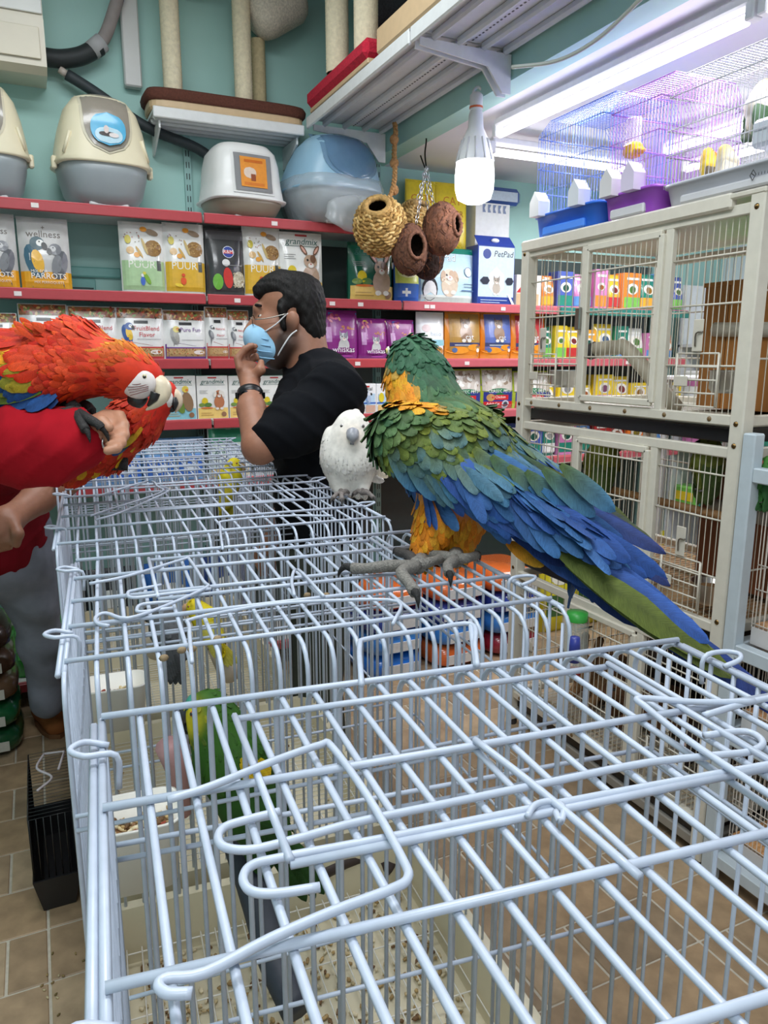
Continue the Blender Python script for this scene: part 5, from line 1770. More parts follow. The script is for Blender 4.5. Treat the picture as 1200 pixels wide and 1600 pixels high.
def breeding_cage(label, z0, z1, x0, liner, fill):
    y0, y1, x1 = RY0 + .03, RY1 - .03, RX + .57
    t_ = thing('breeding_cage', label, 'cage', ((x0 + x1) / 2, (y0 + y1) / 2, z0), 0, 'breeding cages in the white rack')
    m = MB()
    m.loft([[(a, y0 if i in (0, 1) else y1, z) for i, a in enumerate((x0, x1, x1, x0))] for z in (z0, z0 + .05)], (210, 206, 204), smooth=False)
    m.build('tray', M_PLASTIC, t_)
    m = MB()
    m.box(((x0 + x1) / 2, (y0 + y1) / 2, z0 + .056), (x1 - x0 - .01, y1 - y0 - .01, .008), liner)
    m.build('shavings', M_SEED, t_)
    MB().box((x1 - .01, (y0 + y1) / 2, (z0 + z1) / 2), (.008, y1 - y0, z1 - z0 - .06), fill).build('back_board', M_CARD, t_)
    m = MB()
    n = 60
    for q in range(n):
        y = y0 + (y1 - y0) * (q + .5) / n
        m.tube([(x0 + .004, y, z0 + .05), (x0 + .004, y, z1), (x1, y, z1)], .0014, (236, 226, 214), 4, cap=False)
    for z in (z0 + .06, z0 + .16, (z0 + z1) / 2, z1):
        m.tube([(x0, y0, z), (x0, y1, z)], .002, (236, 226, 214), 4)
    for q in range(20):
        x = x0 + (x1 - x0) * q / 20
        for y in (y0, y1):
            m.tube([(x, y, z0 + .05), (x, y, z1)], .0014, (236, 226, 214), 4, cap=False)
    m.build('bars', M_WIRE, t_, stuff=True)
    d = MB()
    yc = y1 - .22
    for y in (yc - .07, yc + .07):
        d.tube([(x0 - .004, y, z0 + .08), (x0 - .004, y, z0 + .2)], .0025, (240, 232, 222), 5)
    for z in (z0 + .08, z0 + .2):
        d.tube([(x0 - .004, yc - .07, z), (x0 - .004, yc + .07, z)], .0025, (240, 232, 222), 5)
    d.tube(smooth_path([(x0 - .006, yc, z0 + .1), (x0 - .014, yc, z0 + .11), (x0 - .006, yc, z0 + .125)], 4), .003, (230, 226, 222), 5)
    d.build('door', M_WIRE, t_)


breeding_cage('white wire breeding cage with orange shavings, bottom of the right rack', .10, .45, RX + .03, (226, 170, 116), (226, 176, 124))
breeding_cage('white wire breeding cage with pale shavings, second level of the right rack', .50, .72, RX + .03, (214, 160, 116), (206, 158, 112))
breeding_cage('white wire breeding cage with brown box, third level of the right rack', .76, 1.22, RX + .03, (216, 168, 124), (190, 130, 84))
breeding_cage('small white wire cage on top of the right rack', 1.262, 1.52, RX + .04, (226, 214, 196), (226, 222, 214))
nest_box('small dark brown nest box inside the third level of the right rack', RX + .25, RY1 - .36, .825, .2, .28, .26, (120, 70, 46))


# ------------------------------------------------------------------ small cages on the aviary roof
def roof_cage(label, y0, y1, base, wire, zt, hb, extra, x0=1.74, x1=2.12, z0=1.978):
    t_ = thing('budgie_cage', label, 'cage', ((x0 + x1) / 2, (y0 + y1) / 2, z0), 0, 'small bird cages on the aviary roof')
    m = MB()
    W, D = x1 - x0, y1 - y0
    c = ((x0 + x1) / 2, (y0 + y1) / 2)
    A = [[(x + c[0], y + c[1], z0 + z) for x, y, _ in sring(W * a, D * a, 0, 9, 32)] for a, z in ((.90, 0), (.93, .012), (.97, hb), (1.0, hb), (1.0, hb + .008), (.95, hb + .004), (.9, .02))]
    m.loft(A, base)
    b_ = m.build('base_tray', M_PLASTIC, t_)
    MB().box((x0 + .012, c[1], z0 + hb * .3), (.02, D * .62, hb * .4), tuple(min(255, v + 40) for v in base) if base[0] < 150 else (214, 214, 218), bev=.005).build('drawer', M_PLASTIC, b_)
    m = MB()
    xi0, xi1, yi0, yi1 = x0 + .015, x1 - .015, y0 + .015, y1 - .015
    zb = z0 + hb
    n = int((yi1 - yi0) / .0135)
    for q in range(n + 1):
        y = yi0 + (yi1 - yi0) * q / n
        m.tube([(xi0, y, zb), (xi0, y, zt - .06), (xi0 + .05, y, zt), (xi1 - .05, y, zt), (xi1, y, zt - .06), (xi1, y, zb)], .0012, wire, 4, cap=False)
    n = int((xi1 - xi0) / .0135)
    for q in range(n + 1):
        x = xi0 + (xi1 - xi0) * q / n
        zz = zt - .06 * max(0, 1 - min(x - xi0, xi1 - x) / .05)
        for y in (yi0, yi1):
            m.tube([(x, y, zb), (x, y, zz)], .0012, wire, 4, cap=False)
    for z in (zb + .01, zb + .09, (zb + zt) / 2, zt - .07):
        m.tube([(xi0, yi0, z), (xi1, yi0, z), (xi1, yi1, z), (xi0, yi1, z)], .0018, wire, 4, closed=True)
    for x in (xi0 + .05, (xi0 + xi1) / 2, xi1 - .05):
        m.tube([(x, yi0, zt), (x, yi1, zt)], .0018, wire, 4)
    m.build('bars', M_WIRE, t_, stuff=True)
    for e in extra:
        e(t_, x0, y0, y1, zb)
    return t_


def feeder(y, col):
    def f(t_, x0, y0, y1, zb):
        m = MB()
        m.prism([(0, 0), (.055, 0), (.055, .05), (.028, .085), (0, .05)], (x0 - .03, y - .03, zb + .0), (0, 1, 0), (0, 0, 1), (1, 0, 0), .05, col)
        m.build('feeder', M_PLASTIC, t_)
    return f


yb0, yb1 = onx(935, 330, 1.74)[1], onx(829, 330, 1.74)[1]
roof_cage('small cage with blue base and blue wires on the aviary roof', yb0 + .005, yb1, (40, 110, 220), (110, 140, 220), 2.40, .075, [feeder(yb1 - .06, (236, 238, 242)), feeder(yb0 + .10, (226, 232, 240))])
yp0 = onx(1022, 310, 1.74)[1]
roof_cage('small cage with purple base and purple wires on the aviary roof', yp0, yb0 - .005, (160, 80, 200), (190, 130, 220), 2.38, .075, [feeder(yb0 - .06, (226, 224, 226)), feeder(yp0 + .09, (226, 216, 240))])
t = roof_cage('white wire cage with grey base nearest the viewer on the aviary roof', 1.33, yp0 - .006, (196, 198, 206), (206, 206, 216), 2.36, .06, [], x1=2.2)
yl = 1.33 + .14
m = MB()
for a in ((0, .012), (.009, 0), (0, -.012), (-.009, 0)):
    pass
m.tube([(1.738, yl + dy * .9, 2.012 + dz) for dy, dz in ((0, .013), (.010, 0), (0, -.013), (-.010, 0))], .0014, (40, 40, 44), 4, closed=True)
m.tube([(1.738, yl + .004, 2.016), (1.738, yl - .004, 2.010)], .0012, (40, 40, 44), 4)
for q in range(6):
    m.tube([(1.737, yl - .018 - q * .009, 2.008), (1.737, yl - .018 - q * .009, 2.015)], .0012, (90, 90, 96), 4)
m.build('logo_print', M_PRINT, t)
t = thing('seed_hopper', 'clear seed hopper with yellow cup on the front of the purple cage', 'feeder', at(990, 225, 2.55))
k = at(990, 215, 2.42)
MB().lathe([(0, .06), (.022, .058), (.026, .05), (.026, -.02)], k, (236, 240, 244), n=14).build('bottle', M_CLEAR, t)
MB().box(k + (0, 0, -.038), (.05, .055, .045), (236, 206, 30), bev=.01).build('cup', M_PLASTIC, t)
MB().box(k + (0, -.03, -.045), (.04, .03, .02), (226, 190, 30), bev=.008).build('lip', M_PLASTIC, t)
MB().tube([k + (.02, 0, -.03), k + (.08, .0, -.03)], .002, (190, 150, 210), 4).build('hook', M_WIRE, t)

# ------------------------------------------------------------------ goods behind the aviary
SEEN = {}
cols = [(236, 206, 50), (40, 130, 110), (240, 170, 50), (190, 50, 50), (90, 140, 200), (236, 236, 232), (120, 190, 80), (200, 120, 170), (240, 130, 50), (70, 90, 170)]


def goods(z, y, x0, x1, hmin, hmax, names, grp, seed, only=None):
    rs = random.Random(seed)
    x = x0
    i = 0
    while x < x1:
        wd = rs.uniform(.085, .15) if not only else .139
        c = only or cols[rs.randrange(len(cols))]
        c2 = cols[rs.randrange(len(cols))]
        hgt = rs.uniform(hmin, hmax)
        it = [('r', .06, .08, .94, .36, c2), ('e', .5, .58, .32, .24, (236, 230, 220)), ('e', .5, .56, .18, .16, tuple(int(v * .6) for v in c2)), ('r', .15, .82, .85, .88, (246, 244, 240))]
        while c == c2 or (c, c2) in SEEN.setdefault(grp, set()):
            c2 = cols[rs.randrange(len(cols))]
            c = only or cols[rs.randrange(len(cols))]
        SEEN[grp].add((c, c2))
        lb = '%s %s with %s band, %s' % (COLN[c], names, COLN[c2], grp)
        if i % 2:
            carton('goods_carton', lb, x, x + wd - .004, z, z + hgt, it, c, depth=.1, Y=y, group=names + 's ' + grp)
        else:
            bag('goods_bag', lb, x, x + wd - .004, z, z + hgt, it, c, Y=y, group=names + 's ' + grp)
        x += wd
        i += 1


COLN = dict(zip(cols, ['yellow', 'teal', 'amber', 'red', 'blue', 'white', 'green', 'pink', 'orange', 'navy']))
goods(ZB, 3.54, 2.62, 3.6, .14, .24, 'pack', 'on the teal edged shelf behind the aviary', 3)
goods(ZC, 3.54, 2.62, 3.6, .15, .22, 'pack', 'on the second shelf behind the aviary', 4)
goods(ZD, 3.54, 2.62, 3.6, .12, .2, 'pack', 'on the third shelf behind the aviary', 5, (236, 206, 50))
goods(ZE, 3.54, 1.95, 3.6, .14, .22, 'pack', 'on the fourth shelf behind the aviary', 6)
# freestanding white side shelves beyond the aviary
t = thing('side_shelving', 'white shelving against the right wall, seen through the aviary bars', 'shelving', (3.9, 2.6, 0))
for z in (.15, .55, .95, 1.30, 1.62):
    MB().box((4.05, 2.5, z), (.46, 2.4, .022), (226, 228, 230), bev=.003).build('shelf', M_PAINT, t)
for y in (1.32, 2.5, 3.68):
    MB().box((4.05, y, 1.0), (.46, .02, 2.0), (216, 220, 222), bev=.003).build('side_board', M_PAINT, t)
rs = random.Random(11)
for zi, z in enumerate((.562, .962, 1.312)):
    y = 1.4
    k = 0
    while y < 3.55:
        wd = rs.uniform(.12, .22)
        if y < 2.52 and y + wd > 2.48:
            y = 2.52
        c = cols[rs.randrange(len(cols))]
        hgt = rs.uniform(.14, .26)
        c2 = cols[rs.randrange(len(cols))]
        while c == c2 or (c, c2) in SEEN.setdefault(zi, set()):
            c2 = cols[rs.randrange(len(cols))]
            c = cols[rs.randrange(len(cols))]
        SEEN[zi].add((c, c2))
        o = thing('goods_pack', '%s pack with %s label on the %s right wall shelf' % (COLN[c], COLN[c2], ['low', 'middle', 'high'][zi]), 'pack', (3.93, y + wd / 2, z), 0, 'packs on the white side shelving')
        MB().box((0, 0, hgt / 2), (.14, wd - .01, hgt), c, bev=.012).build('pouch', M_FILM, o, local=True)
        MB().box((-.0705, 0, hgt * .55), (.002, wd * .7, hgt * .4), c2).build('print', M_PRINT, o, local=True)
        y += wd
        k += 1
# green crate, yellow sacks, bin behind the aviary
t = thing('green_crate', 'bright green plastic crate behind the wooden nest box', 'crate', (3.05, 2.35, 1.0))
bx = MB()
bx.loft([[(2.95 + a, 2.15 + b, z) for a, b in ((-i, -i), (.3 + i, -i), (.3 + i, .5 + i), (-i, .5 + i))] for i, z in ((0, 1.46), (.02, 1.70), (.03, 1.70), (.03, 1.72), (.01, 1.72), (-.02, 1.48))], (90, 210, 90), smooth=False)
bx.build('body', M_PLASTIC, t)
for s in (2.12, 2.68):
    MB().box((3.1, s, 1.69), (.12, .03, .03), (80, 196, 80), bev=.008).build('handle', M_PLASTIC, t)
t2 = thing('display_table', 'white display stand carrying the green crate behind the aviary', 'table', (3.1, 2.4, 0))
MB().box((3.1, 2.4, 1.448), (.5, .9, .022), (226, 228, 230), bev=.004).build('tabletop', M_PAINT, t2)
for dx in (-.22, .22):
    for dy in (-.42, .42):
        MB().box((3.1 + dx, 2.4 + dy, .72), (.03, .03, 1.436), (216, 218, 220), bev=.003).build('leg', M_PAINT, t2)
for q, (x, y) in enumerate(((2.62, 3.30), (2.86, 3.32), (3.1, 3.30), (3.34, 3.32))):
    bag('feed_sack', ['yellow feed sack in the row behind the aviary, second from the left', 'yellow feed sack in the row behind the aviary, third from the left', 'yellow feed sack in the row behind the aviary, fourth from the left', 'yellow feed sack in the row behind the aviary, rightmost', 'yellow feed sack in the row behind the aviary, leftmost'][q], x - .115, x + .115, 0, .5, [('r', .1, .2, .9, .45, (60, 110, 60)), ('e', .5, .66, .3, .22, (236, 236, 220))], (232, 220, 50), depth=.13, Y=y - .06, group='yellow feed sacks')

# stacked bags at the foot of the wall, right of the cages
rs = random.Random(5)
stk = [((1.50, 3.25), (40, 120, 220), 'blue'), ((1.86, 3.24), (230, 110, 50), 'orange'), ((2.20, 3.26), (150, 40, 60), 'crimson')]
for (x, y), c, nm in stk:
    for k in range(4):
        cc = [c, (60, 130, 210), (50, 70, 160), (220, 110, 50)][k] if k else c
        cn = [nm, 'sky blue', 'navy', 'orange'][k]
        o = thing('food_sack', '%s sack, %s in the %s stack by the wall' % (cn, ['lowest', 'second up', 'third up', 'topmost'][k], ['left', 'middle', 'right'][[1.5, 1.86, 2.2].index(x)]), 'sack', (x, y, .004 + k * .115), rs.uniform(-.08, .08), 'stacked sacks on the floor')
        A = [[(px_, py_, z) for px_, py_, _ in sring(.32 * a, .40 * a, 0, 4, 24)] for a, z in ((.8, 0), (.98, .02), (1, .05), (.97, .085), (.8, .112))]
        MB().loft(A, cc).build('pouch', M_FILM, o, local=True)
        MB().box((0, -.2005, .05), (.2, .004, .05), (226, 228, 232), bev=.001).build('print', M_PRINT, o, local=True)
# sacks at the left, beyond the man in red
lst = [((88, 60, 44), 'brown', 0), ((104, 76, 56), 'tan', 1), ((30, 84, 50), 'green', 2), ((84, 62, 50), 'dark brown', 3), ((96, 70, 52), 'light brown', 4)]
for k in range(5):
    c, nm = [((26, 80, 48), 'green'), ((30, 96, 56), 'bright green'), ((110, 84, 62), 'tan'), ((88, 62, 46), 'brown'), ((70, 50, 40), 'dark brown')][k]
    o = thing('peat_sack', '%s sack, %s of the left hand stack behind the man in red' % (nm, ['lowest', 'second lowest', 'middle', 'second highest', 'topmost'][k]), 'sack', (-.41, 3.22, .004 + k * .108), rs.uniform(-.06, .06), 'sacks stacked at the left')
    A = [[(px_, py_, z) for px_, py_, _ in sring(.5 * a, .36 * a, 0, 4, 24)] for a, z in ((.82, 0), (.98, .02), (1, .05), (.97, .08), (.82, .105))]
    MB().loft(A, c).build('pouch', M_FILM, o, local=True)
    MB().box((.1, -.181, .05), (.2, .004, .04), (196, 196, 186), bev=.001).build('print', M_PRINT, o, local=True)
t = thing('blue_bin', 'dark blue storage bin on the floor beside the left sacks', 'bin', (-.05, 3.37, 0))
m = MB()
m.loft([[(-.05 + x, 3.37 + y, z) for x, y, _ in sring(.16 * a, .16 * a, 0, 6, 24)] for a, z in ((.86, .0), (1, .27), (1.06, .27), (1.06, .29), (.96, .29), (.84, .02))], (30, 56, 110))
m.build('body', M_PLASTIC, t)
MB().box((-.05, 3.283, .255), (.08, .02, .02), (26, 48, 100), bev=.006).build('handle', M_PLASTIC, t)

# ------------------------------------------------------------------ birds
CAMH = np.array([Fv[0], Fv[1], 0]) / math.hypot(Fv[0], Fv[1])      # level direction away from the viewer
UPZ = np.array([0, 0, 1.0])


def body_obj(V, F, C, name, mt, parent):
    return MB().add(V, [tuple(f) for f in F], C).build(name, mt, parent)


def jit(c, a=.12):
    return np.clip(c * (1 + random.uniform(-a, a)) + random.uniform(-.008, .008), 0, 1)


def spine_fn(pts):
    P = np.array(pts)
    seg = P[1:] - P[:-1]
    ln = np.linalg.norm(seg, axis=1)
    cum = np.concatenate([[0], np.cumsum(ln)])

    def f(p):
        best = None
        for i in range(len(seg)):
            t = min(1, max(0, (p - P[i]) @ seg[i] / ln[i] ** 2))
            q = P[i] + seg[i] * t
            d = np.linalg.norm(p - q)
            if best is None or d < best[0]:
                best = (d, (cum[i] + ln[i] * t) / cum[-1], seg[i] / ln[i], q)
        return best
    return f


def beak(par, base, fwd, up, L, wd, cu, cl, gape=.0, hook=1.0):
    """hooked upper mandible and short lower one"""
    m = MB()
    pts = [base + fwd * L * a + up * L * b for a, b in ((-.15, .22), (.25, .24), (.58, .06), (.72, -.26 * hook), (.66, -.62 * hook), (.56, -.86 * hook))]
    m.tube(smooth_path(pts, 4), [wd * .5, wd * .52, wd * .46, wd * .34, wd * .18, wd * .03], cu, 12)
    o = m.build('upper_beak', M_HORN, par)
    m = MB()
    pts = [base + fwd * L * a + up * L * (b - gape) for a, b in ((-.12, -.26), (.18, -.42), (.36, -.42), (.48, -.28))]
    m.tube(smooth_path(pts, 4), [wd * .40, wd * .40, wd * .32, wd * .12], cl, 10)
    m.build('lower_beak', M_HORN, par)
    return o


def eye(par, p, out, r, iris=(226, 206, 120), pupil=(14, 14, 14), ring=(236, 234, 228)):
    out = out / np.linalg.norm(out)
    m = MB()
    m.lathe([(r * 1.5, -.2 * r), (r * 1.25, .3 * r), (r * .9, .3 * r)], p, ring, axis=out, n=14)
    m.ell(p, (r, r, r), iris, n=12)
    m.ell(p + out * r * .5, (r * .62,) * 3, pupil, n=12)
    m.build('eye', M_EYE, par)


def toe(m, pts, r, col, claw=(30, 28, 28), cl=.018, down=-UPZ):
    p = smooth_path(pts, 5)
    m.tube(p, [r, r * 1.08, r * .9, r], col, 9)
    d = p[-1] - p[-2]
    d = d / np.linalg.norm(d)
    c = [p[-1], p[-1] + d * cl * .5 + down * -cl * .12, p[-1] + d * cl * .9 + down * cl * .25, p[-1] + d * cl + down * cl * .7]
    m.tube(smooth_path(c, 3), [r * .7, r * .6, r * .35, r * .05], claw, 7)


def plumage(par, V, F, spacing, fn, name='plumage', tries=7000):
    m = MB()
    for p, n, vi in spots(V, F, spacing, tries):
        r = fn(p, n, vi)
        if r is None:
            continue
        d, L, W, c0, c1, lift, curl = r
        d = d - n * (d @ n)
        if np.linalg.norm(d) < 1e-6:
            continue
        sdv = np.cross(n, d / np.linalg.norm(d))
        feather(m, p - n * .001, d / np.linalg.norm(d) + sdv * random.uniform(-.28, .28), n + sdv * random.uniform(-.2, .2), L * random.uniform(.85, 1.15), W, c0, c1, curl * .45, lift + .07)
    return m.build(name, M_FEATHER, par, stuff=True)


# ---- the blue and gold macaw
t = thing('macaw', 'blue and gold macaw with green back and orange legs standing on the white cages', 'parrot', onz(650, 885, 1.208))
OL, GR, LB, BL, DB, OR, YE = [lin(c) for c in ((112, 126, 52), (56, 102, 74), (72, 130, 176), (46, 82, 152), (36, 50, 108), (236, 140, 30), (238, 176, 44))]
S = [(640, 540, 1.40), (655, 592, 1.39), (676, 645, 1.36), (725, 712, 1.33), (805, 785, 1.29), (900, 862, 1.22), (1205, 1098, 1.05)]
sp = spine_fn([at(*q) for q in S])


def PX(a, b, z):
    return at(a, b, z)


k13 = 1.35 / FPX
GRc, OLc, BLc, ORc, DKc, YEc = (54, 108, 78), (108, 128, 54), (44, 86, 164), (244, 146, 30), (34, 52, 110), (246, 180, 44)
prims = [('c', PX(645, 562, 1.40), PX(655, 592, 1.39), 39 * k13, 45 * k13, GRc), ('c', PX(655, 592, 1.39), PX(670, 640, 1.37), 44 * k13, 52 * k13, GRc),
         ('c', PX(624, 588, 1.38), PX(628, 640, 1.365), 13 * k13, 17 * k13, ORc), ('c', PX(670, 645, 1.36), PX(705, 700, 1.34), 55 * k13, 78 * k13, OLc),
         ('c', PX(705, 698, 1.34), PX(790, 768, 1.30), 72 * k13, 48 * k13, OLc), ('c', PX(790, 768, 1.30), PX(880, 845, 1.24), 47 * k13, 28 * k13, BLc),
         ('c', PX(690, 720, 1.36), PX(706, 800, 1.34), 60 * k13, 44 * k13, ORc),
         ('c', PX(640, 692, 1.27), PX(735, 752, 1.24), 48 * k13, 34 * k13, BLc), ('c', PX(735, 752, 1.24), PX(900, 834, 1.18), 33 * k13, 16 * k13, BLc),
         ('c', PX(625, 675, 1.29), PX(700, 690, 1.27), 40 * k13, 44 * k13, OLc),
         ('c', PX(745, 680, 1.41), PX(860, 752, 1.36), 42 * k13, 22 * k13, GRc),
         ('c', PX(688, 800, 1.295), PX(666, 856, 1.285), 38 * k13, 22 * k13, ORc), ('c', PX(724, 800, 1.34), PX(714, 850, 1.33), 40 * k13, 26 * k13, YEc)]
V, F, C = sdf_body(prims, .005, .03, .012)
body_obj(V, F, C, 'body', M_FEATHER, t)
L_ = -Rv
zg = at(760, 722, 1.27)[2]


def pxy(p):
    d = p - EYE
    zf = d @ Fv
    return CX + FPX * (d @ Rv) / zf, CY - FPX * (d @ Uv) / zf


def mcol(p, tt, q):
    lat = (p - q) @ L_
    zz = p[2]
    xx = (p - at(700, 700, 1.3)) @ Rv
    if tt < .20:
        fr = (pxy(p)[1] < 636) * np.clip((lat - .020) / .012, 0, 1) * np.clip((at(620, 566, 1.38)[2] - zz) / .008, 0, 1)
        base = GR * random.uniform(.75, 1.15) + (OL - GR) * np.clip((tt - .10) * 6, 0, .8) * random.uniform(.3, 1)
        return base * (1 - fr) + (OR + (YE - OR) * random.random()) * fr
    low = zg - .02 * random.random() + .10 * np.clip(xx, -.2, .3)
    f = np.clip((low + .035 - zz) / .035, 0, 1)
    g = OL + (GR - OL) * (.5 * random.random()) + np.array([.06, .05, 0]) * (random.random() < .3)
    g2 = LB if f < .9 else BL + (LB - BL) * .35 * random.random()
    return g * (1 - f) + g2 * f


def mfn(p, n, vi):
    d, tt, sd, q = sp(p)
    if tt > .3 and n[2] < -.35 and C[vi][0] < .45:
        return None
    orange = C[vi][0] > .45
    if orange and p[2] < at(690, 770, 1.32)[2]:
        return -UPZ + .1 * sd, .030, .012, jit(OR, .2), jit(YE if random.random() < .5 else OR, .2), .12, .1
    if orange and tt < .26 and pxy(p)[1] < 640 and pxy(p)[0] < 650:
        return sd - .2 * L_ - .4 * UPZ, .024, .0085, jit(OR, .25), jit(YE, .15), -.02, .1
    c = mcol(p, tt, q)
    s = .016 + .024 * np.clip((tt - .10) / .4, 0, 1)
    if tt < .20:
        s = .016 + .012 * (tt / .2)
    c1 = c * random.uniform(.95, 1.2)
    if tt > .22 and random.random() < .5 and p[2] < zg + .075:
        c1 = c + (LB - c) * .45
    sd2 = sd + (-.18 * UPZ if tt > .2 else 0)
    if tt > .27 and (n @ CAMH > -.25 or tt > .62) and p[2] < zg + .05:
        s *= .8
    elif tt > .27 and p[2] < zg + .02:
        return sd2, s * 2.6, s * .74, jit(c * .8, .1), jit(c1 * (.85 if random.random() < .5 else 1.05), .1), .03, .06
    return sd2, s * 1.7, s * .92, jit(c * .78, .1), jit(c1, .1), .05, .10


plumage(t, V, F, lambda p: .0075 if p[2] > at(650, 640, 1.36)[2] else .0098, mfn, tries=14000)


def quills(par, rows, name='flight_feather', n=-CAMH + .6 * UPZ):
    for (x0, y0, z0, x1, y1, z1, wpx, c0, c1) in rows:
        a, b = at(x0, y0, z0), at(x1, y1, z1)
        m = MB()
        L = np.linalg.norm(b - a)
        feather(m, a, b - a, n, L, wpx * k13, jit(np.asarray(c0), .08), jit(np.asarray(c1), .08), -.03, .0, .7)
        # thickness of the vane stack: a second layer just beneath
        feather(m, a - n * .0015, b - a, n, L * .97, wpx * k13 * .9, np.asarray(c0) * .5, np.asarray(c1) * .5, -.03, .0, .8)
        m.build(name, M_FEATHER, par)


rows = []
# greater coverts: olive passing to sky blue, hanging over the blue secondaries
for q in range(11):
    f = q / 10
    x, y = 606 + 270 * f, 690 + 42 * f + 12 * math.sin(q)
    zz = 1.225 - .05 * f
    rows.append((x, y, zz, x + 44 + 40 * f, y + 78 - 4 * f, zz + .012, 30, OL + (GR - OL) * random.random() * .6, LB))
# secondaries along the lower edge
for q in range(12):
    f = q / 11
    x, y = 622 + 226 * f, 706 + 58 * f
    zz = 1.235 - .05 * f
    rows.append((x, y, zz, x + 44 + 92 * f, y + 66 + 30 * f, zz + .02, 30, LB * .9, BL if q % 3 else DB * 1.3))
for q in range(9):
    f = q / 8
    x, y = 690 + 200 * f, 745 + 62 * f
    zz = 1.205 - .04 * f
    rows.append((x, y, zz, x + 120 + 30 * f, y + 92 + 6 * f, zz - .005, 32, BL * 1.05, BL))
# primaries fanning past the tail base
for a in ((800, 705, 1.33, 925, 795, 1.27, 30, GR * .5, OL * .45), (830, 722, 1.32, 985, 822, 1.25, 32, OL * .4, OL * .35), (850, 742, 1.30, 1030, 862, 1.22, 30, DB * .7, OL * .45), (865, 760, 1.29, 1040, 868, 1.20, 24, DB * .8, DB),
          (870, 772, 1.26, 1038, 866, 1.18, 26, BL, DB), (862, 780, 1.24, 1046, 918, 1.15, 26, BL, DB), (850, 785, 1.22, 1010, 905, 1.15, 30, BL, BL), (830, 770, 1.20, 985, 880, 1.14, 36, BL, BL),
          (760, 690, 1.30, 880, 790, 1.24, 40, GR * .8, GR * .5), (780, 715, 1.27, 920, 810, 1.21, 40, LB * .8, BL), (730, 690, 1.26, 870, 790, 1.20, 44, LB, BL), (800, 745, 1.24, 950, 850, 1.18, 44, BL, BL)):
    rows.append(a)
quills(t, rows)
# lower contour feathers of the flank and undertail
quills(t, [(770, 800, 1.25, 890, 886, 1.20, 34, BL, DB), (790, 815, 1.245, 935, 922, 1.18, 36, BL, BL), (790, 845, 1.25, 850, 885, 1.22, 24, OR, YE)], 'flank_feather')
# tail
TB = [(860, 822, 1.21, 1050, 962, 1.12, 40, BL, BL * 1.15), (880, 850, 1.20, 1100, 1030, 1.08, 50, BL, OL * .8), (900, 855, 1.19, 1112, 1028, 1.075, 40, OL * .9, OL * .75), (905, 880, 1.20, 1135, 1050, 1.085, 40, OL * .8, OL * .7), (890, 848, 1.185, 1108, 1008, 1.06, 34, BL, BL * 1.2), (880, 832, 1.19, 1080, 984, 1.09, 34, BL * .9, BL * 1.1), (905, 868, 1.182, 1150, 1062, 1.06, 30, OL * .8, OL * .7), (868, 858, 1.168, 1122, 1038, 1.048, 38, OL * .85, OL * .7), (885, 880, 1.166, 1140, 1062, 1.046, 30, OL * .75, OL * .6), (870, 838, 1.195, 1020, 958, 1.12, 36, DB * 1.3, BL), (920, 895, 1.19, 1165, 1090, 1.07, 30, BL * .8, DB * 1.3),
      (870, 860, 1.22, 1010, 980, 1.15, 44, BL, DB), (860, 845, 1.23, 960, 945, 1.18, 46, DB * 1.2, BL), (930, 890, 1.17, 1215, 1110, 1.055, 36, BL, DB * 1.2), (960, 930, 1.17, 1260, 1140, 1.05, 34, DB * 1.2, DB * 1.4), (930, 905, 1.21, 1180, 1095, 1.085, 34, DB, DB * 1.2), (840, 820, 1.19, 985, 925, 1.13, 44, BL * 1.05, BL)]
quills(t, TB, 'tail_feather')
# small glimpse of the white face and beak, eye on the far side kept symmetrical
hb = at(617, 560, 1.41)
m = MB()
m.ell(hb + (0, 0, 0), (12 * k13, 10 * k13, 15 * k13), (232, 230, 224))
m.build('face_patch', M_SKIN, t)
beak(t, at(645, 562, 1.40) + (L_ * .55 + CAMH * .84) * .040, L_ * .5 + CAMH * .86, UPZ, .040, .032, (40, 40, 42), (40, 40, 42))
eye(t, at(606, 548, 1.385), L_ - .3 * CAMH, .0055)
m = MB()
GY = (126, 122, 116)
z0 = 1.2085
ft = onz(652, 884, z0 + .012)
m.tube(smooth_path([at(664, 852, 1.285), at(660, 872, 1.285), ft], 4), [.017, .0145, .015], GY, 10)
toe(m, [ft, onz(610, 884, z0 + .016), onz(572, 888, z0 + .011), onz(550, 888, z0 + .009)], .0095, GY, cl=.024)
toe(m, [ft, onz(628, 894, z0 + .016), onz(640, 912, z0 + .012), onz(648, 925, z0 + .009)], .0095, GY, cl=.022)
toe(m, [ft, onz(672, 878, z0 + .014), onz(690, 872, z0 + .010)], .0085, GY)
toe(m, [ft, onz(640, 868, z0 + .014), onz(622, 862, z0 + .010)], .0085, (70, 66, 64))
m.build('left_foot', M_SCALE, t)
m = MB()
ft = onz(712, 874, z0 + .012)
m.tube(smooth_path([at(712, 850, 1.34), at(712, 862, 1.335), ft], 4), [.017, .0145, .015], GY, 10)
toe(m, [ft, onz(690, 868, z0 + .014), onz(662, 866, z0 + .01)], .009, GY)
toe(m, [ft, onz(700, 884, z0 + .015), onz(702, 896, z0 + .01)], .009, GY)
toe(m, [ft, onz(730, 872, z0 + .014), onz(744, 868, z0 + .01)], .0085, GY)
m.build('right_foot', M_SCALE, t)

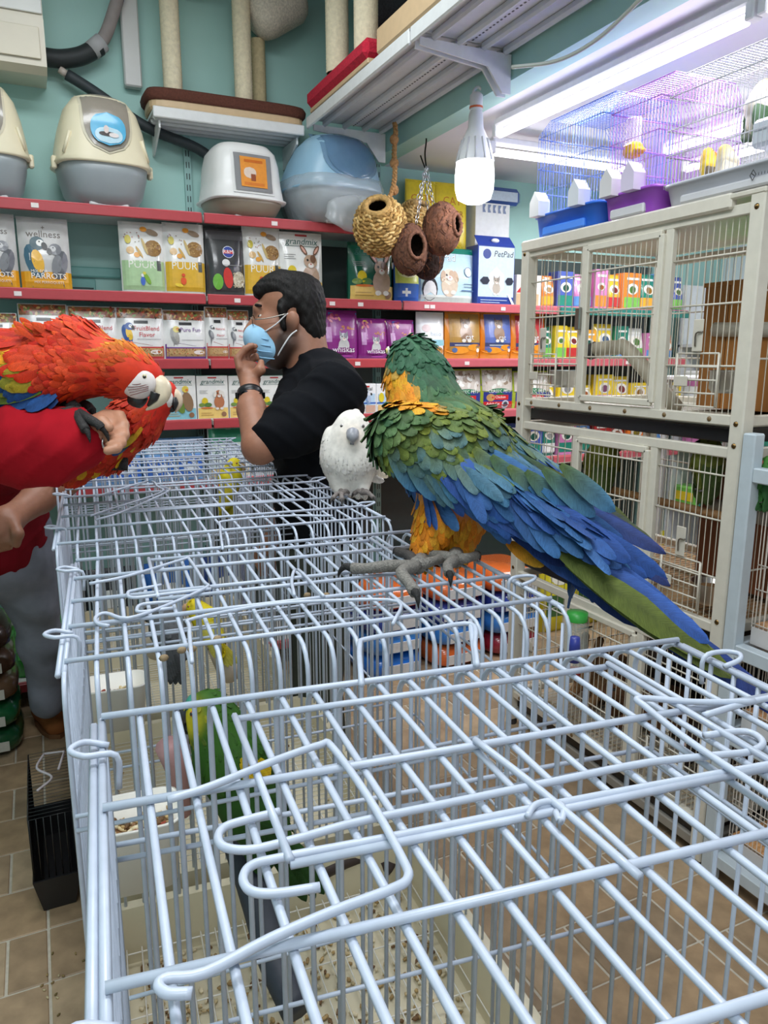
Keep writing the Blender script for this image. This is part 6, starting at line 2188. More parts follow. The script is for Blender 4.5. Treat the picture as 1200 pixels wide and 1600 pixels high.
# ---- the scarlet macaw leaning over the man's wrist
zs_ = 1.52
ks = zs_ / FPX
t = thing('macaw', 'large scarlet macaw with ruffled red neck perched on the sleeved forearm', 'parrot', at(105, 640, zs_))
RD, RO, YL, GN, BU = [lin(c) for c in ((206, 40, 24), (232, 84, 28), (236, 176, 36), (110, 128, 40), (34, 78, 140))]
RDc, ROc = (206, 42, 26), (226, 70, 28)
prims = [('c', at(228, 590, zs_), at(192, 580, zs_), 27 * ks, 38 * ks, RDc), ('c', at(192, 578, zs_), at(120, 565, zs_ + .01), 38 * ks, 52 * ks, ROc), ('c', at(120, 562, zs_ + .01), at(30, 585, zs_ + .04), 56 * ks, 60 * ks, RDc),
         ('c', at(30, 585, zs_ + .04), at(-110, 660, zs_ + .1), 58 * ks, 34 * ks, RDc), ('e', at(70, 590, zs_ - .05), (60 * ks, .03, 36 * ks), np.stack([-Rv, CAMH, UPZ], 1), RDc),
         ('c', at(95, 600, zs_ + .01), at(100, 640, zs_ + .01), 26 * ks, 15 * ks, RDc)]
V, F, C = sdf_body(prims, .005, .03, .012)
for i, p in enumerate(V):
    x = (p - at(217, 600, zs_)) @ Rv / ks + 217
    y = 600 - (p[2] - at(217, 600, zs_)[2]) / ks
body_obj(V, F, C, 'body', M_FEATHER, t)
sp2 = spine_fn([at(236, 592, zs_), at(192, 579, zs_), at(120, 563, zs_), at(30, 585, zs_ + .04), at(-110, 660, zs_ + .1)])
o0 = at(120, 580, zs_)


def sfn(p, n, vi):
    d, tt, sd, q = sp2(p)
    x = (p - o0) @ Rv / ks + 120
    y = 580 - (p - o0) @ Uv / ks
    if x > 203 and y > 574 and (p - q) @ CAMH < .01:
        return None
    c = RD + (RO - RD) * random.random() * .7
    if x > 165:
        f = np.clip((590 - y) / 40, 0, 1) * .8
        c = c + (lin((226, 146, 34)) - c) * min(1, f * 1.2) * random.uniform(.3, 1)
        s = .014
    else:
        s = .02 + .012 * (x < 60)
    if x < 95 and y > 555:
        dlt = (y - 555) + (70 - x) * .55
        if dlt > 46:
            c = BU
        elif dlt > 26:
            c = GN + (YL - GN) * random.random() * .4
        elif dlt > -8 and x < 72:
            c = YL + (RO - YL) * random.random() * .3
        s = .034
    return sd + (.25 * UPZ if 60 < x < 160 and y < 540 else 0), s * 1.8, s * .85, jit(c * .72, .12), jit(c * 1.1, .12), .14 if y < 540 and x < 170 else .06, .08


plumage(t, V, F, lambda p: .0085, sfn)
m = MB()
for q in range(90):       # raised hackles on the nape
    x = random.uniform(50, 160)
    y = 520 + max(0, x - 100) * .28 + random.uniform(0, 22)
    a = at(x, y, zs_ + random.uniform(-.05, .03))
    d = -Rv * random.uniform(.5, 1) + UPZ * random.uniform(.25, .8) + CAMH * random.uniform(-.3, .1)
    feather(m, a, d, -CAMH * .8 + UPZ * .5, random.uniform(.03, .052), random.uniform(.010, .016), jit(RD * .7), jit(RO if random.random() < .7 else YL), .1, .05)
m.build('raised_hackles', M_FEATHER, t, stuff=True)
# wing feathers seen at the left edge
quills(t, [(62, 590, zs_ - .07, -20, 598, zs_ - .05, 26, YL, YL), (66, 602, zs_ - .075, -10, 616, zs_ - .05, 24, YL * .8, GN), (64, 612, zs_ - .07, -14, 628, zs_ - .05, 22, GN, GN * .6), (70, 620, zs_ - .07, 0, 640, zs_ - .05, 22, BU, BU), (88, 616, zs_ - .075, 40, 640, zs_ - .07, 26, BU, BU * 1.2),
           (90, 625, zs_ - .07, 52, 645, zs_ - .06, 22, BU * .7, lin((30, 60, 150))), (52, 578, zs_ - .07, -26, 580, zs_ - .05, 24, RO, YL)], 'wing_feather')
# bare white face, beak, eye
m = MB()
P_ = []
fw = np.array([math.cos(.5), 0])
fc = at(216, 599, zs_ - .024)
m.ell(fc, (28 * ks, .016, 24 * ks), (226, 216, 212), rot=np.stack([Rv, CAMH, UPZ], 1), n=22, k=14)
fp = m.build('face_patch', M_SKIN, t)
m = MB()
for q in range(6):
    m.tube(smooth_path([at(196 + q * 1.5, 596 + q * 4.4, zs_ - .036), at(214, 597 + q * 3.6, zs_ - .0395), at(232, 594 + q * 3.2, zs_ - .035)], 4), .0007, (120, 60, 56), 3)
m.build('feather_line', M_FEATHER, fp, stuff=True)
eye(t, at(226, 589, zs_ - .0345), -CAMH + .2 * Rv, .0062, (206, 196, 150), ring=(214, 204, 200))
m = MB()
bp = [at(238, 598, zs_), at(252, 606, zs_ - .004), at(252, 620, zs_ - .008), at(241, 632, zs_ - .01), at(228, 641, zs_ - .012)]
m.tube(smooth_path(bp, 5), [19 * ks, 16 * ks, 12 * ks, 7 * ks, 1.2 * ks], (222, 206, 178), 14)
ub = m.build('upper_beak', M_HORN, t)
m = MB()
m.tube(smooth_path([at(243, 614, zs_ - .022), at(240, 622, zs_ - .022), at(231, 634, zs_ - .018)], 4), [8 * ks, 7 * ks, 2 * ks], (36, 34, 34), 8)
m.build('beak_edge', M_HORN, ub)
m = MB()
m.tube(smooth_path([at(205, 622, zs_), at(216, 625, zs_ - .004), at(226, 618, zs_ - .006)], 5), [10 * ks, 13 * ks, 8 * ks], (44, 42, 42), 12)
m.build('lower_beak', M_HORN, t)
m = MB()
DKF = (44, 42, 42)
ft = at(118, 640, zs_ - .035)
m.tube([at(102, 628, zs_), ft], [.017, .014], DKF, 9)
toe(m, [ft, at(134, 652, zs_ - .075), at(152, 662, zs_ - .09), at(158, 668, zs_ - .088)], .0095, DKF, cl=.02)
toe(m, [ft, at(124, 655, zs_ - .08), at(134, 672, zs_ - .095)], .0095, DKF, cl=.018)
toe(m, [ft, at(106, 642, zs_ - .06), at(96, 644, zs_ - .06)], .009, DKF)
m.build('left_foot', M_SCALE, t)
m = MB()
ft = at(128, 632, zs_ + .03)
m.tube([at(112, 618, zs_ + .03), ft], [.016, .013], DKF, 9)
toe(m, [ft, at(138, 634, zs_ + .02), at(144, 642, zs_ + .01)], .009, DKF)
m.build('right_foot', M_SCALE, t)
quills(t, [(-90, 650, 1.60, -330, 900, 1.38, 50, RD, RD), (-90, 655, 1.59, -300, 890, 1.36, 40, BU, RD)], 'tail_feather')

# ---- the second scarlet macaw, peeping out beyond the first one's beak
z2_ = 1.74
k2 = z2_ / FPX
t = thing('macaw', 'smaller looking scarlet macaw whose head peeps out beyond the first beak', 'parrot', at(200, 690, z2_))
prims = [('c', at(258, 612, z2_), at(248, 622, z2_), 17 * k2, 22 * k2, RDc), ('c', at(246, 624, z2_), at(214, 655, z2_), 24 * k2, 34 * k2, RDc), ('c', at(214, 655, z2_), at(170, 700, z2_ + .02), 36 * k2, 34 * k2, RDc), ('c', at(170, 700, z2_ + .02), at(120, 740, z2_ + .02), 32 * k2, 18 * k2, (200, 90, 36))]
V, F, C = sdf_body(prims, .006, .03, .012)
body_obj(V, F, C, 'body', M_FEATHER, t)
sp3 = spine_fn([at(262, 608, z2_), at(246, 622, z2_), at(214, 655, z2_), at(120, 740, z2_ + .02)])


def s2fn(p, n, vi):
    d, tt, sd, q = sp3(p)
    x = (p - o0) @ Rv / k2 + 120
    if tt < .16:
        return None
    c = RD + (RO - RD) * random.random() * .6
    if random.random() < .16 and tt > .45:
        c = YL
    return sd, .034, .017, jit(c * .7), jit(c * 1.08), .06, .08


plumage(t, V, F, .011, s2fn)
m = MB()
m.ell(at(262, 623, z2_ - .018), (9 * k2, .012, 14 * k2), (232, 228, 224), n=14)
m.build('face_patch', M_SKIN, t)
eye(t, at(261, 615, z2_ - .030), -CAMH + .2 * Rv, .0045, (226, 216, 190))
m = MB()
m.tube(smooth_path([at(266, 612, z2_), at(276, 620, z2_), at(279, 632, z2_), at(274, 645, z2_)], 5), [10 * k2, 9 * k2, 6 * k2, 1 * k2], (216, 196, 170), 12)
m.build('upper_beak', M_HORN, t)
m = MB()
m.tube(smooth_path([at(262, 636, z2_), at(268, 638, z2_), at(273, 632, z2_)], 4), [6 * k2, 7 * k2, 4 * k2], (40, 40, 42), 10)
m.tube(smooth_path([at(271, 622, z2_ - .012), at(273, 630, z2_ - .012), at(273, 640, z2_ - .008)], 4), [5 * k2, 6 * k2, 1.5 * k2], (40, 40, 42), 8)
m.build('lower_beak', M_HORN, t)
quills(t, [(230, 655, z2_ - .05, 180, 690, z2_ - .045, 24, RD, RO), (222, 668, z2_ - .055, 186, 700, z2_ - .05, 22, YL, GN), (212, 678, z2_ - .05, 176, 712, z2_ - .045, 20, GN * .6, BU)], 'wing_feather')
m = MB()
fp_ = onz(195, 745, 1.21)
for q in (-.02, .02):
    m.tube([at(185 + q * 400, 715, z2_), at(184 + q * 400, 735, z2_)], .011, DKF, 8)
m.build('foot', M_SCALE, t)

# ---- the white cockatoo on the cage edge
zk = zc_on(545, 775, 1.207)
kk_ = zk / FPX
t = thing('cockatoo', 'white cockatoo with grey beak standing on the cage edge beside the macaw', 'parrot', onz(548, 776, 1.207))
WHc = (238, 234, 226)
prims = [('c', at(549, 666, zk), at(548, 676, zk), 25 * kk_, 26 * kk_, WHc), ('c', at(548, 690, zk), at(547, 715, zk + .02), 32 * kk_, 40 * kk_, WHc), ('c', at(547, 715, zk + .02), at(546, 748, zk + .04), 40 * kk_, 30 * kk_, WHc),
         ('e', at(515, 705, zk + .03), (13 * kk_, .05, 38 * kk_), np.stack([Rv, CAMH, UPZ], 1), WHc), ('e', at(582, 703, zk + .03), (12 * kk_, .05, 38 * kk_), np.stack([Rv, CAMH, UPZ], 1), WHc),
         ('c', at(531, 752, zk + .02), at(533, 766, zk + .01), 13 * kk_, 9 * kk_, WHc), ('c', at(566, 755, zk + .02), at(567, 768, zk + .01), 12 * kk_, 9 * kk_, WHc), ('c', at(552, 660, zk + .02), at(556, 646, zk + .05), 14 * kk_, 8 * kk_, WHc)]
V, F, C = sdf_body(prims, .005, .025, .012)
hc = at(551, 680, zk - .04)
f_ = np.exp(-(np.linalg.norm(V - hc, axis=1) / .03) ** 2)[:, None]
C = C * (1 - .35 * f_) + lin((232, 196, 160)) * .35 * f_
body_obj(V, F, C, 'body', M_FEATHER, t)
sp4 = spine_fn([at(550, 655, zk), at(548, 690, zk), at(546, 750, zk + .04)])
WL = lin((240, 236, 230))


def cfn(p, n, vi):
    d, tt, sd, q = sp4(p)
    if np.linalg.norm(p - hc) < .048 or tt < .25:
        return None
    return -UPZ + .12 * CAMH, .020, .013, jit(WL * .93, .03), jit(WL, .02), -.055, .1


plumage(t, V, F, .0095, cfn)
tl = MB()
quills(t, [(560, 735, zk + .08, 600, 752, zk + .12, 26, WL, WL), (575, 725, zk + .07, 606, 746, zk + .1, 20, WL, lin((236, 220, 190)))], 'tail_feather')
quills(t, [(512, 680, zk - .0, 517, 742, zk + .03, 22, WL * .95, WL), (586, 680, zk + .0, 588, 738, zk + .04, 20, WL * .95, lin((236, 216, 180)))], 'wing_feather')
m = MB()
m.tube(smooth_path([at(551, 676, zk - .052), at(551, 684, zk - .066), at(550, 693, zk - .064)], 5), [10 * kk_, 9 * kk_, 1.4 * kk_], (150, 152, 160), 12)
m.build('upper_beak', M_HORN, t)
m = MB()
m.tube([at(550, 690, zk - .044), at(550, 695, zk - .052)], [6 * kk_, 3 * kk_], (130, 130, 138), 10)
m.build('lower_beak', M_HORN, t)
eye(t, at(534, 666, zk - .040), -CAMH - .6 * Rv, .0042, (40, 30, 26), (10, 10, 10), (226, 220, 216))
eye(t, at(567, 666, zk - .036), -CAMH + .8 * Rv, .0042, (40, 30, 26), (10, 10, 10), (226, 220, 216))
for nm, (x, y), e in (('left_foot', (533, 772), ((520, 779), (534, 781), (546, 770))), ('right_foot', (566, 770), ((584, 778), (554, 771), (578, 772)))):
    m = MB()
    ft = onz(x, y, 1.217)
    m.tube([at(x, y - 8, zk + .01), ft], .0075, (120, 112, 108), 8)
    for (ex, ey) in e:
        pe = onz(ex, ey, 1.213)
        toe(m, [ft, (ft + pe) / 2 + (0, 0, .006), pe], .0058, (130, 122, 118), (70, 66, 64), .011)
    m.build(nm, M_SCALE, t)


# ---- smaller parrots
def parrot(label, head, bod, end, tail, zz, hr, br, cb, ch, cwing, face=None, beak_c=(50, 50, 52), fdir=-1, name='parrot', sc=.013, feet=True, cat='parrot', fsz=1.0):
    """head, body, vent and tail tip in picture measures at depth zz (per point allowed)"""
    pt = [at(p[0], p[1], p[2] if len(p) > 2 else zz) for p in (head, bod, end, tail)]
    k = zz / FPX
    t_ = thing(name, label, cat, pt[2])
    prims = [('c', pt[0], pt[0] + (pt[1] - pt[0]) * .4, hr * k, hr * k * 1.12, ch), ('c', pt[0] + (pt[1] - pt[0]) * .4, pt[1], hr * k * 1.15, br * k, cb), ('c', pt[1], pt[2], br * k, br * k * .6, cb), ('c', pt[2], pt[2] + (pt[3] - pt[2]) * .4, br * k * .55, br * k * .2, cb)]
    V, F, C = sdf_body(prims, max(.004, hr * k / 7), hr * k * .6, hr * k * .3)
    if face:
        fc_ = pt[0] + Rv * fdir * hr * k * .62 - CAMH * hr * k * .45 - UPZ * hr * k * .1
        f_ = np.exp(-(np.linalg.norm(V - fc_, axis=1) / (hr * k * .85)) ** 4)[:, None]
        C = C * (1 - f_) + lin(face) * f_
    body_obj(V, F, C, 'body', M_FEATHER, t_)
    spf = spine_fn(pt)
    if sc:
        def fn(p, n, vi):
            d, tt, sd, q = spf(p)
            if face and f_[vi, 0] > .55:
                return None
            s = (.6 if tt < .25 else 1.0) * fsz
            return sd, .028 * s, .016 * s, jit(C[vi] * .72), jit(C[vi] * 1.1), .06, .1
        plumage(t_, V, F, sc, fn, tries=3000)
    ax = (pt[2] - pt[1]) / np.linalg.norm(pt[2] - pt[1])
    for s in (-1, 1):
        m = MB()
        cen = pt[1] + (pt[2] - pt[1]) * .45 + CAMH * s * br * k * .75
        u = np.cross(ax, CAMH)
        u /= np.linalg.norm(u)
        m.ell(cen, (br * k * 1.5, br * k * .75, br * k * .3), cwing, rot=np.stack([ax, u, np.cross(ax, u)], 1), n=14, k=10)
        for q in range(5):
            feather(m, cen + ax * br * k * (.2 + .1 * q) + u * br * k * (.3 - .15 * q) + CAMH * s * br * k * .25, ax + .1 * CAMH * -s, CAMH * s, br * k * 1.5, br * k * .5, lin(cwing) * .8, lin(cwing) * (.6 + .1 * q), .0, .0)
        m.build('wing', M_FEATHER, t_)
    m = MB()
    tw = (pt[3] - pt[2])
    for q in range(4):
        feather(m, pt[2] + Rv * (q - 1.5) * br * k * .12, tw + Rv * (q - 1.5) * br * k * .2, -CAMH + .3 * UPZ, np.linalg.norm(tw), br * k * .5, lin(cb) * .8, lin(cwing) * .8, .0, .0)
    m.build('tail', M_FEATHER, t_)
    beak(t_, pt[0] + Rv * fdir * hr * k * .75 - UPZ * hr * k * .2, Rv * fdir * .9 - UPZ * .3, UPZ * .9 + Rv * fdir * .3, hr * k * .95, hr * k * .85, beak_c, beak_c)
    for s in (-1, 1):
        eo = CAMH * s * .80 + Rv * fdir * .48 + UPZ * .30
        eo = eo / np.linalg.norm(eo)
        eye(t_, pt[0] + eo * hr * k * .97, eo, hr * k * .15, (206, 120, 40), ring=face or cb)
    if feet:
        m = MB()
        for s in (-1, 1):
            b_ = pt[2] + CAMH * s * br * k * .35 - Rv * fdir * -br * k * .2
            m.tube([b_, b_ - UPZ * br * k * .55], br * k * .1, (126, 120, 116), 6)
            for g in (-1, 1):
                m.tube([b_ - UPZ * br * k * .55, b_ - UPZ * br * k * .62 + Rv * g * br * k * .4], br * k * .075, (126, 120, 116), 6)
        m.build('feet', M_SCALE, t_)
    return t_


za = float((ony(325, 1110, 1.22) - EYE) @ Fv)
t = parrot('green amazon parrot with yellow face and teal forehead inside the second cage', (326, 1112), (362, 1185, za + .01), (415, 1290, za + .02), (500, 1400, za + .01), za, 35, 56, (48, 92, 22), (56, 102, 26), (38, 80, 24), (226, 206, 40), (58, 58, 62), -1, 'amazon_parrot', .011)
m = MB()
m.ell(at(303, 1100, za - .0), (13 * za / FPX, 22 * za / FPX, 16 * za / FPX), (70, 150, 130), rot=np.stack([Rv, CAMH, UPZ], 1), n=14)
m.build('forehead_patch', M_FEATHER, t)
m = MB()
for q in range(16):
    feather(m, at(388 + random.uniform(-14, 20), 1190 + random.uniform(-8, 20), za - .062), Rv * .6 - UPZ, -CAMH, .03, .014, lin((236, 200, 30)), lin((236, 190, 40)), .05, .05)
m.build('shoulder_patch', M_FEATHER, t, stuff=True)
zy = float((ony(318, 960, 1.78) - EYE) @ Fv)
parrot('yellow parrot with red eye inside the third cage', (304, 948), (322, 968), (338, 1000), (365, 1040), zy, 13, 20, (226, 206, 40), (236, 212, 40), (206, 196, 90), None, (226, 180, 140), -1, 'parakeet', .010, fsz=.7)
parrot('dark grey parrot beside the yellow one inside the third cage', (248, 955), (262, 985), (272, 1020), (270, 1070), zy - .02, 17, 26, (104, 106, 110), (120, 122, 126), (84, 86, 90), None, (46, 46, 48), -1, 'grey_parrot', .012, fsz=.8)
zy2 = float((ony(362, 745, 2.45) - EYE) @ Fv)
parrot('yellow parakeet inside the fourth cage seen between the wires', (366, 726), (360, 748), (356, 775), (352, 810), zy2, 11, 18, (226, 212, 40), (236, 216, 50), (206, 190, 50), None, (226, 190, 150), 1, 'parakeet', 0)
zA = float((onx(940, 720, AX0 + .13) - EYE) @ Fv)
parrot('olive green parrot on the long perch in the middle tier, left one', (946, 690), (940, 722), (934, 756), (926, 800), zA, 17, 26, (128, 136, 50), (150, 146, 60), (84, 104, 50), None, (60, 60, 60), 1, 'parrot', .016)
zA = float((onx(1105, 720, AX0 + .13) - EYE) @ Fv)
parrot('olive green parrot before the wooden box in the middle tier, right one', (1108, 694), (1106, 722), (1104, 752), (1100, 790), zA, 16, 23, (124, 134, 56), (140, 142, 66), (84, 104, 54), None, (60, 60, 60), -1, 'parrot', .016)
zA = float((onx(1200, 750, RX + .045) - EYE) @ Fv)
parrot('small green parrot in the right rack at the edge of the view', (1204, 724), (1200, 748), (1196, 772), (1190, 800), zA, 13, 19, (60, 120, 50), (80, 140, 60), (50, 96, 50), None, (190, 90, 60), -1, 'lovebird', .014)
zA = float((onx(1150, 250, 1.86) - EYE) @ Fv)
parrot('yellow and white small bird perched in the grey based roof cage, lower one', (1132, 236), (1136, 256), (1130, 276), (1112, 292), zA, 10, 16, (226, 216, 190), (226, 190, 60), (236, 226, 200), None, (226, 130, 60), 1, 'cockatiel', 0)
parrot('yellow headed grey bird high in the grey based roof cage at the right edge', (1196, 140), (1186, 168), (1180, 196), (1168, 222), zA, 15, 20, (206, 202, 190), (230, 180, 40), (60, 90, 60), None, (226, 130, 60), 1, 'cockatiel', 0)
parrot('small yellow bird behind the feeder house in the roof cage, farther one', (1106, 240), (1108, 262), (1106, 280), (1098, 296), zA + .1, 9, 13, (226, 196, 70), (216, 170, 60), (100, 90, 70), None, (226, 130, 60), 1, 'cockatiel', 0)
tag(MB().tube([onx(1110, 292, 1.86), onx(1200, 268, 1.86)], .006, (196, 160, 110), 8).build('perch', M_WOOD, loc=onx(1150, 280, 1.86)), 'thin wooden perch in the grey based roof cage', 'perch')
m = MB()
m.box((1.80, 1.46, 2.12), (.08, .10, .07), (216, 222, 230), bev=.01)
tag(m.build('bath_box', M_PLASTIC, loc=(1.80, 1.46, 2.12)), 'translucent white bath box hung in the grey based roof cage', 'box')


# ---- rabbits in the lowest tier
def rabbit(label, x, y, z, col, ang):
    t_ = thing('rabbit', label, 'rabbit', (x, y, z), ang, 'rabbits in the lowest tier')
    d2 = tuple(int(v * .8) for v in col)
    prims = [('e', (0, 0, .085), (.135, .085, .085), None, col), ('e', (-.06, 0, .08), (.085, .085, .08), None, col), ('e', (.14, 0, .14), (.055, .045, .05), None, col), ('c', (.16, 0, .13), (.185, 0, .12), .032, .026, col),
             ('c', (.125, .022, .18), (.10, .035, .27), .014, .017, d2), ('c', (.125, -.022, .18), (.10, -.035, .27), .014, .017, d2), ('e', (-.145, 0, .07), (.03, .03, .03), None, (226, 216, 206)),
             ('c', (.10, .05, .05), (.15, .05, .018), .024, .018, col), ('c', (.10, -.05, .05), (.15, -.05, .018), .024, .018, col), ('c', (-.06, .07, .05), (.02, .075, .02), .035, .02, col), ('c', (-.06, -.07, .05), (.02, -.075, .02), .035, .02, col)]
    V, F, C = sdf_body(prims, .007, .025, .01)
    MB().add(V, [tuple(f) for f in F], C).build('body', M_PLUSH, t_, local=True)
    m = MB()
    for s in (-1, 1):
        m.ell((.165, s * .036, .152), (.008, .006, .008), (20, 14, 12), n=10)
    m.build('eyes', M_EYE, t_, local=True)
    m = MB()
    m.ell((.212, 0, .126), (.006, .008, .006), (206, 140, 130), n=10)
    m.build('nose', M_SKIN, t_, local=True)


rabbit('brown rabbit with upright ears near the middle of the lowest aviary tier', AX0 + .32, AY0 + .52, .148, (120, 84, 58), 2.5)
rabbit('dark brown rabbit near the viewer end of the lowest aviary tier', AX0 + .34, AY0 + .20, .148, (60, 46, 40), 3.1)
rabbit('tan rabbit at the far end of the lowest aviary tier', AX0 + .34, AY0 + .84, .148, (176, 136, 96), 3.4)

# ------------------------------------------------------------------ people
SK = (158, 110, 86)
FW_ = -Rv                       # the man in black faces the picture's left


def chain(pts, radii, col):
    return [('c', pts[i], pts[i + 1], radii[i], radii[i + 1], col) for i in range(len(pts) - 1)]


zm = 2.36
km = zm / FPX
BLK, HAIRC = (15, 17, 22), (16, 13, 12)
AXM = np.stack([FW_, -CAMH, UPZ], 1)
foot0 = at(500, 700, zm + .02)
t = thing('person', 'man in black t-shirt and pale blue face mask, hand raised to his chin', 'person', (foot0[0], foot0[1], 0))
E_ = lambda x, y, z, rf, rl, ru, c: ('e', at(x, y, z), (rf * km, rl * km, ru * km), AXM, c)
head = [E_(456, 476, zm, 51, 40, 47, SK), E_(430, 520, zm, 36, 33, 42, SK), ('c', at(430, 545, zm), at(424, 556, zm), 24 * km, 18 * km, (70, 54, 46)), ('c', at(404, 494, zm), at(390, 519, zm), 8 * km, 10 * km, SK), ('c', at(404, 482, zm - .03), at(404, 482, zm + .03), 9 * km, 9 * km, SK),
        ('c', at(452, 535, zm - .045), at(432, 562, zm - .02), 18 * km, 16 * km, (62, 48, 42)), ('c', at(452, 535, zm + .045), at(432, 562, zm + .02), 18 * km, 16 * km, (62, 48, 42)),
        ('c', at(476, 520, zm), at(486, 592, zm + .01), 31 * km, 36 * km, SK),
        E_(456, 505, zm - 39 * km, 9, 6, 17, SK), E_(459, 499, zm - 43 * km, 8, 4, 11, SK), E_(456, 505, zm + 39 * km, 9, 6, 17, SK), ('c', at(404, 549, zm), at(404, 552, zm), 14 * km, 14 * km, SK)]
# raised near arm with hand
zs2 = zm - .27
arm = chain([at(520, 612, zs2 + .03), at(448, 672, zs2 - .02), at(406, 698, zs2 - .03), at(393, 640, zs2 + .06), at(391, 606, zs2 + .11)], [.058, .052, .048, .040, .030], SK)
hz_ = zs2 + .13
arm += [('c', at(388, 594, hz_), at(382, 577, hz_ + .01), .027, .026, SK), ('c', at(395, 592, hz_ + .02), at(392, 576, hz_ + .03), .024, .023, SK)]
for pts in ([(374, 575), (371, 560), (383, 545), (394, 540)], [(378, 568), (379, 552), (390, 541), (399, 541)], [(384, 568), (386, 553), (393, 546), (398, 548)], [(390, 572), (394, 561), (399, 556), (402, 560)]):
    q = len(arm)
    dz = .015 * ([374, 378, 384, 390].index(pts[0][0]))
    arm += [c + (.004,) for c in chain([at(x, y, hz_ - .015 + dz * 1.5) for x, y in pts], [.0115, .0105, .0095, .0085], SK)]
arm += chain([at(396, 588, hz_ - .01), at(407, 578, hz_ - .02), at(408, 566, hz_)], [.015, .012, .010], SK)
far = at(470, 600, zm + .20)
core = chain([at(494, 590, zm + .01), at(505, 625, zm + .02)], [.06, .09], SK) + chain([at(505, 625, zm + .02), at(520, 612, zs2 + .03)], [.05, .045], SK) + chain([at(505, 625, zm + .02), far], [.05, .045], SK) + chain([at(505, 625, zm + .02), at(500, 790, zm + .03)], [.09, .10], SK)
FARM = chain([far, far + (.03, .03, -.28), far + FW_ * .10 + (0, 0, -.50), far + FW_ * .12 + (0, 0, -.58)], [.055, .045, .032, .036], SK)
for q in range(4):
    b = far + FW_ * (.10 + .022 * q) + (0, 0, -.60)
    FARM += [c + (.004,) for c in chain([b, b + FW_ * .004 + (0, 0, -.045), b - FW_ * .008 + (0, 0, -.085)], [.011, .010, .008], SK)]
FARM += chain([far + FW_ * .15 + (0, 0, -.57), far + FW_ * .19 + (0, 0, -.61)], [.013, .010], SK)
V, F, C = sdf_body(head + arm + core + FARM, .005, .016, .010)
j0, j1 = at(456, 522, zm), at(438, 562, zm)
for (a, b, r_) in ((at(450, 512, zm - 36 * km), at(440, 560, zm - 22 * km), .030), (at(450, 512, zm + 36 * km), at(440, 560, zm + 22 * km), .030)):
    tt_ = np.clip(((V - a) @ (b - a)) / ((b - a) @ (b - a)), 0, 1)
    dd = np.linalg.norm(V - a - tt_[:, None] * (b - a), axis=1)
    w_ = np.exp(-(dd / r_) ** 4)[:, None] * .8
    C = C * (1 - w_) + lin((44, 32, 28)) * w_
body_obj(V, F, C, 'body', M_SKIN, t)
# hair
hp_ = [E_(452, 454, zm, 52, 41, 30, HAIRC), E_(482, 482, zm, 27, 40, 46, HAIRC), ('c', at(408, 455, zm - .03), at(440, 440, zm), 13 * km, 17 * km, HAIRC), ('c', at(408, 455, zm + .03), at(440, 440, zm), 13 * km, 17 * km, HAIRC), E_(462, 472, zm, 44, 43, 34, HAIRC),
       ('c', at(440, 480, zm - 37 * km), at(444, 512, zm - 35 * km), 7 * km, 5 * km, HAIRC), ('c', at(440, 480, zm + 37 * km), at(444, 512, zm + 35 * km), 7 * km, 5 * km, HAIRC), E_(492, 516, zm, 17, 33, 30, HAIRC), E_(484, 500, zm, 22, 38, 40, HAIRC)]
V, F, C = sdf_body(hp_, .006, .012, .01)
V = V + vnormals(V, F) * (np.sin(V[:, :1] * 260 + V[:, 1:2] * 190) * np.sin(V[:, 2:3] * 140)) * .0022
body_obj(V, F, C, 'hair', M_HAIR, t)
# beard under the mask edge and eyebrow
m = MB()
for s in (-1, 1):
    m.tube(smooth_path([at(408, 478, zm + s * 30 * km), at(401, 477, zm + s * 22 * km), at(397, 481, zm + s * 10 * km)], 4), [.004, .006, .004], HAIRC, 6)
m.build('eyebrows', M_HAIR, t)
m = MB()
for s in (-1, 1):
    m.ell(at(410, 495, zm + s * 20 * km), (.012, .012, .010), (216, 208, 200), n=12)
    m.ell(at(406, 495, zm + s * 20.5 * km), (.0068, .0068, .0065), (24, 16, 14), n=10)
m.build('eyes', M_EYE, t)
# mask
mk = [E_(411, 536, zm, 27, 37, 31, (150, 196, 226)), E_(399, 526, zm, 18, 22, 18, (178, 212, 234)), E_(424, 549, zm, 25, 34, 21, (150, 196, 226))]
V, F, C = sdf_body(mk, .005, .02, .01)
mo = body_obj(V, F, C, 'face_mask', M_CLOTH, t)
m = MB()
for q in range(4):
    yy = 522 + q * 10
    m.tube(smooth_path([at(420 + q * 3, yy + 9, zm - 36.0 * km), at(405, yy + 6, zm - 34 * km), at(388 + q * 2.6, yy, zm - 12 * km), at(385 + q * 2.8, yy, zm + 8 * km)], 4), .0022, (140, 186, 218), 5)
m.build('pleat', M_CLOTH, mo, stuff=True)
m = MB()
for s in (-1, 1):
    m.tube(smooth_path([at(414, 518, zm + s * 32 * km), at(432, 506, zm + s * 39 * km), at(450, 490, zm + s * 43 * km), at(464, 492, zm + s * 44 * km)], 4), .0024, (236, 238, 240), 5)
    m.tube(smooth_path([at(432, 560, zm + s * 25 * km), at(442, 542, zm + s * 38 * km), at(454, 524, zm + s * 42 * km), at(464, 516, zm + s * 43 * km)], 4), .0024, (236, 238, 240), 5)
m.build('ear_loop', M_CLOTH, mo)
m = MB()
for s in (-1, 1):
    m.tube(smooth_path([at(398, 499, zm + s * 36 * km), at(420, 497, zm + s * 42 * km), at(448, 490, zm + s * 44 * km)], 4), .0018, (190, 186, 178), 5)
    m.tube([at(396, 501, zm + s * 20 * km) + (-CAMH * math.cos(a) * .021 + UPZ * math.sin(a) * .016) for a in np.arange(14) * PI / 7], .0014, (110, 104, 96), 5, closed=True)
m.tube([at(393, 498, zm - 8 * km), at(391, 496, zm), at(393, 498, zm + 8 * km)], .0014, (150, 144, 134), 5)
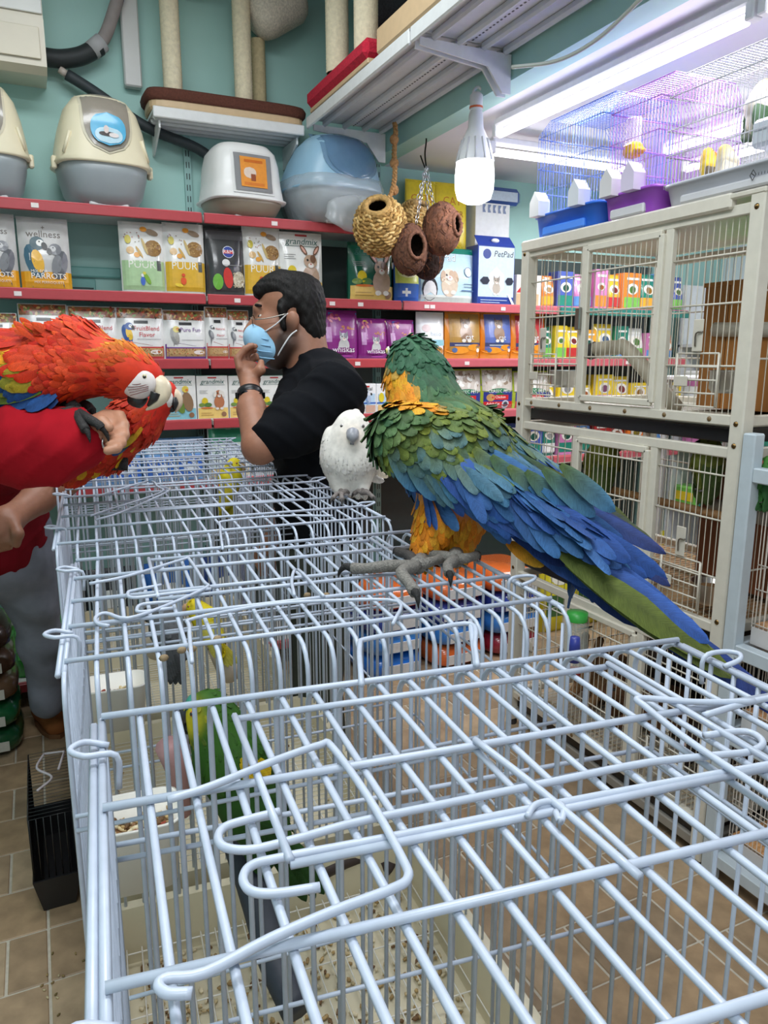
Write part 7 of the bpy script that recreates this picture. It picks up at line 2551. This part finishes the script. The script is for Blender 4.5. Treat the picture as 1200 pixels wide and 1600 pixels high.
m.build('glasses', M_STEEL, t)
# shirt
sh = [('e', at(490, 655, zm + .02), (.135, .205, .16), AXM, BLK), ('e', at(496, 730, zm + .03), (.135, .185, .22), AXM, BLK), ('e', at(500, 800, zm + .04), (.14, .18, .16), AXM, BLK), ('e', at(522, 628, zm + .02), (.085, .19, .13), AXM, BLK),
      ('c', at(489, 581, zm + .01), at(498, 602, zm + .01), .080, .10, BLK), ('c', at(510, 590, zm - .06), at(522, 612, zs2 + .04), .07, .075, BLK), ('c', at(480, 590, zm + .08), at(478, 606, zm + .2), .07, .07, BLK)]
sh += chain([at(522, 612, zs2 + .04), at(468, 660, zs2 - .005), at(432, 682, zs2 - .022)], [.076, .074, .070], BLK)
sh += chain([at(478, 606, zm + .2), at(474, 680, zm + .22)], [.072, .066], BLK)
V, F, C = sdf_body(sh, .009, .05, .02)
N_ = vnormals(V, F)
V = V + N_ * (np.sin(V[:, 2:3] * 38 + V[:, :1] * 22) * np.sin(V[:, 1:2] * 31 + V[:, 2:3] * 17)) * .005 + N_ * np.maximum(0, np.sin(V[:, 2:3] * 70 + V[:, :1] * 60 + 2 * np.sin(V[:, 1:2] * 22))) ** 3 * .005
body_obj(V, F, C, 'shirt', M_CLOTH, t)
# trousers, shoes
OLV = (62, 66, 58)
hipz = .90
hc_ = np.array([foot0[0], foot0[1], hipz])
tr = [('e', hc_, (.15, .19, .14), AXM, OLV)]
for s in (-1, 1):
    h_ = hc_ + CAMH * s * .09
    tr += chain([h_, np.array([h_[0], h_[1], .48]) + FW_ * .02, np.array([h_[0], h_[1], .10]) - FW_ * .01], [.10, .075, .062], OLV)
V, F, C = sdf_body(tr, .012, .04, .02)
body_obj(V, F, C, 'trousers', M_CLOTH, t)
for s in (-1, 1):
    b = np.array([foot0[0], foot0[1], 0]) + CAMH * s * .09
    V, F, C = sdf_body([('c', b + (0, 0, .047) - FW_ * .05, b + (0, 0, .045) + FW_ * .10, .045, .042, (40, 38, 36)), ('c', b + (0, 0, .05) - FW_ * .04, b + (0, 0, .10) - FW_ * .03, .045, .04, (40, 38, 36))], .008, .02, .01)
    V[:, 2] = np.maximum(V[:, 2], 0.001)
    body_obj(V, F, C, 'shoe', M_CLOTH, t)
# watch
wc = at(391, 618, zs2 + .095)
wa = at(391, 606, zs2 + .11) - at(393, 640, zs2 + .06)
wm = MB()
wm.lathe([(.036, -.013), (.0385, -.011), (.0385, .011), (.036, .013)], wc, (20, 20, 24), axis=wa, n=22)
wo = wm.build('wrist_watch', M_PLASTIC, t)
wm = MB()
wd_ = wa / np.linalg.norm(wa)
side = -FW_ * 0 - CAMH
wm.lathe([(0, .008), (.014, .008), (.017, .004), (.017, -.006)], wc + (FW_ * .2 - CAMH) / 1.02 * .034, (36, 38, 44), axis=FW_ * .2 - CAMH, n=18)
for q in range(9):
    a = q * .45 - 1.8
    wm.box(wc + (-CAMH * math.cos(a) + FW_ * math.sin(a)) * .0388, (.008, .008, .018), (46, 48, 54), bev=.001)
wm.build('watch_case', M_STEEL, wo)

# ---- the man in the red shirt
t = thing('person', 'man in red long sleeved shirt and grey trousers with scarlet macaw on his wrist', 'person', (-.25, 2.75, 0))
SK2 = (190, 138, 110)
RS, RS_SHADED = (166, 20, 34), (120, 18, 30)  # second red: shade on torso and left sleeve put into the shirt colour
zr_ = 1.50
kr = zr_ / FPX
arm = chain([at(60, 695, zr_), at(118, 692, zr_ - .01), at(146, 684, zr_ - .015)], [.046, .039, .033], SK2)
arm += [('c', at(150, 680, zr_ - .005), at(164, 670, zr_ + .0), .030, .028, SK2), ('c', at(150, 666, zr_ + .015), at(164, 660, zr_ + .012), .024, .024, SK2), ('c', at(156, 690, zr_ - .01), at(166, 686, zr_ - .008), .024, .020, SK2)]
for q, pts in enumerate(([(166, 648), (187, 650), (193, 664), (180, 672)], [(168, 658), (192, 664), (194, 680), (176, 684)], [(168, 670), (188, 678), (189, 692), (172, 694)], [(166, 682), (180, 690), (182, 700), (168, 704)])):
    zz = zr_ + .012 - .014 * q
    arm += [c + (.004,) for c in chain([at(x, y, zz - (.0, .008, .024, .036)[i]) for i, (x, y) in enumerate(pts)], [.0118, .0115, .0105, .009], SK2)]
arm += [c + (.006,) for c in chain([at(146, 664, zr_ - .035), at(160, 660, zr_ - .055), at(170, 668, zr_ - .06)], [.015, .0125, .010], SK2)]
head = at(-165, 470, 2.05)
arm += [('e', head, (.098, .08, .115), np.stack([Rv, CAMH, UPZ], 1), SK2), ('c', head + (0, 0, -.08) + Rv * .03, head + (0, 0, -.10) + Rv * .05, .05, .04, SK2), ('c', head + (0, 0, -.02) + Rv * .10, head + (0, 0, -.05) + Rv * .115, .013, .017, SK2), ('c', head + (0, 0, -.09), head + (-.02, .04, -.2), .056, .06, SK2),
        ('e', head - CAMH * .08, (.02, .01, .032), np.stack([Rv, CAMH, UPZ], 1), SK2), ('e', head + CAMH * .08, (.02, .01, .032), np.stack([Rv, CAMH, UPZ], 1), SK2)]
# second arm, crossing low; its shade is put into a darker skin colour
a2 = chain([at(100, 748, 2.20), at(60, 778, 2.10), at(22, 806, 2.0), at(12, 818, 1.98)], [.048, .045, .034, .036], (146, 100, 78))
a2 += [('c', at(10, 814, 1.97), at(2, 830, 1.96), .042, .040, (146, 100, 78))]
for q in range(4):
    a2 += [c + (.005,) for c in chain([at(-6 + q * 8, 826, 1.95), at(-8 + q * 8, 846 - q, 1.945), at(-10 + q * 8, 860 - 2 * q, 1.96)], [.0135, .0125, .0105], (146, 100, 78))]
a2 += chain([at(22, 816, 1.95), at(28, 834, 1.93), at(26, 850, 1.94)], [.016, .013, .011], (146, 100, 78))
sho = at(-150, 610, 2.10)
hipr = at(-10, 835, 2.62)
core = chain([head + (-.02, .04, -.2), at(-110, 650, 2.22), at(-25, 760, 2.55), hipr], [.06, .10, .10, .10], SK2) + chain([at(-110, 650, 2.22), sho, at(-150, 700, 1.78), at(-60, 690, 1.62), at(60, 695, zr_)], [.06, .055, .05, .048, .046], SK2) + chain([at(-60, 700, 2.35), at(40, 735, 2.34), at(100, 748, 2.20)], [.06, .05, .048], SK2)
V, F, C = sdf_body(arm + a2 + core, .0048, .013, .01)
body_obj(V, F, C, 'body', M_SKIN, t)
m = MB()
for s in (-1, 1):
    m.ell(head + Rv * .086 + CAMH * s * .032 + UPZ * .012, (.011, .011, .011), (236, 232, 226), n=10)
    m.ell(head + Rv * .094 + CAMH * s * .033 + UPZ * .012, (.0055, .0055, .0055), (30, 20, 16), n=8)
m.build('eyes', M_EYE, t)
m = MB()
m.tube([head + Rv * .092 - UPZ * .062 + CAMH * q * .024 for q in (-1, 0, 1)], [.004, .007, .004], (150, 84, 74), 6)
m.build('mouth', M_SKIN, t)
V, F, C = sdf_body([('e', head + UPZ * .035 - Rv * .015, (.10, .088, .095), np.stack([Rv, CAMH, UPZ], 1), HAIRC), ('e', head - Rv * .04 - UPZ * .01, (.07, .085, .09), np.stack([Rv, CAMH, UPZ], 1), HAIRC)], .008, .02, .01)
body_obj(V, F, C, 'hair', M_HAIR, t)
m = MB()
m.tube([at(0, 837, 1.946) + (Rv * math.cos(a) + CAMH * math.sin(a)) * .0145 for a in np.arange(12) * PI / 6], .0022, (206, 170, 90), 5, closed=True)
m.build('ring', M_STEEL, t)
m = MB()
m.tube([at(164, 692, zr_ - .03) + (UPZ * math.cos(a) - CAMH * math.sin(a)) * .0135 for a in np.arange(12) * PI / 6], .0024, (206, 206, 206), 5, closed=True)
m.build('ring', M_STEEL, t)
# shirt: torso leaning in, raised right sleeve, left sleeve
hipr = at(-10, 835, 2.62)
sho = at(-150, 610, 2.10)
sv = [('c', hipr, at(-25, 760, 2.55), .185, .185, RS_SHADED), ('c', at(-25, 760, 2.55), at(-110, 660, 2.25), .18, .19, RS_SHADED), ('c', at(-110, 650, 2.22), head + (-.02, .04, -.16), .15, .07, RS), ('c', sho, at(-210, 640, 2.25), .10, .11, RS)]
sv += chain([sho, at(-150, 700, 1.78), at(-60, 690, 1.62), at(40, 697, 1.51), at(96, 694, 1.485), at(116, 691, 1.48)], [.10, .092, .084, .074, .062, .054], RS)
sv += chain([at(-30, 720, 2.40), at(60, 735, 2.32), at(92, 748, 2.25)], [.09, .072, .062], RS_SHADED)
V, F, C = sdf_body(sv, .009, .05, .03)
V = V + vnormals(V, F) * (np.sin(V[:, :1] * 42 + V[:, 2:3] * 25) * np.sin(V[:, 1:2] * 36 + V[:, :1] * 12)) * .005 + vnormals(V, F) * np.maximum(0, np.sin(V[:, :1] * 95 - V[:, 2:3] * 60 + 2 * np.sin(V[:, 2:3] * 30))) ** 3 * .005
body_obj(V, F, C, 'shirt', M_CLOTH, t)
GT = (130, 134, 147)
tr = [('c', at(0, 830, 2.64), at(0, 870, 2.66), .17, .165, GT)]
tr += chain([at(34, 870, 2.66), at(52, 930, 2.74), at(63, 1000, 2.84), at(74, 1080, 2.96), at(76, 1096, 2.98)], [.115, .095, .075, .064, .066], GT)
b2 = at(-125, 880, 2.5)
tr += chain([b2, b2 + (.0, .1, -.42), np.array([b2[0], b2[1] + .15, .09])], [.12, .085, .075], GT)
V, F, C = sdf_body(tr, .011, .04, .02)
V = V + vnormals(V, F) * (np.sin(V[:, 2:3] * 34 + V[:, :1] * 30) * np.sin(V[:, 1:2] * 27)) * .005
body_obj(V, F, C, 'trousers', M_CLOTH, t)
for bx, fwd in ((np.array([*onz(72, 1126, 0.0)[:2], 0]), np.array([.25, -.97, 0])), (np.array([b2[0], b2[1] + .15, 0]), np.array([.1, -.99, 0]))):
    BRS = (150, 92, 52)
    V, F, C = sdf_body([('c', bx + (0, 0, .052), bx + fwd * .16 + (0, 0, .042), .050, .042, BRS), ('c', bx + (0, 0, .06), bx + (0, 0, .115), .05, .046, BRS), ('c', bx + fwd * .06 + (0, 0, .07), bx + fwd * .12 + (0, 0, .055), .042, .036, BRS)], .007, .02, .01)
    V[:, 2] = np.maximum(V[:, 2], .012)
    s_ = body_obj(V, F, C, 'shoe', M_CLOTH, t)
    m = MB()
    r1 = [(bx + fwd * a + np.array([fwd[1], -fwd[0], 0]) * b) for a, b in ((-.055, 0), (-.04, .04), (.02, .05), (.12, .05), (.18, .036), (.208, 0), (.18, -.036), (.12, -.05), (.02, -.05), (-.04, -.04))]
    m.loft([[(p[0], p[1], z) for p in r1] for z in (.001, .02)], (120, 80, 50), smooth=False)
    m.build('sole', M_RUBBER, s_)
    m = MB()
    for q in range(3):
        c = bx + fwd * (.06 + q * .03) + (0, 0, .108 - q * .012)
        sd = np.array([fwd[1], -fwd[0], 0])
        m.tube([c - sd * .025 - (0, 0, .006), c, c + sd * .025 - (0, 0, .006)], .003, (110, 66, 36), 5)
    m.build('laces', M_CLOTH, s_)
